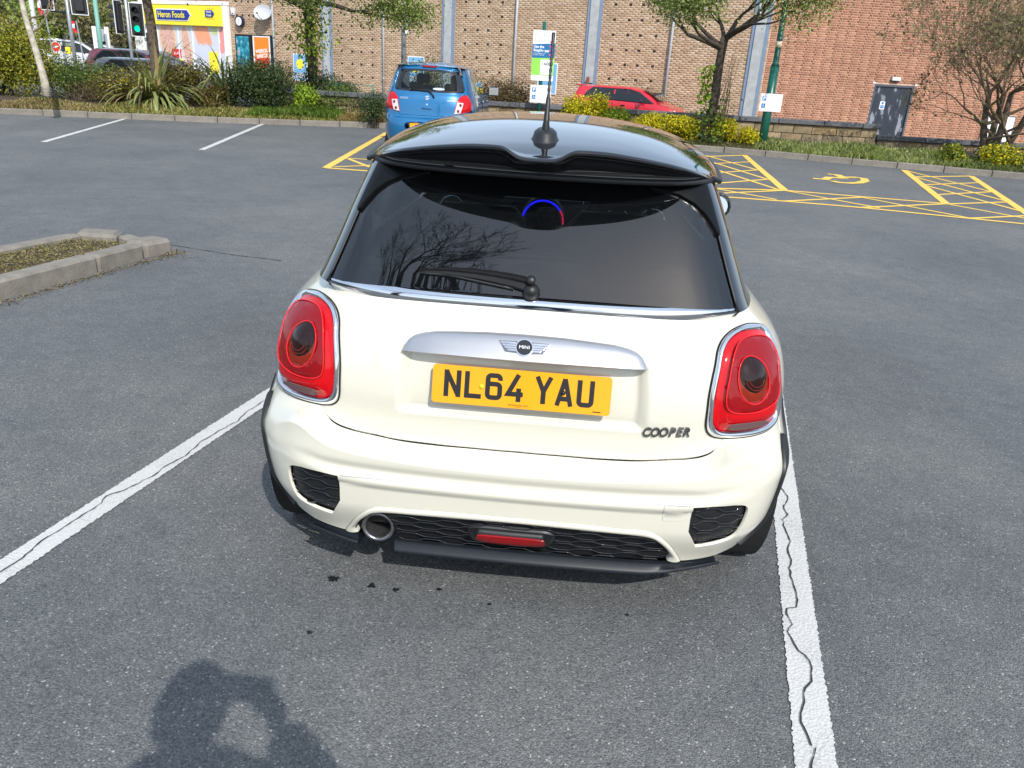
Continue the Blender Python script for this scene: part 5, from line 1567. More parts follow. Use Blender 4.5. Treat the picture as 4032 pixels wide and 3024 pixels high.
for x in (-.33,.33):
    mb=MB(); mb.bbox((x,1.62,.72),(.46,.16,.62),.06); se=mb.build("front_seat",M_mb,car,True); mb=MB(); mb.bbox((x,1.66,1.13),(.26,.10,.18),.04); mb.build("headrest",M_mb,se,True)
mb=MB(); mb.bbox((0,.92,.70),(1.15,.16,.50),.06); se=mb.build("rear_seat",M_mb,car,True)
for x in (-.30,.30): mb=MB(); mb.bbox((x,.93,1.0),(.24,.08,.12),.03); mb.build("headrest",M_mb,se,True)
mb=MB(); mb.bbox((0,.55,.94),(1.1,.62,.02),.008); mb.build("parcel_shelf",M_mb,car)
mb=MB(); mb.tube([(.36+.17*math.cos(2*math.pi*k/28),1.98+.05*math.sin(2*math.pi*k/28),.93+.165*math.sin(2*math.pi*k/28)) for k in range(28)],.014,7,closed=True); mb.build("steering_wheel",M_mb,car,True)

# ------------------------------------------------------------------ the blue hatchback in the disabled bay
BT=plan_table(5.0,.79,1.6)
BR_=[(.20,.07),(.32,.02),(.45,.0),(.58,.005),(.66,.03),(.72,.045),(.85,.06),(.98,.095),(1.02,.12),(1.2,.20),(1.36,.275),(1.42,.30),(1.50,.36)]
BWD=[(.20,.74),(.40,.77),(.60,.785),(.80,.785),(.95,.765),(1.05,.735),(1.2,.69),(1.36,.63),(1.44,.59),(1.50,.53)]
def blueS(a,z):
    xh,rc=plan(BT,a); w=spl(BWD,z); r=spl(BR_,z); ex=max(0,abs(a)-BT[-1][0])
    if z<.68: r-=.05*sm(.68,.64,z)*(1-sm(.62,.9,abs(a))) if False else .05*(1-sm(.62,.66,z))*(1-sm(.6,.9,abs(a)))
    return (xh*w, r+(1.6-r)*rc+ex, z)
blue=empty("blue_hatchback",(-2.415,11.55,.21),"small metallic blue hatchback parked facing away in the yellow hatched bay","car",R(2.5)); blue.scale=(1.045,)*3
M_blue=paint("metallic_blue_paint",(.008,.145,.34),.04,.30,.35)
M_clearlens=mat("clear_lamp_lens",(.62,.60,.58),.12,coat=1.0)
def bp(name,P,m,off=0.0,par=blue,step=.05,lip=.012,holes=(),so=False): return panel(name,blueS,P,m,par,step=step,bstep=.025,off=off,lip=lip,holes=holes,smooth_o=so)
WIN=[(-.594,1.372),(.0,1.392),(.62,1.372),(.676,1.26),(.676,1.088),(.477,1.05),(.0,1.047),(-.477,1.053),(-.63,1.10),(-.65,1.26)]
WINH=[(-.455,1.347),(.0,1.368),(.47,1.350),(.525,1.289),(.52,1.134),(.45,1.080),(-.119,1.077),(-.43,1.085),(-.50,1.135),(-.505,1.28)]
tgb=[(-.62,1.44),(.62,1.44),(.70,1.26),(.70,1.09),(.62,1.0),(.56,.93),(.49,.76),(.44,.69),(-.44,.69),(-.49,.76),(-.56,.93),(-.62,1.0),(-.70,1.09),(-.70,1.26)]
bp("tailgate",tgb,M_blue,holes=[WIN])
bp("window_border",WIN,M_gb,-.004,holes=[WINH],step=.08)
bp("rear_window",WINH,M_glass2,-.006,step=.08,lip=.003)
bump=[(-.44,.684),(.44,.684),(.50,.755),(.76,.765),(1.0,.76),(1.0,.22),(-1.0,.22),(-1.0,.76),(-.76,.765),(-.50,.755)]
PR=[(-.30,.575),(.30,.575),(.27,.44),(-.27,.44)]
bp("bumper",bump[::-1],M_blue,holes=[PR],lip=.02)
bp("plate_recess",PR[::-1],M_gb,-.03,lip=0)
mb=MB(); mb.bbox((0,-.055,.51),(.52,.012,.11),.003); npb=mb.build("number_plate",M_plate,blue); text("plate_text","SA66 KEV",.085,wallM((0,-.0625,.51),(1,0,0)),M_pblack,npb,bold=.002)
for s in (1,-1):
    S=(lambda P:P) if s<0 else (lambda P:[(-a,z) for a,z in P][::-1])
    l=bp("tail_light",S([(-.66,1.02),(-.60,1.02),(-.545,.985),(-.497,.941),(-.436,.726),(-.54,.745),(-.70,.775),(-.82,.80),(-.84,.88),(-.78,.98),(-.71,1.025)][::-1]) if s<0 else S([(-.66,1.02),(-.60,1.02),(-.545,.985),(-.497,.941),(-.436,.726),(-.54,.745),(-.70,.775),(-.82,.80),(-.84,.88),(-.78,.98),(-.71,1.025)][::-1]),M_lred,lambda a,z,d:.004+.014*sm(0,.05,d),step=.025)
    bp("clear_lens",S([(-.600,.905),(-.497,.910),(-.445,.735),(-.545,.752)][::-1]),M_clearlens,.020,par=l,step=.03,lip=.006)
    for z,a in ((.87,-.545),(.78,-.505)):
        bp("bulb",S(circ((a,z),.022,.024,14)),M_amber2,.023,par=l,step=.02,lip=.003)
    P=[(.70,1.44),(1.02,1.44),(1.02,.77),(.84,.78),(.86,.88),(.78,1.0),(.66,1.03),(.64,1.06),(.71,1.10),(.705,1.26)]
    bp("rear_quarter",(P if s>0 else mirror(P))[::-1],M_blue)
    # flank, windows and arch
    P=[(1.02,1.0),(4.0,1.0),(4.0,.24),(1.62,.24),(1.60,.40),(1.50,.52),(1.36,.57),(1.2,.52),(1.10,.40),(1.08,.24),(1.02,.24)]
    bp("body_side",(P if s>0 else mirror(P))[::-1],M_blue,step=.10)
    P=[(1.05,1.02),(2.3,1.02),(2.3,1.39),(1.15,1.39)]
    bp("side_window",(P if s>0 else mirror(P))[::-1],M_glass2,-.004,step=.1,lip=.003)
    P=[(2.34,1.02),(3.45,1.02),(3.2,1.15),(2.75,1.37),(2.34,1.39)]
    bp("front_window",(P if s>0 else mirror(P))[::-1],M_glass2,-.004,step=.1,lip=.003)
    for P in ([(1.02,1.0),(1.05,1.44),(1.13,1.40),(1.045,1.02),(3.5,1.02),(4.0,1.0)],[(1.12,1.395),(2.72,1.395),(2.75,1.44),(1.05,1.44)],[(2.30,1.02),(2.34,1.02),(2.34,1.395),(2.30,1.395)]):
        bp("window_frame",(P if s>0 else mirror(P)),M_gb if P[0][0]==2.30 else M_blue,.001,step=.1,lip=.004)
    for y0 in (1.75,2.75):
        mb=MB(); mb.tube([Vector(blueS(s*(y0+.5),.90))+snormal(blueS,s*(y0+.5),.9)*.03,Vector(blueS(s*(y0+.3),.90))+snormal(blueS,s*(y0+.3),.9)*.035],.014,6); mb.build("door_handle",M_chrome,blue,True)
    mb=MB(); mb.tube([Vector(blueS(s*(1.60+.65),z)) for z in np.linspace(.3,1.0,8)],.004,5); mb.build("door_gap",M_dark,blue)
    c=(s*.93,2.55,1.08)
    mb=MB(); mb.bbox(c,(.22,.12,.17),.05); mo=mb.build("door_mirror",M_gb,blue,True); mb=MB(); mb.bbox((c[0],c[1]-.062,c[2]),(.175,.006,.13),.002); mb.build("mirror_glass",mat("mirror_silver",(.55,.57,.58),.12,.9),mo)
    mb=MB(); mb.tube([(s*.74,2.55,1.02),(s*.86,2.55,1.05)],.02,6); mb.build("mirror_stalk",M_gb,mo)
    for y in (.62,2.95):
        mb=MB(); mb.lathe([(.20,-.09),(.285,-.09),(.293,-.06),(.293,.06),(.285,.09),(.20,.09)],(s*.66,y,.085),'X',30); w_=mb.build("wheel",M_rubber,blue,True); mb=MB(); mb.lathe([(.20,s*.085),(.19,s*.06),(.05,s*.075),(.0005,s*.075)],(s*.66,y,.085),'X',20); mb.build("rim",M_alloy,w_,True)
# roof with pressed ribs
rowsP=[]
for y in np.linspace(.30,2.5,24):
    w=.59-.03*abs((y-1.3)/1.2)**2; zt=1.435+.075*min(1,max(0,(y-.28)/.6))**.6-.03*max(0,y-1.8)**2
    row=[]
    for t in np.linspace(-1,1,61):
        rib=.006*sum(math.exp(-((t-c)/.035)**2) for c in (-.66,-.40,-.13,.13,.40,.66))*(1 if y>.42 else 0)
        row.append((w*t,y,1.425+(zt-1.425)*max(0,1-abs(t)**2.6)**.6+rib))
    rowsP.append(row)
surfloft("roof",rowsP,M_blue,blue)
bp("roof_spoiler",[(-.60,1.435),(.60,1.435),(.58,1.378),(0,1.398),(-.58,1.378)],M_blue,lambda a,z,d:.022*sm(0,.03,d),step=.03,lip=.02)
bp("brake_light",[(-.155,1.432),(.155,1.432),(.15,1.412),(-.15,1.412)],M_lred2,.026,step=.03,lip=.01)
surfloft("windscreen",[[(t*.55,2.5+.06*(1-t*t),1.43+.05*max(0,1-abs(t)**2.6)) for t in np.linspace(-1,1,13)],[(t*.74,3.25+.15*(1-t*t),1.0) for t in np.linspace(-1,1,13)]],M_glass2,blue,flip=True)
surfloft("bonnet",[[(t*.76,3.2+.2*(1-t*t),1.0+.02*(1-t*t)) for t in np.linspace(-1,1,13)],[(t*.74,3.6+.12*(1-t*t),.90) for t in np.linspace(-1,1,13)],[(t*.70,3.75+.12*(1-t*t),.70) for t in np.linspace(-1,1,13)],[(t*.70,3.75+.12*(1-t*t),.25) for t in np.linspace(-1,1,13)]],M_blue,blue,flip=True)
# handle, lock, badge, lettering, wiper, sticker
bp("handle_recess",[(-.085,.805),(.085,.805),(.08,.73),(-.085,.73)],M_blue,-.012,step=.03,lip=0)
mb=MB(); mb.tube([Vector(blueS(a,.80))+snormal(blueS,a,.80)*.006 for a in (-.08,-.03,.03,.08)],.012,8); mb.build("tailgate_handle",M_blue,blue,True)
bp("lock",circ((.0,.858),.014,.014,14),M_chrome,.006,step=.01,lip=.006)
def bM(a,z,h=.006):
    c=Vector(blueS(a,z)); n=snormal(blueS,a,z); r_=(Vector(blueS(a+.02,z))-Vector(blueS(a-.02,z))).normalized(); u=n.cross(r_); c=c+n*h
    return Matrix(((r_.x,u.x,n.x,c.x),(r_.y,u.y,n.y,c.y),(r_.z,u.z,n.z,c.z),(0,0,0,1)))
text("lettering","SUZUKI",.040,bM(-.388,.939),M_chrome,blue,bold=.001,sx=1.0); text("lettering","CELERIO",.034,bM(.405,.930),M_chrome,blue,bold=.001,sx=1.1)
sM=bM(0,.957)
for pts in ([(.036,.014),(.004,.040),(-.040,.010),(.010,-.010),(-.004,-.016),(-.018,-.010),(-.032,-.020),(-.004,-.040),(.040,-.010),(-.010,.010),(.004,.016),(.018,.010)],):
    mb=MB(); mb.poly([sM@Vector((x,y,0)) for x,y in pts],sM.to_3x3()@Vector((0,0,.004))); mb.build("emblem",M_chrome,blue)
mb=MB(); mb.tube([Vector(blueS(a,z))+snormal(blueS,a,z)*h for a,z,h in ((.115,.962,.02),(.075,1.02,.035),(.02,1.062,.035),(-.15,1.065,.025),(-.32,1.058,.02))],[.014,.013,.012,.010,.008],8); mb.build("rear_wiper",M_black_plastic,blue,True)
bp("window_sticker",circ((.19,1.10),.105,.018,20),mat("sticker_blue_white",(.45,.55,.78),.4),.001,step=.03,lip=0,so=True)
mb=MB(); mb.box(-.62,.62,.2,3.3,.26,.30); mb.build("underbody_box",M_dark,blue)
M_seat=mat("grey_seat_cloth",(.05,.055,.065),.9)
for x in (-.31,.31):
    mb=MB(); mb.bbox((x,1.75,.85),(.44,.14,.58),.06); q=mb.build("front_seat",M_seat,blue,True); mb=MB(); mb.bbox((x,1.78,1.24),(.25,.09,.17),.04); mb.build("headrest",M_seat,q,True)
mb=MB(); mb.bbox((0,.85,.80),(1.1,.14,.52),.06); q=mb.build("rear_seat",M_seat,blue,True)
for x in (-.30,.30): mb=MB(); mb.bbox((x,.86,1.12),(.23,.07,.13),.03); mb.build("headrest",M_seat,q,True)

# ------------------------------------------------------------------ side-on hatchback (red) and the cars on the road
def side_car(name,label,cat,loc,rz,m,sx=1.0,group=None,tall=1.0,detail=True):
    """x runs nose-ward, y across; 4.1 m long"""
    o=empty(name,loc,label,cat,rz,group)
    prof=[(0,.55,.95,.96,.80),(.06,.35,.90,1.02,.86),(.18,.30,1.0,1.40,.87),(.32,.26,1.02,1.455,.88),(.9,.24,1.0,1.485,.885),(1.6,.22,.98,1.49,.89),(2.2,.22,.96,1.475,.89),(2.6,.22,.95,1.41,.89),(3.0,.22,.945,1.22,.885),(3.28,.22,.94,1.02,.88),(3.35,.22,.93,.95,.88),(3.75,.24,.84,.86,.86),(4.0,.28,.70,.73,.79),(4.12,.38,.55,.58,.62)]
    rows=[]
    for (x,zb,zl,zr,w) in prof:
        g=max(0,min(1,(zr-zl)/.45)); wr=w-.02-.25*g
        rows.append([(x*sx,s*yy,zz*tall) for s,yy,zz in [(-1,w*.90,zb),(-1,w,zb+.18),(-1,w*1.0,(zb+zl)/2),(-1,w*.985,zl-.04),(-1,w*.955,zl),(-1,wr+(w*.955-wr)*.45,zl+(zr-zl)*.55),(-1,wr,zr-.05*g),(-1,wr*.75,zr-.01*g),(1,0,zr),(1,wr*.75,zr-.01*g),(1,wr,zr-.05*g),(1,wr+(w*.955-wr)*.45,zl+(zr-zl)*.55),(1,w*.955,zl),(1,w*.985,zl-.04),(1,w*1.0,(zb+zl)/2),(1,w,zb+.18),(1,w*.90,zb)]])
    b=surfloft("body",rows,m,o,True); autosmooth(b,42)
    n=len(rows[0]); b.data.update()
    mb=MB(); mb.add(rows[0],[tuple(range(n))]); mb.build("rear_panel",m,o)
    def sp_(x,f,s=-1,out=.008):   # on the cabin side, f from belt (0) to gutter (1)
        for i in range(len(prof)-1):
            if prof[i][0]<=x<=prof[i+1][0]:
                t=(x-prof[i][0])/(prof[i+1][0]-prof[i][0]); zb,zl,zr,w=[prof[i][k]+t*(prof[i+1][k]-prof[i][k]) for k in (1,2,3,4)]
        g=max(0,min(1,(zr-zl)/.45)); wr=w-.02-.25*g
        y0,y1=w*.955,wr; return (x*sx,s*(y0+(y1-y0)*f+out),(zl+(zr-.05*g-zl)*f)*tall)
    for s in (-1,1):
        for P in ([(.50,.08),(.62,.55),(.80,.86),(1.62,.88),(1.62,.05)],[(1.68,.05),(1.68,.88),(2.2,.87),(2.55,.80),(2.9,.55),(3.12,.12),(3.0,.05)]):
            mb=MB(); q=[sp_(x,f,s,.034) for x,f in P]; mb.poly(q,(0,-s*.02,0)); mb.build("side_window",M_glass2 if not detail else M_glass,o)
        mb=MB(); mb.poly([sp_(x,f,s,.028) for x,f in [(.44,.03),(.58,.62),(.78,.93),(2.2,.93),(2.6,.86),(2.95,.58),(3.2,.08),(3.0,.0)]],(0,-s*.03,0)); mb.build("window_surround",M_gb,o)
        for x in (.72,3.32):
            mb=MB(); mb.lathe([(.001,-.10),(.22,-.10),(.30,-.09),(.31,-.05),(.31,.05),(.30,.09),(.22,.10),(.001,.10)],(x*sx,s*.76,.31),'Y',22); wq=mb.build("wheel",M_rubber,o,True)
            mb=MB(); mb.lathe([(.20,s*.105),(.19,s*.08),(.001,s*.095)],(x*sx,s*.76,.31),'Y',18); mb.build("rim",M_alloy,wq,True)
            mb=MB(); mb.lathe([(.36,-.005),(.36,.005),(.001,.005)],(x*sx,s*.868,.33),'Y',22); mb.build("wheel_arch",M_dark,o)
        if detail:
            for x in (1.35,2.05):
                mb=MB(); mb.bbox((x*sx,s*.905,.83),(.17,.03,.03),.01); mb.build("door_handle",M_gb,o)
            mb=MB(); mb.bbox((2.78*sx,s*1.0,1.0),(.12,.20,.14),.04); mb.build("door_mirror",M_gb,o,True)
            mb=MB(); mb.box(.9*sx,3.1*sx,s*.885-.02,s*.885+.02,.22,.34); mb.build("sill",mat("grey_sill",(.10,.10,.105),.6),o)
            for x in (1.65,2.55): 
                mb=MB(); mb.box(x*sx-.005,x*sx+.005,s*.893-.004,s*.893+.004,.35,.93); mb.build("door_gap",M_dark,o)
        mb=MB(); mb.bbox((3.88*sx,s*.70,.70),(.26,.20,.13),.05); mb.build("headlight",M_clearlens,o,True)
        mb=MB(); mb.bbox((.07*sx,s*.72,.92*tall),(.14,.26,.17),.05); mb.build("tail_light",M_lred2,o,True)
    # front and rear glass
    mb=MB(); mb.add([(.10*sx,-.64,1.06*tall),(.10*sx,.64,1.06*tall),(.20*sx,.56,1.37*tall),(.20*sx,-.56,1.37*tall)],[(0,1,2,3)]); mb.build("rear_window",M_gb,o)
    mb=MB(); mb.add([(2.64*sx,-.54,1.475*tall),(2.64*sx,.54,1.475*tall),(3.02*sx,.66,1.315*tall),(3.02*sx,-.66,1.315*tall),(3.34*sx,.72,1.09*tall),(3.34*sx,-.72,1.09*tall)],[(0,1,2,3),(3,2,4,5)]); mb.build("windscreen",M_glass if not detail else M_gb,o)
    if detail:
        mb=MB(); mb.bbox((.12*sx,0,1.445*tall),(.26,1.10,.035),.012); mb.build("roof_spoiler",m,o,True)
        mb=MB(); mb.bbox((.40*sx,0,1.50*tall),(.14,.04,.05),.015); mb.build("roof_aerial",M_gb,o)
    return o
M_rpaint=paint("red_car_paint",(.58,.006,.022))
side_car("red_hatchback","bright red hatchback parked side on behind the yellow shrubs","car",tw(-6.52,.10,1.2),R(-21.71),M_rpaint,1.0)
side_car("white_suv","white car far down the road beside the green lamp post","car",(*(-26.491, 40.495, 1.788)[:2],(-26.450, 40.497, 2.061)[2]-1.66),R(-8),paint("white_van_paint",(.66,.66,.65)),.95,"cars on the road behind the shrubs",1.12,False)
side_car("dark_red_car","dark red car passing behind the strappy green plant","car",(*(-18.429, 28.938, 1.664)[:2],(-17.762, 28.977, 1.832)[2]-1.53),R(-12),paint("dark_red_paint",(.12,.006,.018)),1.0,"cars on the road behind the shrubs",1.03,False)
side_car("grey_car","dark grey car in front of the dark red car on the road","car",(*(-16.795, 26.528, 1.577)[:2],(-16.217, 26.561, 1.700)[2]-1.62),R(-10),paint("dark_grey_paint",(.07,.08,.09)),1.0,"cars on the road behind the shrubs",.98,False)
side_car("silver_car","pale car half hidden beside the white lamp post","car",(*(-26.330, 36.497, 1.911)[:2],(-25.931, 36.520, 2.157)[2]-1.56),R(20),paint("pale_silver_paint",(.5,.52,.54)),.9,"cars on the road behind the shrubs",1.05,False)

# ------------------------------------------------------------------ plants
def leafcloud(pts, nrm, size, rs, aspect=1.6, jitter=.9, droop=0.0):
    """one diamond-ish leaf (quad) at every point; returns V,F arrays"""
    n=len(pts)
    d=rs.normal(size=(n,3))*jitter+nrm
    d/=np.linalg.norm(d,axis=1,keepdims=True)+1e-9
    t=rs.normal(size=(n,3)); t[:,2]-=droop; t-=d*(t*d).sum(1,keepdims=True); t/=np.linalg.norm(t,axis=1,keepdims=True)+1e-9
    b=np.cross(d,t)
    s=size*rs.uniform(.6,1.35,size=(n,1))
    a=pts-t*s*aspect*.5; c=pts+t*s*aspect*.5
    m1=pts+b*s*.5+d*s*.12; m2=pts-b*s*.5+d*s*.12
    V=np.stack([a,m1,c,m2],1).reshape(-1,3)
    F=np.arange(n*4).reshape(n,4)
    return V,F
def shrub(name,label,c,rad,n,size,cols,seed,cat="shrub",lumps=9,group=None,trans=.25,droop=0.0,aspect=1.6,flat=.55,twig=True,extra=None,lumpy=.55,stemcol=None):
    """mound of foliage: lumps of leaves round a few stems. c on the ground, rad = (rx, ry, height)"""
    rs=np.random.RandomState(seed); n=int(n*2.0)
    o=empty(name,c,label,cat,0,group)
    P=[];N=[]
    L=[]
    for k in range(lumps):
        a=rs.uniform(0,2*np.pi); r_=np.sqrt(rs.uniform(0,1))*.72; h=rs.uniform(.25,.78)*(1-.35*r_*r_)
        L.append((r_*np.cos(a)*rad[0],r_*np.sin(a)*rad[1],h*rad[2],rs.uniform(.30,.52)))
    L.append((0,0,rad[2]*.55,.55))
    w=np.array([l[3]**2 for l in L]); w/=w.sum()
    for l,k in zip(L,rs.multinomial(n,w)):
        u=rs.normal(size=(k,3)); u/=np.linalg.norm(u,axis=1,keepdims=True)
        rr=rs.uniform(0,1,size=(k,1))**(.33 if lumpy<.6 else .25)*(1+.18*rs.normal(size=(k,1)))
        q=u*rr*np.array([rad[0],rad[1],rad[2]*flat])*l[3]*1.25+np.array(l[:3])
        P.append(q);N.append(u)
    P=np.concatenate(P);N=np.concatenate(N)
    P[:,2]=np.abs(P[:,2])*1.0+.01
    V,F=leafcloud(P,N*.8+np.array([0,0,.25]),size*.68,rs,aspect,.7,droop)
    f=link("foliage",np_mesh("foliage",V,F,leaf_mat(name+"_leaf",cols,trans=trans)),o); tag(f,kind='stuff')
    if twig:
        mb=MB()
        for k in range(16):
            l=L[k%len(L)]; a=rs.uniform(0,6.3)
            e=Vector((l[0]+.25*rad[0]*math.cos(a)*.6,l[1]+.25*rad[1]*math.sin(a)*.6,l[2]+rad[2]*.12)); b=Vector((rs.uniform(-.15,.15)*rad[0],rs.uniform(-.15,.15)*rad[1],-.12))
            m_=b.lerp(e,.5)+Vector((rs.uniform(-.08,.08),rs.uniform(-.08,.08),.08))
            mb.tube([b,m_,e],[.018,.011,.004],5)
        mb.build("stem",stemcol or M_bark_dark,o)
    if extra: extra(o,P,rs)
    return o
def twigs(o,rad,n,seed,m,L=(.3,.7),r_=.004,up=.6):
    rs=np.random.RandomState(seed); mb=MB()
    for k in range(n):
        a=rs.uniform(0,6.28); q=np.sqrt(rs.uniform(0,1)); b=Vector((q*math.cos(a)*rad[0],q*math.sin(a)*rad[1],rs.uniform(0,.6)*rad[2]))
        d=Vector((rs.normal(),rs.normal(),rs.normal()*.5+up)).normalized(); l=rs.uniform(*L)
        mb.tube([b,b+d*l*.5+Vector(rs.normal(size=3)*.03),b+d*l],[r_,r_*.8,r_*.4],4,False)
    t=mb.build("twigs",m,o); tag(t,kind='stuff'); return t

GOLD=[(0.068,0.101,0.011),(0.149,0.176,0.016),(0.270,0.270,0.024),(0.405,0.365,0.034),(0.216,0.230,0.020)]
MIDG=[(0.034,0.068,0.014),(0.068,0.115,0.022),(0.115,0.176,0.030),(0.162,0.216,0.041),(0.081,0.135,0.027)]
DARKG=[(0.020,0.041,0.016),(0.038,0.068,0.024),(0.061,0.097,0.030),(0.101,0.135,0.041),(0.041,0.074,0.027)]
LIME=[(0.121,0.216,0.016),(0.230,0.351,0.024),(0.351,0.486,0.034),(0.176,0.270,0.024)]
YEL=[(.16,.20,.008),(.42,.38,.010),(.60,.52,.012),(.74,.62,.02),(.34,.36,.012)]
BRN=[(0.047,0.047,0.019),(0.095,0.061,0.024),(0.162,0.095,0.038),(0.061,0.074,0.024),(0.203,0.115,0.047)]
def at(c): return (c[0],c[1],c[2])
shrub("conifer_hedge","big golden green bushy conifer at the left edge of the bed",(-13.55,16.6,.55),(1.35,1.0,1.95),9000,.055,GOLD,11,"shrub",16,droop=.4)
shrub("green_shrub","mid green loose shrub behind the leaning pale trunk",(-11.8,16.9,.50),(1.0,.75,1.12),5200,.045,MIDG,12,"shrub",12)
o=shrub("yellow_flowering_shrub","straggly shrub with yellow flower sprays left of the strappy plant",(-10.6,16.7,.48),(.85,.6,.85),2600,.045,[(.06,.06,.02),(.10,.09,.03),(.14,.12,.03),(.45,.36,.02),(.09,.10,.03)],13,"shrub",9,twig=True)
twigs(o,(.8,.5,.8),150,3,M_twig)
o=shrub("dead_brush","tangle of dry brown stems beside the pale trunk",(-11.35,16.35,.46),(.6,.35,.62),500,.035,BRN,14,"shrub",6); twigs(o,(.55,.35,.5),160,4,M_twig,(.25,.55),.004,.5)
shrub("dark_cotoneaster","large dark green weeping mound right of the strappy plants",(-7.62,17.6,.48),(1.05,.8,1.32),9500,.042,DARKG,15,"shrub",18,droop=1.3,aspect=1.9)
shrub("dark_low_shrub","dark spreading shrub behind the ivy covered trunk",(-6.45,18.6,.5),(1.0,.6,1.15),4200,.045,DARKG,16,"shrub",10,droop=.8)
shrub("brown_green_shrub","low bronze green shrub between the strappy plants and the dark mound",(-8.75,17.1,.46),(.55,.4,.62),2200,.04,[(.06,.05,.015),(.11,.085,.02),(.16,.13,.03),(.22,.16,.03)],17,"shrub",7)
shrub("lime_shrub","small bright lime green shrub left of the ivy covered trunk",(-6.55,17.75,.48),(.38,.32,.75),1900,.045,LIME,18,"shrub",7)
shrub("mixed_green_shrub","mixed dark and lime green shrub at the foot of the ivy covered trunk",(-5.75,18.0,.48),(.75,.5,.80),3600,.042,[(.03,.05,.015),(.05,.08,.02),(.15,.24,.02),(.09,.14,.02)],19,"shrub",11)
o=shrub("grey_green_shrub","low grey green shrub sprawling toward the blue car",(-4.95,18.15,.46),(.65,.4,.62),2400,.036,[(.03,.04,.02),(.05,.06,.025),(.08,.085,.04),(.10,.09,.04)],20,"shrub",8); twigs(o,(.6,.4,.4),60,9,M_twig)
o=shrub("bronze_shrub","brown and dark green shrub right of the blue car",(-1.75,18.5,.44),(.95,.5,1.28),5200,.04,BRN,21,"shrub",13)
shrub("wall_conifer","small dark green conifer showing above the blue car roof",(*(-3.835, 18.959, 1.909)[:2],.08),(.62,.4,2.0),2600,.05,DARKG,22,"shrub",9)
shrub("small_dark_shrub","small dark shrub just left of the blue car",(*(-4.675, 17.008, 0.748)[:2],.44),(.35,.3,.80),1100,.04,DARKG,23,"shrub",6)  # small mound of dark green leaves
# yellow shrubs
ylab=["tall yellow leaved shrub beside the parking sign post","greener yellow shrub in front of the red car's tail","bright yellow shrub in front of the red car's doors","yellow shrub in front of the red car's bonnet","yellow shrub left of the young tree trunk","small yellow shrub at the foot of the young tree","lone yellow shrub below the grey door","large yellow shrub under the bare tree","yellow shrub at the right edge of the bed"]
for i,(x,y,z,rx,ry,h,n,cols) in enumerate((
    (.38,18.1,.42,.62,.40,1.02,3000,YEL),(1.12,17.75,.42,.50,.4,.74,2100,YEL[:2]+LIME+YEL[2:3]),(1.92,17.55,.42,.55,.38,.66,2300,YEL),(2.75,17.45,.42,.55,.38,.62,2300,YEL),(3.42,17.25,.42,.45,.35,.66,2000,YEL),(4.12,17.05,.42,.30,.25,.46,1000,YEL),
    (8.25,15.85,.36,.36,.25,.44,1100,YEL[:1]+MIDG[2:]+YEL[1:3]),(9.35,15.95,.35,.48,.32,.58,2100,YEL[:1]+MIDG[2:4]+YEL[1:]),(10.35,15.75,.33,.60,.4,.75,2600,YEL))):
    shrub("yellow_shrub",ylab[i],(x,y,z),(rx,ry,h),n,.052,cols,30+i,"shrub",9,"yellow leaved shrubs along the bed",trans=.3)

# strappy plants: every leaf its own blade
M_strap=leaf_mat("strap_leaf",[(.08,.115,.03),(.13,.17,.045),(.19,.23,.07),(.27,.29,.11),(.36,.34,.15)],.42,.12)
M_strapd=leaf_mat("dry_strap_leaf",[(.30,.22,.10),(.42,.32,.17),(.45,.26,.03)],.6,.1)
def phormium(label,c,n,L,seed,spread=1.0,lean=(0,0)):
    rs=random.Random(seed); o=empty("strap_leaf_plant",c,label,"plant")
    for i in range(n):
        a=rs.uniform(0,6.283); tilt=(rs.uniform(.15,1.75) if rs.random()<.35 else rs.uniform(.8,1.75))*spread; l=L*rs.uniform(.6,1.1); w=rs.uniform(.018,.034); dry=rs.random()<.12
        d=Vector((math.cos(a),math.sin(a),0)); side=Vector((-d.y,d.x,0))
        p=Vector((rs.uniform(-.12,.12),rs.uniform(-.12,.12),0)); V=[];F=[]; ang=tilt*.50; k=9; fold=rs.random()<.3; fk=rs.randint(4,7)
        for j in range(k+1):
            t=j/k; ww=w*(.55+.75*math.sin(min(1,t*1.5)*1.57))*(1 if t<.62 else max(.03,(1-t)/.38))
            V+=[p+side*ww,p+side*0+d*.0+Vector((0,0,-.008)),p-side*ww]
            p=p+(d*math.sin(ang)+Vector((lean[0],lean[1],0))+Vector((0,0,math.cos(ang))))*(l/k)
            ang+=tilt*.19+(1.6 if fold and j==fk else 0)*(.8)
            ang=min(ang,2.7)
        for j in range(k):
            b=3*j; F+=[(b,b+1,b+4,b+3),(b+1,b+2,b+5,b+4)]
        link("leaf",raw_mesh("leaf",V,F,M_strapd if dry else M_strap,True),o)
    return o
phormium("large sprawling strap leaved plant in the middle of the left bed",(-9.95,16.9,.46),230,1.7,5,1.0)
phormium("upright strap leaved plant in front of the shop window",(-8.55,17.7,.48),46,1.9,6,.62,(.05,0))
shrub("bronze_yellow_shrub","bronze and yellow shrub filling in behind the sprawling strappy plant",(-10.0,17.75,.46),(1.15,.5,1.20),4500,.045,[(.08,.07,.02),(.15,.12,.03),(.22,.18,.04),(.34,.28,.05)],24,"shrub",9)
phormium("strap leaved clump behind the large sprawling plant",(-9.3,18.2,.48),22,1.45,8,.9)
o=empty("dead_flower_stem",(-8.1,17.6,.5),"tall dead brown flower stem leaning right in front of the adverts","plant"); mb=MB(); mb.tube([(0,0,0),(.35,0,.75),(.75,0,1.35),(1.25,.0,1.85)],[.012,.010,.008,.005],5)
for k in range(9): t=.5+.055*k; q=Vector((0,0,0)).lerp(Vector((1.25,0,1.85)),t); mb.tube([q,q+Vector((-.05 if k%2 else .09,.03,.06))],[.012,.004],4)
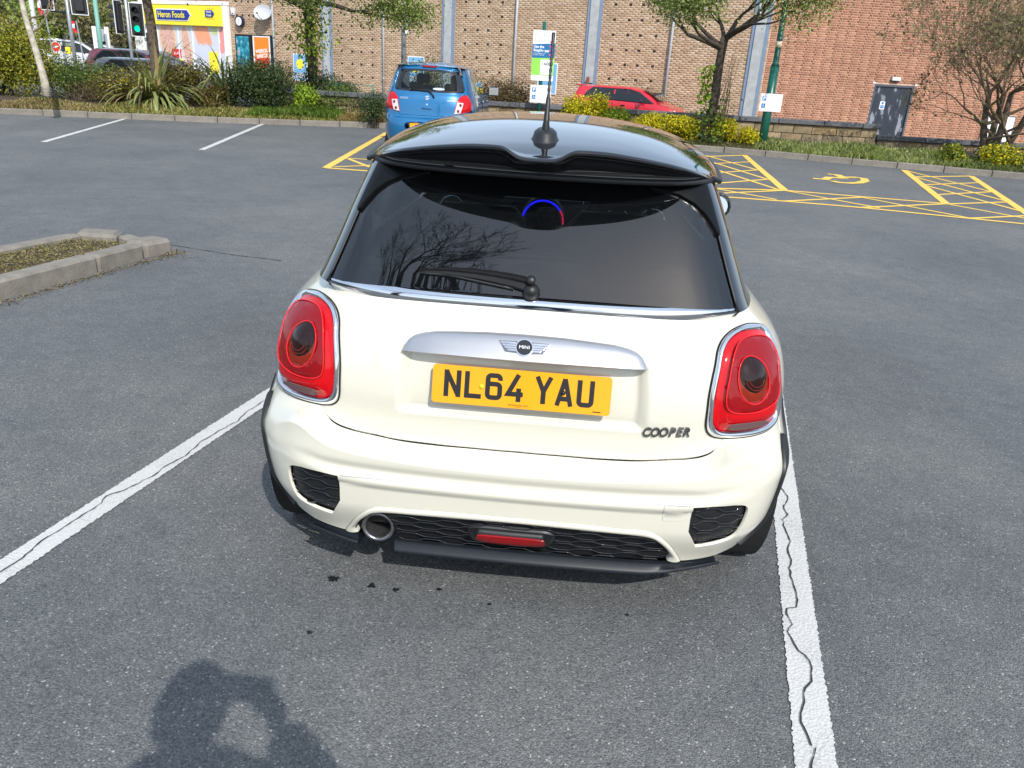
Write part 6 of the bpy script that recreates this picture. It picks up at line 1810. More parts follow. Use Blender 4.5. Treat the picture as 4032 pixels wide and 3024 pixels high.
mb.build("stem",M_bark_dark,o)

# trees
def grow(mb,p,d,L,r_,depth,rs,tips,spread=.55,up=.12,seg=4,minr=.004,tipdepth=2,kids=(2,3),wob=.18,shrink=.72,sides=6,maxz=None,side_shoots=0):
    pts=[p];rr=[r_]
    q=p.copy();dd=d.copy()
    for i in range(seg):
        dd=(dd+Vector((rs.uniform(-wob,wob),rs.uniform(-wob,wob),rs.uniform(-wob,wob)+up*.3))).normalized()
        q=q+dd*(L/seg); pts.append(q.copy()); rr.append(max(minr,r_*(1-.42*(i+1)/seg)))
    mb.tube(pts,rr,max(3,sides),False)
    if depth<=tipdepth:
        for i in range(1,len(pts)): tips.append((pts[i],dd.copy()))
    if depth==0: return
    for k in range(rs.randint(*kids)):
        ax=Vector((rs.uniform(-1,1),rs.uniform(-1,1),rs.uniform(-.6,1))).normalized()
        nd=(dd+ax*spread*rs.uniform(.6,1.4)+Vector((0,0,up))).normalized()
        b=pts[-1] if k<2 else pts[rs.randint(seg//2,seg)]
        grow(mb,b,nd,L*rs.uniform(shrink-.12,shrink+.1),max(minr,rr[-1]*rs.uniform(.68,.9)),depth-1,rs,tips,spread,up,seg,minr,tipdepth,kids,wob,shrink,max(3,sides-1),maxz)
def tree(name,label,base,lean,H,r_,cols,seed,nleaf=5000,leaf=.06,limbs=5,depth=4,L=1.2,spread=.6,up=.15,cloud=.28,bark=None,group=None,trans=.3,blossom=0.0,cat="tree",kids=(2,3),updir=.75,tipdepth=2,minr=.004,zmin=None):
    rs=random.Random(seed); nrs=np.random.RandomState(seed)
    o=empty(name,base,label,cat,0,group)
    bark=bark or M_bark
    mb=MB(); tips=[]
    n=9;pts=[];rr=[]
    for i in range(n+1):
        t=i/n; pts.append(Vector((lean[0]*t+.02*math.sin(t*7+seed),lean[1]*t+.02*math.cos(t*5+seed),H*t))); rr.append(r_*(1.28-.28*min(1,t*6))*(1-.22*t))
    mb.tube(pts,rr,12); mb.build("trunk",bark,o,True)
    lb=MB()
    for k in range(limbs):
        a=2*math.pi*(k+rs.uniform(-.25,.25))/limbs; d=Vector((math.cos(a),math.sin(a),updir+rs.uniform(-.25,.4))).normalized()
        b=pts[-1]+Vector((0,0,-.25*rs.random()))
        grow(lb,b,d,L*rs.uniform(.85,1.2),r_*rs.uniform(.42,.6),depth,rs,tips,spread,up,kids=kids,tipdepth=tipdepth,minr=minr)
    lb.build("limbs",bark,o,True)
    if nleaf:
        T=np.array([[*t[0]] for t in tips]); T=T[T[:,2]>zmin] if zmin is not None else T; nleaf=int(nleaf*2.0); leaf*=.70; idx=nrs.randint(0,len(T),nleaf)
        P=T[idx]+nrs.normal(size=(nleaf,3))*cloud*np.array([1,1,.8])
        V,F=leafcloud(P,np.tile([0,0,.5],(nleaf,1)),leaf,nrs,1.6,.9)
        f=link("crown",np_mesh("crown",V,F,leaf_mat(name+"_leaf",cols,trans=trans)),o); tag(f,kind='stuff')
        if blossom:
            k=int(nleaf*blossom); P=T[nrs.randint(0,len(T),k)]+nrs.normal(size=(k,3))*cloud*.9
            V,F=leafcloud(P,np.tile([0,0,.3],(k,1)),leaf*.9,nrs,1.1,1.0)
            f=link("blossom",np_mesh("blossom",V,F,leaf_mat(name+"_blossom",[(.75,.75,.66),(.82,.82,.78)],trans=.3)),o); tag(f,kind='stuff')
    return o,pts
TREEG=[(0.068,0.115,0.019),(0.121,0.176,0.030),(0.176,0.236,0.041),(0.270,0.311,0.081),(0.351,0.378,0.135)]
# left tree by the shop
tree("street_tree","tree with grey trunk and white blossom standing before the shop sign",(*(-10.102, 17.397, 0.792)[:2],.40),(-.12,.0),2.85,.125,TREEG,41,9000,.07,8,3,1.15,.6,-.02,.26,M_bark,None,.3,.18,updir=.45)
o,pts=tree("street_tree","young tree with bright ivy sprouting up its trunk",(*(-6.658, 18.597, 1.088)[:2],.40),(-.05,0),2.75,.125,TREEG,42,14000,.065,9,3,1.25,.6,.06,.22,M_bark_dark,None,.3,.0,updir=.35)
nrs=np.random.RandomState(3); k=1000; h=nrs.normal(1.9,.42,k); a=nrs.uniform(0,6.28,k); rad=.10+np.abs(nrs.normal(size=k))*.34*np.exp(-((h-1.9)/.55)**2)
P=np.stack([rad*np.cos(a)-.02,rad*np.sin(a),h],1); V,F=leafcloud(P,np.stack([np.cos(a),np.sin(a),a*0+.3],1),.058,nrs,1.5,.6)
f=link("ivy",np_mesh("ivy",V,F,leaf_mat("ivy_leaf",[(.10,.16,.015),(.20,.28,.02),(.30,.38,.03),(.16,.24,.03)],trans=.35)),o); tag(f,kind='stuff')
o,pts=tree("street_tree","young spreading tree with thin basal shoots behind the yellow shrubs",(*(3.189, 17.159, 0.687)[:2],.42),(.10,0),2.30,.115,TREEG,43,15000,.055,8,4,.98,.50,.10,.22,M_bark_dark,None,.3,.05,updir=.55,zmin=2.2)
mb=MB(); rs=random.Random(5)
for k in range(26):
    a=rs.uniform(0,6.28); x,y=.16*math.cos(a)+.16,.12*math.sin(a); h=rs.uniform(.9,2.2); mb.tube([(x,y,0),(x+rs.uniform(-.02,.12),y,h*.5),(x+rs.uniform(.0,.22),y+rs.uniform(-.05,.05),h)],[.008,.006,.003],4,False)
t=mb.build("basal_shoots",M_twig,o); tag(t,kind='stuff')
nrs=np.random.RandomState(9); k=900; h=np.abs(nrs.normal(size=k))*.42; P=np.stack([nrs.normal(size=k)*.17+.10,nrs.normal(size=k)*.14,h+.05],1); V,F=leafcloud(P,np.tile([0,0,.4],(k,1)),.055,nrs); f=link("basal_leaves",np_mesh("basal_leaves",V,F,leaf_mat("basal_leaf",MIDG+LIME[:2])),o); tag(f,kind='stuff')
k=160; h=nrs.uniform(.9,1.7,k); P=np.stack([-.18+nrs.normal(size=k)*.09,nrs.normal(size=k)*.07,h],1); V,F=leafcloud(P,np.tile([0,0,.4],(k,1)),.07,nrs); f=link("side_leaves",np_mesh("side_leaves",V,F,leaf_mat("side_leaf",LIME)),o); tag(f,kind='stuff')
# bare twiggy tree on the right
def bare_tree(name,label,base,seed,stems,H,r_,depth,L,spread,up,nleaf,cols,bark,kids=(2,3),lean=(0,0),shrink=.74,minr=.0035,wob=.2,leafsize=.05,kfan=.8):
    rs=random.Random(seed); nrs=np.random.RandomState(seed); o=empty(name,base,label,"tree"); tb=MB(); lb=MB(); tips=[]
    for k in range(stems):
        a=6.283*k/stems+rs.uniform(-.3,.3); q=Vector((.09*math.cos(a)*(stems>1),.09*math.sin(a)*(stems>1),-.1)); d=Vector((math.cos(a)*.28*(stems>1)+lean[0],math.sin(a)*.28*(stems>1)+lean[1],1)).normalized(); pts=[q];rr=[r_*1.3]
        for i in range(5):
            d=(d+Vector((rs.uniform(-.12,.12),rs.uniform(-.12,.12),.04))).normalized(); q=q+d*(H/5); pts.append(q.copy()); rr.append(r_*(1-.09*i))
        tb.tube(pts,rr,9)
        for i in (2,3,4,5,5,5):
            a2=rs.uniform(0,6.28); dd=Vector((math.cos(a2),math.sin(a2),kfan*rs.uniform(.2,1.2))).normalized()
            grow(lb,pts[i].copy(),dd,L*rs.uniform(.8,1.2),r_*rs.uniform(.30,.5),depth,rs,tips,spread,up,kids=kids,minr=minr,wob=wob,shrink=shrink,tipdepth=1)
    tb.build("trunk",bark,o,True); lb.build("branches",bark if bark is not M_bark else M_twig,o,True)
    if nleaf:
        T=np.array([[*t[0]] for t in tips]); P=T[nrs.randint(0,len(T),nleaf)]+nrs.normal(size=(nleaf,3))*.07; V,F=leafcloud(P,np.tile([0,0,.4],(nleaf,1)),leafsize,nrs); f=link("buds",np_mesh("buds",V,F,leaf_mat(name+"_leaf",cols)),o); tag(f,kind='stuff')
    return o
bare_tree("bare_tree","multi stemmed tree with a dense tangle of bare brown twigs at the right edge",(*(9.622, 17.129, 0.942)[:2],.35),51,4,1.7,.085,5,1.05,.75,.08,5200,[(.12,.12,.04),(.20,.19,.08),(.30,.28,.12)],M_bark,(3,3),(.05,0),.72)
# leaning pale trunk at the left
o=empty("pale_leaning_tree",(-13.110, 17.507, 0.617),"thin pale barked tree trunk leaning left at the front of the bed","tree"); rs=random.Random(8)
B=Vector((-10.904, 14.246, 0.806)); tp=[Vector((-10.907, 14.246, 0.959)),Vector((-10.930, 14.244, 1.225)),Vector((-10.985, 14.241, 1.572)),Vector((-11.042, 14.238, 1.897)),Vector((-11.086, 14.235, 2.125)),Vector((-11.122, 14.233, 2.501))]
o.location=B-Vector((0,0,.1)); tp=[Vector((0,0,0))]+[q-o.location for q in tp]; e=tp[-1]; tp+=[e+Vector((-.35,.1,.9)),e+Vector((-.6,.1,1.9))]
mb=MB(); mb.tube(tp,[.085,.075,.068,.062,.058,.054,.05,.04,.02],10); mb.build("trunk",M_birch,o,True)
lb=MB(); tips=[]
for i in (4,5,6,7,7,8):
    a=rs.uniform(0,6.28); grow(lb,tp[i].copy(),Vector((math.cos(a),math.sin(a),.4)).normalized(),.8,.022,3,rs,tips,.6,.1)
lb.build("branches",M_twig,o,True)
# trees across the road
blab=["hazy green budding tree left of the traffic lights","brownish budding tree behind the red and white flags","tall pale green tree behind the twin signal heads","twiggy tree beside the green lamp post","bushy green tree left of the shop","olive tree behind the house roof","bare pale tree far behind the white lamp post"]
for i,(px,d,H,cols,n,lf) in enumerate(((20,52,5.0,[(0.133,0.152,0.057),(0.228,0.247,0.095),(0.342,0.342,0.152)],1700,.22),(95,58,5.5,[(0.190,0.152,0.095),(0.285,0.228,0.133),(0.380,0.323,0.190)],1500,.2),(172,46,4.2,[(0.152,0.228,0.038),(0.266,0.361,0.076),(0.380,0.475,0.114)],2400,.2),(222,44,4.0,[(0.171,0.152,0.076),(0.247,0.228,0.095),(0.304,0.323,0.114)],1500,.17),(262,48,4.2,[(0.095,0.152,0.038),(0.171,0.228,0.057),(0.247,0.285,0.095)],2400,.2),(48,66,6.0,[(0.133,0.152,0.057),(0.209,0.228,0.076)],1700,.25),(135,70,6,[(0.266,0.228,0.171),(0.380,0.342,0.247)],1500,.22))):
    q={20:(-35.645, 47.982, 1.717),95:(-37.312, 53.896, 1.869),172:(-27.578, 42.435, 1.922),222:(-25.137, 40.572, 1.977),262:(-26.352, 44.509, 2.072),48:(-44.222, 61.512, 1.810),135:(-43.473, 65.561, 2.016)}[px]
    tree("roadside_tree",blab[i],(q[0],q[1],.05),(0,0),H*.42,.16,cols,60+i,n,lf,6,3,H*.30,.65,.12,H*.11,M_bark,"trees across the road",.3,updir=.8,minr=.012)
# far green belt closing the view
def belt():
    rs=np.random.RandomState(4); n=7000; P=np.stack([rs.uniform(-75,6,n),rs.uniform(72,80,n),np.abs(rs.normal(size=n))*2.4+rs.uniform(0,3.5,n)],1)
    P[:,2]*=.6+.4*np.sin(P[:,0]*.35)**2
    V,F=leafcloud(P,np.tile([0,-.6,.4],(n,1)),.85,rs); f=link("far_woodland",np_mesh("far_woodland",V,F,leaf_mat("woodland_leaf",[(.10,.12,.05),(.17,.18,.08),(.24,.23,.13),(.28,.25,.17)]))); tag(f,kind='stuff')
belt()

# grass and weeds along the verge
def grass(name,x0,x1,d0,d1,n,h,cols,seed,dens=None):
    rs=np.random.RandomState(seed); X=rs.uniform(x0,x1,n); D_=d0+(d1-d0)*rs.uniform(0,1,n)**1.3
    if dens: 
        k=rs.uniform(0,1,n)<np.array([dens(x) for x in X]); X=X[k];D_=D_[k]; n=len(X)
    Y=np.array([kern(x) for x in X])+D_; Z=np.array([bedz(x,y) for x,y in zip(X,Y)])-.01
    hh=h*rs.uniform(.4,1.4,n)*(.6+.4*np.sin(X*1.7)**2); a=rs.uniform(0,6.28,n); w=.006+.006*rs.uniform(0,1,n); ln=hh*rs.uniform(.1,.9,n)
    base=np.stack([X,Y,Z],1); sd=np.stack([np.cos(a),np.sin(a),a*0],1); le=np.stack([np.cos(a+1.57),np.sin(a+1.57),a*0],1)
    top=base+le*ln[:,None]+np.array([0,0,1])*hh[:,None]; mid=base+le*(ln*.3)[:,None]+np.array([0,0,1])*(hh*.6)[:,None]
    V=np.stack([base-sd*w[:,None],base+sd*w[:,None],mid+sd*(w*.8)[:,None],top,mid-sd*(w*.8)[:,None]],1).reshape(-1,3)
    F=np.arange(n*5).reshape(n,5)
    f=link(name,np_mesh(name,V,F,leaf_mat(name+"_blade",cols,trans=.3))); tag(f,kind='stuff')
grass("verge_grass",4.2,8.6,.15,1.3,7000,.12,[(.17,.24,.05),(.29,.38,.09),(.42,.48,.16),(.48,.46,.25)],71)
grass("verge_grass",-12.5,-5.0,.15,.95,11000,.09,[(.17,.22,.045),(.31,.33,.08),(.45,.41,.12),(.48,.38,.17)],72)
grass("dry_verge_weeds",-17,-10.6,.12,.8,8000,.10,[(.35,.23,.12),(.48,.35,.20),(.38,.34,.13)],73)
grass("dry_verge_weeds",-5.6,-3.2,.15,.8,3500,.12,[(.32,.20,.08),(.42,.28,.11),(.30,.28,.09)],74)
grass("green_weeds",-7.6,-5.6,.3,1.2,3600,.16,[(.14,.22,.035),(.18,.30,.045),(.28,.40,.07)],75)
grass("verge_weeds",8.4,11.5,.2,1.1,3000,.11,[(.09,.14,.03),(.15,.21,.05),(.24,.26,.08)],76)
grass("verge_weeds",-.5,4.4,.15,.9,3500,.09,[(.09,.12,.03),(.16,.17,.05),(.20,.16,.07)],77)
# moss and dead grass in the island, grit along its foot
rs_=np.random.RandomState(12); n=26000; X=rs_.uniform(-5.1,-3.58,n); Y=rs_.uniform(.6,4.28,n)
lo=-5.2+(Y-.9)*.29+.14; hi=-4.04+(Y-.86)*.19-.16; k=(X>lo)&(X<hi); X=X[k];Y=Y[k]
P=np.stack([X,Y,.090+.014*np.abs(rs_.normal(size=len(X)))*(.4+.6*np.sin(X*9+Y*7)**2)],1); V,F=leafcloud(P,np.tile([0,0,1.6],(len(X),1)),.0085,rs_,2.8,.7)
f=link("moss_and_dead_grass",np_mesh("moss_and_dead_grass",V,F,M_moss)); tag(f,kind='stuff')
n=1500; t=rs_.uniform(0,1,n); X=-3.38-.62*t+np.abs(rs_.normal(size=n))*.05-.005+.0; Y=4.25-3.3*t; 
P=np.stack([X+.02,Y,.004+.004*rs_.uniform(0,1,n)],1); 
n2=420; P2=np.stack([-3.36+np.abs(rs_.normal(size=n2))*.09,4.35+rs_.normal(size=n2)*.10,.005+.01*rs_.uniform(0,1,n2)],1); P=np.concatenate([P,P2])
V,F=leafcloud(P,np.tile([0,0,1.5],(len(P),1)),.011,rs_,1.7,.5); f=link("kerb_foot_grit",np_mesh("kerb_foot_grit",V,F,leaf_mat("grit",[(.08,.06,.035),(.16,.12,.07),(.25,.20,.13),(.10,.09,.03)],.9,.0))); tag(f,kind='stuff')

# ------------------------------------------------------------------ posts, signs and signals
def post(o,h,r_,m,name="post",n=16,r2=None):
    mb=MB(); mb.tube([(0,0,-.1),(0,0,h)],[r_,r2 or r_],n); return mb.build(name,m,o,True)
def parking_notice(o,x,y,z,w,h):
    mb=MB(); mb.bbox((x,y,z),(w,.006,h),.002); s=mb.build("notice",M_sign_white,o)
    mb=MB()
    for x0,x1,z0,z1 in ((-w/2+.012,w/2-.012,h/2-.016,h/2-.012),(-w/2+.012,w/2-.012,-h/2+.012,-h/2+.016),(-w/2+.012,-w/2+.016,-h/2+.016,h/2-.016),(w/2-.016,w/2-.012,-h/2+.016,h/2-.016)): mb.box(x+x0,x+x1,y-.0045,y-.003,z+z0,z+z1)
    mb.build("border",M_grey_print,s)
    for zz in (.095*h/.41,-.075*h/.41):
        mb=MB(); mb.box(x-w/2+.045,x-w/2+.135,y-.0046,y-.003,z+zz-.05,z+zz+.05); mb.build("blue_square",M_sign_blue,s)
    text("letter","P",.10,wallM((x-w/2+.090,y-.0052,z+.095*h/.41-.002),(1,0,0)),M_sign_white,s,bold=.003)
    mb=MB(); cx_,cz=x-w/2+.088,z-.075*h/.41
    for P in ([(-.008,.030),(-.004,.005),(.018,.003),(.024,-.022)],[(.014,.003),(-.006,.003)]):
        v,f=thick(P,.008); mb.add([(cx_+p[0],y-.0052-.0003*len(P),cz+p[1]) for p in v],f)
    v,f=thick(arc(-.002,-.012,.020,150,390,12),.007); mb.add([(cx_+p[0],y-.0058,cz+p[1]) for p in v],f)
    mb.lathe([(.0005,y-.0053),(.007,y-.0053)],(cx_-.008,0,cz+.038),'Y',10); mb.build("wheelchair_mark",M_sign_white,s)
    text("text","Disabled badge\nholders only",.042,wallM((x+.065,y-.0045,z+.120*h/.41),(1,0,0)),M_grey_print,s)
    text("text","24/7\nPay & Display\ntickets or valid\nparking session\nrequired",.034,wallM((x+.065,y-.0045,z-.065*h/.41),(1,0,0)),M_grey_print,s)
    return s
q=(-0.803, 17.831, 0.921)
sgn=empty("parking_sign_post",(q[0],q[1],.42),"green post carrying a tall blue and green parking sign above a white notice","sign",R(3.29))
post(sgn,2.46,.042,M_green_paint)
w,h=.53,1.10; zc=1.72
mb=MB(); mb.bbox((.02,-.055,zc),(w,.006,h),.002); pb=mb.build("pay_sign",M_sign_white,sgn)
X0,X1=.02-w/2,.02+w/2; y_=-.059
def pq(P,m,dy,name): mb=MB(); mb.add([(a,y_-dy,b) for a,b in P],[tuple(range(len(P)))]); return mb.build(name,m,pb)
pq([(X0,zc+.245),(X1,zc+.285),(X1,zc-.035),(X0,zc-.055)],M_sign_navy,.0006,"blue_band")
pq([(X0,zc-.055),(X1,zc-.035),(X1,zc-.43),(X0,zc-.43)],M_sign_green,.0005,"green_band")
pq([(X0+.21,zc-.085),(X1-.035,zc-.075),(X1-.035,zc-.41),(X0+.21,zc-.41)],M_sign_white,.0009,"white_box")
for k in range(5): 
    z0=zc+.33-.095*k; pq([(X1-.15,z0),(X1-.115,z0),(X1-.02,z0-.085),(X1-.055,z0-.085)],M_sign_pink,.0014,"pink_stripe")
text("text","Pay to\npark",.085,wallM((X0+.16,y_-.001,zc+.40),(1,0,0)),M_grey_print,pb)
for s in (-1,1):
    v,f=thick([(s*.085,.085),(s*.105,.085),(s*.105,-.085),(s*.085,-.085)],.009); mb=MB(); mb.add([(X0+.16+p[0],y_-.0008,zc+.40+p[1]) for p in v],f); mb.build("green_bracket",M_sign_green,pb)
text("text","RingGo",.055,wallM((X0+.38,y_-.001,zc+.45),(1,0,0)),M_grey_print,pb)
text("text","Use the\nRingGo app",.078,wallM((X0+.025,y_-.0016,zc+.155),(1,0,0)),M_sign_white,pb,'LEFT',bold=.002)
text("text","or pay by phone call\nIt's quick and easy!",.034,wallM((X0+.025,y_-.0016,zc+.035),(1,0,0)),M_sign_white,pb,'LEFT')
text("text","1600",.105,wallM((X0+.345,y_-.0018,zc-.175),(1,0,0)),M_sign_black,pb,bold=.002)
for k in range(5): pq([(X0+.24,zc-.27-.026*k),(X1-.08-.03*(k%2),zc-.27-.026*k),(X1-.08-.03*(k%2),zc-.276-.026*k),(X0+.24,zc-.276-.026*k)],M_grey_print,.0015,"small_print")
text("text","www.myringgo.co.uk",.034,wallM((.02,y_-.001,zc-.49),(1,0,0)),M_grey_print,pb)
parking_notice(sgn,.01,-.052,.87,.50,.40)
for z in (zc+.35,zc-.35,.95,.80):
    mb=MB(); mb.lathe([(.048,-.012),(.048,.012)],(0,0,z),'Z',14); mb.build("clamp",M_green_paint,sgn)
q=(4.464, 17.032, 0.515)
lc=empty("green_lamp_column",(q[0],q[1],.40),"thick dark green lamp column with a disabled parking notice and a cream band","lamp post",R(3.29))
post(lc,1.78,.098,M_green_paint,"base"); mb=MB(); mb.tube([(0,0,1.78),(0,0,1.86),(0,0,6.2)],[.098,.066,.052],16); mb.build("shaft",M_green_paint,lc,True)
mb=MB(); mb.tube([(0,0,1.88+.30),(0,0,1.88+.42)],.0675,16); mb.build("cream_band",mat("cream_band",(.66,.60,.45),.6),lc,True)
mb=MB(); mb.tube([(0,0,6.2),(0,-.3,6.45),(0,-.7,6.5)],.03,8); mb.bbox((0,-.9,6.5),(.22,.5,.10),.03); mb.build("lantern",M_galv,lc)
parking_notice(lc,.01,-.108,1.02,.50,.38)
q=(-4.759, 20.709, 2.256)
gp=empty("grey_lamp_column",(q[0],q[1],.08),"pale grey lamp column with a small red and white plate against the tan wall","lamp post",R(3.29)); post(gp,6.5,.075,M_galv,"shaft",14,.055)
mb=MB(); mb.bbox((.10,-.08,2.72),(.10,.008,.46),.003); pl_=mb.build("plate",M_sign_white,gp); mb=MB(); mb.box(.052,.148,-.0855,-.083,2.60,2.70); mb.build("red_print",M_sign_red,pl_); text("text","24",.07,wallM((.10,-.0855,2.83),(1,0,0)),M_sign_red,pl_)
nrs=np.random.RandomState(31); k=420; hh=nrs.uniform(.5,1.6,k); a=nrs.uniform(0,6.28,k); P=np.stack([.09*np.cos(a)*(1+nrs.normal(size=k)*.3),.09*np.sin(a),hh],1); V,F=leafcloud(P,np.stack([np.cos(a),np.sin(a),0*a],1),.05,nrs); f=link("ivy",np_mesh("ivy",V,F,leaf_mat("column_ivy",DARKG)),gp); tag(f,kind='stuff')
q=(-5.545, 18.561, 0.763)
rl_=empty("green_rail",(q[0],q[1],.08),"thin teal metal rail behind the shrubs by the tan wall","rail",R(3.29)); mb=MB(); mb.tube([(-.5,0,0),(-.5,0,1.15),(.45,0,1.15),(.45,0,0)],.022,8); mb.build("rail",mat("teal_paint",(.05,.22,.20),.5),rl_,True)

# traffic signals
M_sighead=mat("signal_black",(.014,.016,.019),.5,noise=(8,.2)); M_off=mat("unlit_lens",(.012,.012,.012),.25); M_green_lit=mat("green_light",(.0,.5,.25),.4,emit=((.0,.85,.42),1.3))
def head(o,x,y,z,rz,lit=None,board=True):
    M_=Matrix.Rotation(rz,3,'Z')
    def T(v): q=M_@Vector(v); return (q.x+x,q.y+y,q.z+z)
    mb=MB(); mb.bbox((0,0,0),(.27,.20,.92),.03); mb.v=[T(v) for v in mb.v]; hd_=mb.build("signal_head",M_sighead,o)
    if board:
        mb=MB(); mb.bbox((0,.02,0),(.47,.012,1.10),.004); mb.v=[T(v) for v in mb.v]; mb.build("backing_board",M_sighead,hd_)
        for b in ((-.235,-.215,-.55,.55),(.215,.235,-.55,.55),(-.215,.215,.53,.55),(-.215,.215,-.55,-.53)):
            mb=MB(); mb.box(b[0],b[1],.006,.034,b[2],b[3]); mb.v=[T(v) for v in mb.v]; mb.build("white_edge",M_sign_white,hd_)
    for k,zz in enumerate((.29,0,-.29)):
        mb=MB(); mb.lathe([(.0005,-.118),(.07,-.114),(.10,-.100)],(0,0,zz),'Y',20); mb.v=[T(v) for v in mb.v]; mb.build("lens",M_green_lit if lit==k else M_off,hd_,True)
        V=[];F=[]
        for j in range(15):
            a=R(-20+220*j/14)
            for yy,rr in ((-.10,.108),(-.27,.112)): V.append(T((rr*math.cos(a),yy-(.0 if yy>-.2 else .06*math.sin(a)*0),zz+rr*math.sin(a))))
        for j in range(14): F.append((2*j,2*j+1,2*j+3,2*j+2))
        link("visor",raw_mesh("visor",V,F,M_sighead,True),hd_)
    return hd_
q=(-15.753, 23.082, 1.765); qt=(-15.965, 23.070, 2.802)
ta=empty("traffic_light",(q[0],q[1],.08),"grey signal pole with two black signal heads seen from behind at the left","traffic light",R(3.29)); post(ta,4.6,.057,M_galv,"pole")
hz_=qt[2]-.08
head(ta,-.62,.02,hz_+.50,R(170)); head(ta,.36,.02,hz_+.42,R(205))
mb=MB(); mb.tube([(-.62,.02,hz_-.05),(0,0,hz_-.08),(.36,.02,hz_-.05)],.03,8); mb.build("bracket",M_sighead,ta)
mb=MB(); mb.bbox((-.15,-.04,1.55),(.14,.12,.21),.02); mb.build("push_button_box",M_sign_yellow,ta)
q=(-16.091, 27.069, 2.367)
tb=empty("traffic_light",(q[0],q[1],.08),"grey signal pole with a lit green traffic light in front of the shop","traffic light",R(3.29)); post(tb,4.35,.057,M_galv,"pole")
zc_=(-15.706, 27.091, 2.795)[2]-.08; head(tb,.36,-.05,zc_,R(14),2); head(tb,-.36,.05,zc_+.05,R(-98))
mb=MB(); mb.tube([(-.33,.0,zc_+.48),(0,0,zc_+.50),(.36,0,zc_+.48)],.028,8); mb.tube([(-.33,0,zc_-.40),(0,0,zc_-.40),(.30,0,zc_-.42)],.02,6); mb.build("bracket",M_sighead,tb)
q=(-22.580, 32.706, 1.774)
ne=empty("no_entry_sign",(q[0],q[1],.08),"round red no entry sign with a white bar beyond the hedge","sign",R(3.29)); post(ne,q[2]+.15,.03,M_galv)
mb=MB(); mb.lathe([(.001,-.05),(.19,-.05),(.19,-.045)],(0,0,q[2]-.08),'Y',28); d_=mb.build("disc",M_sign_red,ne); mb=MB(); mb.box(-.135,.135,-.056,-.051,q[2]-.115,q[2]-.045); mb.build("white_bar",M_sign_white,d_); mb=MB(); mb.box(-.15,.15,-.05,-.03,q[2]+.20,q[2]+.255); mb.build("white_plate",M_sign_white,ne)
mb=MB(); mb.lathe([(.191,-.052),(.215,-.052),(.215,-.044)],(0,0,q[2]-.08),'Y',28); mb.build("white_rim",M_sign_white,d_)
q=(-22.076, 30.732, 1.791); wl=empty("white_lamp_column",(q[0],q[1],.08),"tall white lamp column rising behind the pale leaning trunk","lamp post",R(3.29)); post(wl,8,.11,M_white_paint,"shaft",14,.07)
q=(-21.791, 34.755, 1.860); gl_=empty("teal_lamp_column",(q[0],q[1],.08),"slim pale teal lamp column across the road","lamp post",R(3.29)); post(gl_,4.2,.11,mat("pale_teal_paint",(.16,.36,.30),.5),"shaft",12,.09)
q=(-22.865, 36.696, 2.429); bo_=empty("white_notice_board",(q[0],q[1],.08),"white framed board behind the teal lamp column","sign",R(3.29))
for x in (-.30,.30):
    mb=MB(); mb.box(x-.09,x+.09,-.04,.04,0,q[2]+.30); mb.build("leg",M_white_paint,bo_)
mb=MB(); mb.box(-.21,.21,-.03,.03,q[2]-.35,q[2]+.2); mb.build("panel",mat("board_grey",(.35,.38,.40),.5),bo_)
for i,(q,lb_) in enumerate((((-19.788, 27.858, 3.118),"red and white hanging banner near the top left signal head"),((-21.647, 32.760, 2.612),"red and white hanging banner below the twin signal heads"))):
    fl=empty("banner",q,lb_,"banner",R(3.29)); h=(.62,.45)[i]; w=.13
    pts=[(-w-.1*k,0,0) for k in range(1)]
    rowsP=[[(-w/2+.10*t-.1+.03*math.sin(t*6),.03*math.sin(t*9+s),h*(.5-t)) if s==0 else (w/2+.10*t-.1+.03*math.sin(t*6+1),.03*math.sin(t*9+s),h*(.5-t)) for s in (0,1)] for t in np.linspace(0,1,9)]
    surfloft("red_cloth",rowsP[:3]+[],M_sign_red,fl); surfloft("white_cloth",rowsP[2:6],M_sign_white,fl); surfloft("red_cloth",rowsP[5:],M_sign_red,fl)
    mb=MB(); mb.tube([(.22,.05,-q[2]+.08),(.06,.05,h*.55)],.03,6); mb.build("banner_pole",M_galv,fl)

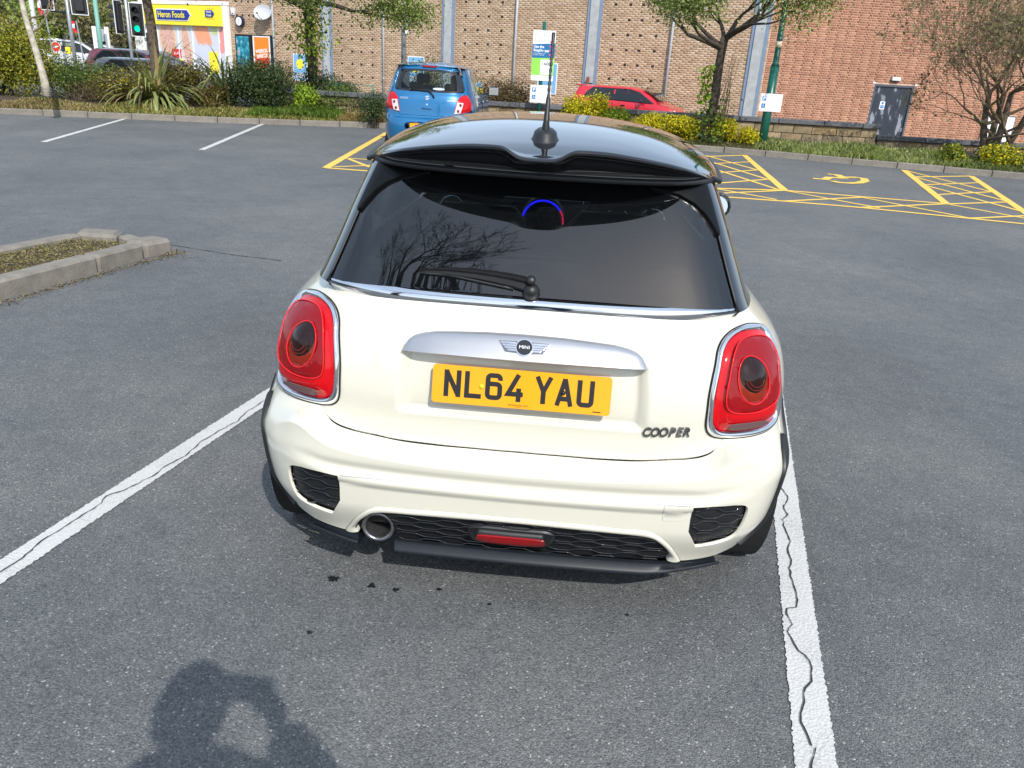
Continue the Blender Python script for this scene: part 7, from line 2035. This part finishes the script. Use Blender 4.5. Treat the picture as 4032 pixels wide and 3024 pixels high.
# houses across the road
M_tile=island_mat("brown_roof_tile",[(.085,.055,.04),(.12,.08,.06),(.15,.10,.075)])
def house(label,c,rz,w,d_,he,hr,wallm):
    o=empty("house",c,label,"house",rz)
    mb=MB(); mb.box(-w/2,w/2,0,d_,0,he); mb.add([(-w/2+.01,.02,he),(-w/2+.01,d_-.02,he),(-w/2+.01,d_/2,he+hr)],[(0,1,2)]); mb.add([(w/2-.01,.02,he),(w/2-.01,d_-.02,he),(w/2-.01,d_/2,he+hr)],[(0,2,1)]); wl_=mb.build("wall",wallm,o)
    V=[];F=[]; rs=random.Random(3); nr=14; nc=int(w/.35)
    for s in (0,1):
        for j in range(nr):
            for i in range(nc):
                x0=-w/2-.15+i*(w+.3)/nc; x1=x0+(w+.3)/nc-.01; t0=-.06+j/nr*1.06; t1=t0+1.06/nr+.012
                def pt(x,t,l): 
                    y=d_/2*t if s==0 else d_-d_/2*t; return (x,y,he+hr*t+l)
                n0=len(V); V+=[pt(x0,t0,.07),pt(x1,t0,.07),pt(x1,t1,.04),pt(x0,t1,.04),pt(x0,t0,.0),pt(x1,t0,.0)]; F+=[(n0,n0+1,n0+2,n0+3),(n0+4,n0+5,n0+1,n0)]
    t=link("roof_tiles",raw_mesh("roof_tiles",V,F,M_tile),o); tag(t,kind='stuff')
    mb=MB(); mb.bbox((w*.3,d_/2,he+hr+.3),(.6,.6,1.0),.03); mb.build("chimney",M_red,o)
    for k in (-.3,0,.3):
        mb=MB(); mb.box(w*k-.6,w*k+.6,-.03,.02,he-1.5,he-.4); fr_=mb.build("window",M_white_paint,o); mb=MB(); mb.box(w*k-.53,w*k+.53,-.045,-.03,he-1.43,he-.47); mb.build("pane",M_gb,fr_)
    return o
q=(-41.252, 55.672, 2.953); house("brown tiled house at the far left beyond the road",(q[0]-6,q[1],.05),R(-24),15,8,2.2,3.8,mat("pale_render",(.45,.42,.38),.9))
q=(-43.587, 69.561, 2.739); house("low house with a brown tiled roof behind the parked cars",(q[0],q[1],.05),R(8),16,8,1.8,2.6,mat("brown_brick_wall",(.20,.12,.08),.9,noise=(20,.3)))

# ------------------------------------------------------------------ the photographer, whose shadow falls on the tarmac
ph=empty("person",(.0,-2.36,0),"person standing behind the viewpoint holding up a phone in both hands","person")
def skin(name,J,E,rad,m,parent,lv=2):
    me=bpy.data.meshes.new(name); me.from_pydata(J,E,[]); ob=bpy.data.objects.new(name,me); COL.objects.link(ob)
    sk=ob.modifiers.new("s",'SKIN'); ob.modifiers.new("d",'SUBSURF').levels=lv
    for i,r_ in enumerate(rad): me.skin_vertices[0].data[i].radius=(r_,r_) if not isinstance(r_,tuple) else r_
    me.skin_vertices[0].data[0].use_root=True
    dg=bpy.context.evaluated_depsgraph_get(); m2=bpy.data.meshes.new_from_object(ob.evaluated_get(dg)); bpy.data.objects.remove(ob)
    m2.materials.clear(); m2.materials.append(m); m2.polygons.foreach_set('use_smooth',[True]*len(m2.polygons)); m2.name=name
    return link(name,m2,parent)
M_coat=mat("dark_coat",(.03,.035,.05),.8,noise=(40,.2)); M_skin=mat("skin",(.48,.27,.19),.5); M_trous=mat("dark_trousers",(.025,.028,.04),.85); M_hair=mat("dark_hair",(.02,.014,.01),.6)
J=[(0,0,.96),(0,.0,1.14),(0,.02,1.34),(0,.03,1.47),(.0,.06,1.56),
   (-.13,.03,1.42),(-.17,.10,1.22),(-.11,.17,1.36),(-.055,.225,1.50),
   (.20,.03,1.44),(.36,.12,1.30),(.25,.18,1.40),(.150,.225,1.51),
   (-.10,0,.92),(-.11,.02,.50),(-.11,-.03,.09),(-.11,.12,.04),(.10,0,.92),(.11,.02,.50),(.11,-.03,.09),(.11,.12,.04)]
E_=[(0,1),(1,2),(2,3),(3,4),(3,5),(5,6),(6,7),(7,8),(3,9),(9,10),(10,11),(11,12),(0,13),(13,14),(14,15),(15,16),(0,17),(17,18),(18,19),(19,20)]
rad=[(.18,.14),(.18,.14),(.21,.16),(.18,.14),(.08,.08),.105,.095,.080,.052,.105,.090,.074,.054,.10,.065,.048,.04,.10,.065,.048,.04]
skin("body",J,E_,rad,M_coat,ph)
# head with face, turned to the phone
hb=bmesh.new(); bmesh.ops.create_icosphere(hb,subdivisions=4,radius=1)
for v in hb.verts:
    x,y,z=v.co; k=1-.18*max(0,-z)**1.2
    v.co=Vector((x*.076*k,y*.097*(1-.06*max(0,-z)),z*.118))
    n=math.exp(-((v.co.x/.012)**2+((v.co.z+.012)/.026)**2))*(1 if y>0 else 0); v.co.y+=.024*n
    for s in (-1,1): v.co.y-=.010*math.exp(-(((v.co.x-s*.032)/.014)**2+((v.co.z-.012)/.010)**2))*(1 if y>0 else 0)
    v.co.y+=.006*math.exp(-((v.co.x/.024)**2+((v.co.z+.050)/.008)**2))*(1 if y>0 else 0)
me=bpy.data.meshes.new("head"); hb.to_mesh(me); hb.free(); me.materials.append(M_skin); me.polygons.foreach_set('use_smooth',[True]*len(me.polygons))
hd_=link("head",me,ph); hd_.location=(-.035,.13,1.63); hd_.rotation_euler=(R(-14),0,R(-14))
for s in (-1,1):
    mb=MB(); mb.lathe([(.0005,.006),(.006,.004),(.009,-.002),(.0095,-.01)],(s*.032,.078,.012),'Y',12); mb.build("eye",M_sign_white,hd_,True)
    mb=MB(); mb.bbox((s*.076,-.005,.0),(.014,.034,.060),.006); mb.build("ear",M_skin,hd_,True)
hb=bmesh.new(); bmesh.ops.create_icosphere(hb,subdivisions=4,radius=1)
for v in list(hb.verts):
    x,y,z=v.co; v.co=Vector((x*.086,y*.108-.008,z*.128+.006))
bmesh.ops.delete(hb,geom=[v for v in hb.verts if (v.co.y>.045 and v.co.z<.062) or v.co.z<-.05],context='VERTS')
me=bpy.data.meshes.new("hair"); hb.to_mesh(me); hb.free(); me.materials.append(M_hair); me.polygons.foreach_set('use_smooth',[True]*len(me.polygons)); link("hair",me,hd_)
# hands holding the phone
for s,hx in ((-1,-.055),(1,.150)):
    c=Vector((hx,.225,1.54))
    Jh=[tuple(c+Vector((0,-.02,-.03))),tuple(c+Vector((0,.0,.01))),tuple(c+Vector((0,.005,.04)))]; Eh=[(0,1),(1,2)]; rh=[.026,.03,.022]
    for k in range(4):
        b=c+Vector((0,.02,.035-.022*k)); p1=b+Vector((-s*.022,.016,.004)); p2=p1+Vector((-s*.026,.0,.002)); p3=p2+Vector((-s*(.018,.02,.018,.012)[k],-.008,0))
        i0=len(Jh); Jh+=[tuple(b),tuple(p1),tuple(p2),tuple(p3)]; Eh+=[(1,i0),(i0,i0+1),(i0+1,i0+2),(i0+2,i0+3)]; rh+=[.0105,.0095,.0088,.0075]
    i0=len(Jh); t0=c+Vector((-s*.006,-.02,.02)); Jh+=[tuple(t0),tuple(t0+Vector((-s*.03,-.005,.022))),tuple(t0+Vector((-s*.052,-.002,.03)))]; Eh+=[(1,i0),(i0,i0+1),(i0+1,i0+2)]; rh+=[.012,.010,.008]
    skin("hand",Jh,Eh,rh,M_skin,ph)
phn=empty("phone",(.050,-2.085,1.575),"mobile phone held up sideways in the photographer's hands","phone"); phn.rotation_euler=(R(-21),R(3.5),R(3.3))
mb=MB(); mb.bbox((0,0,0),(.150,.008,.074),.003); mb.build("case",M_black_plastic,phn); mb=MB(); mb.box(-.070,.070,-.0052,-.0042,-.033,.033); mb.build("screen",M_gb,phn)
mb=MB(); mb.bbox((.050,.0062,.015),(.034,.004,.036),.001); mb.build("camera_plate",M_gb,phn)
# bare tree behind the viewpoint that shows in the rear window
o=empty("bare_tree",(-3.55,-8.0,0),"tall bare tree behind the viewpoint, mirrored in the car's rear window","tree"); rs=random.Random(78); tb=MB(); lb=MB(); tips=[]
tb.tube([(0,0,-.1),(.05,0,3),(0,.05,6),(-.05,0,8.8)],[.30,.24,.20,.17],12); tb.build("trunk",M_bark_dark,o,True)
for dx,dy,L_,r_ in ((-.45,.1,1.5,.10),(.40,.0,1.6,.12),(.05,-.2,1.7,.11),(.75,.1,1.2,.06),(-.8,-.1,1.2,.05),(-.2,.3,1.4,.06)):
    grow(lb,Vector((-.05,0,8.4)),Vector((dx,dy,1)).normalized(),L_,r_,5,rs,tips,.50,.10,kids=(2,4),minr=.006,wob=.22,shrink=.74,tipdepth=0)
lb.build("branches",M_bark_dark,o,True)
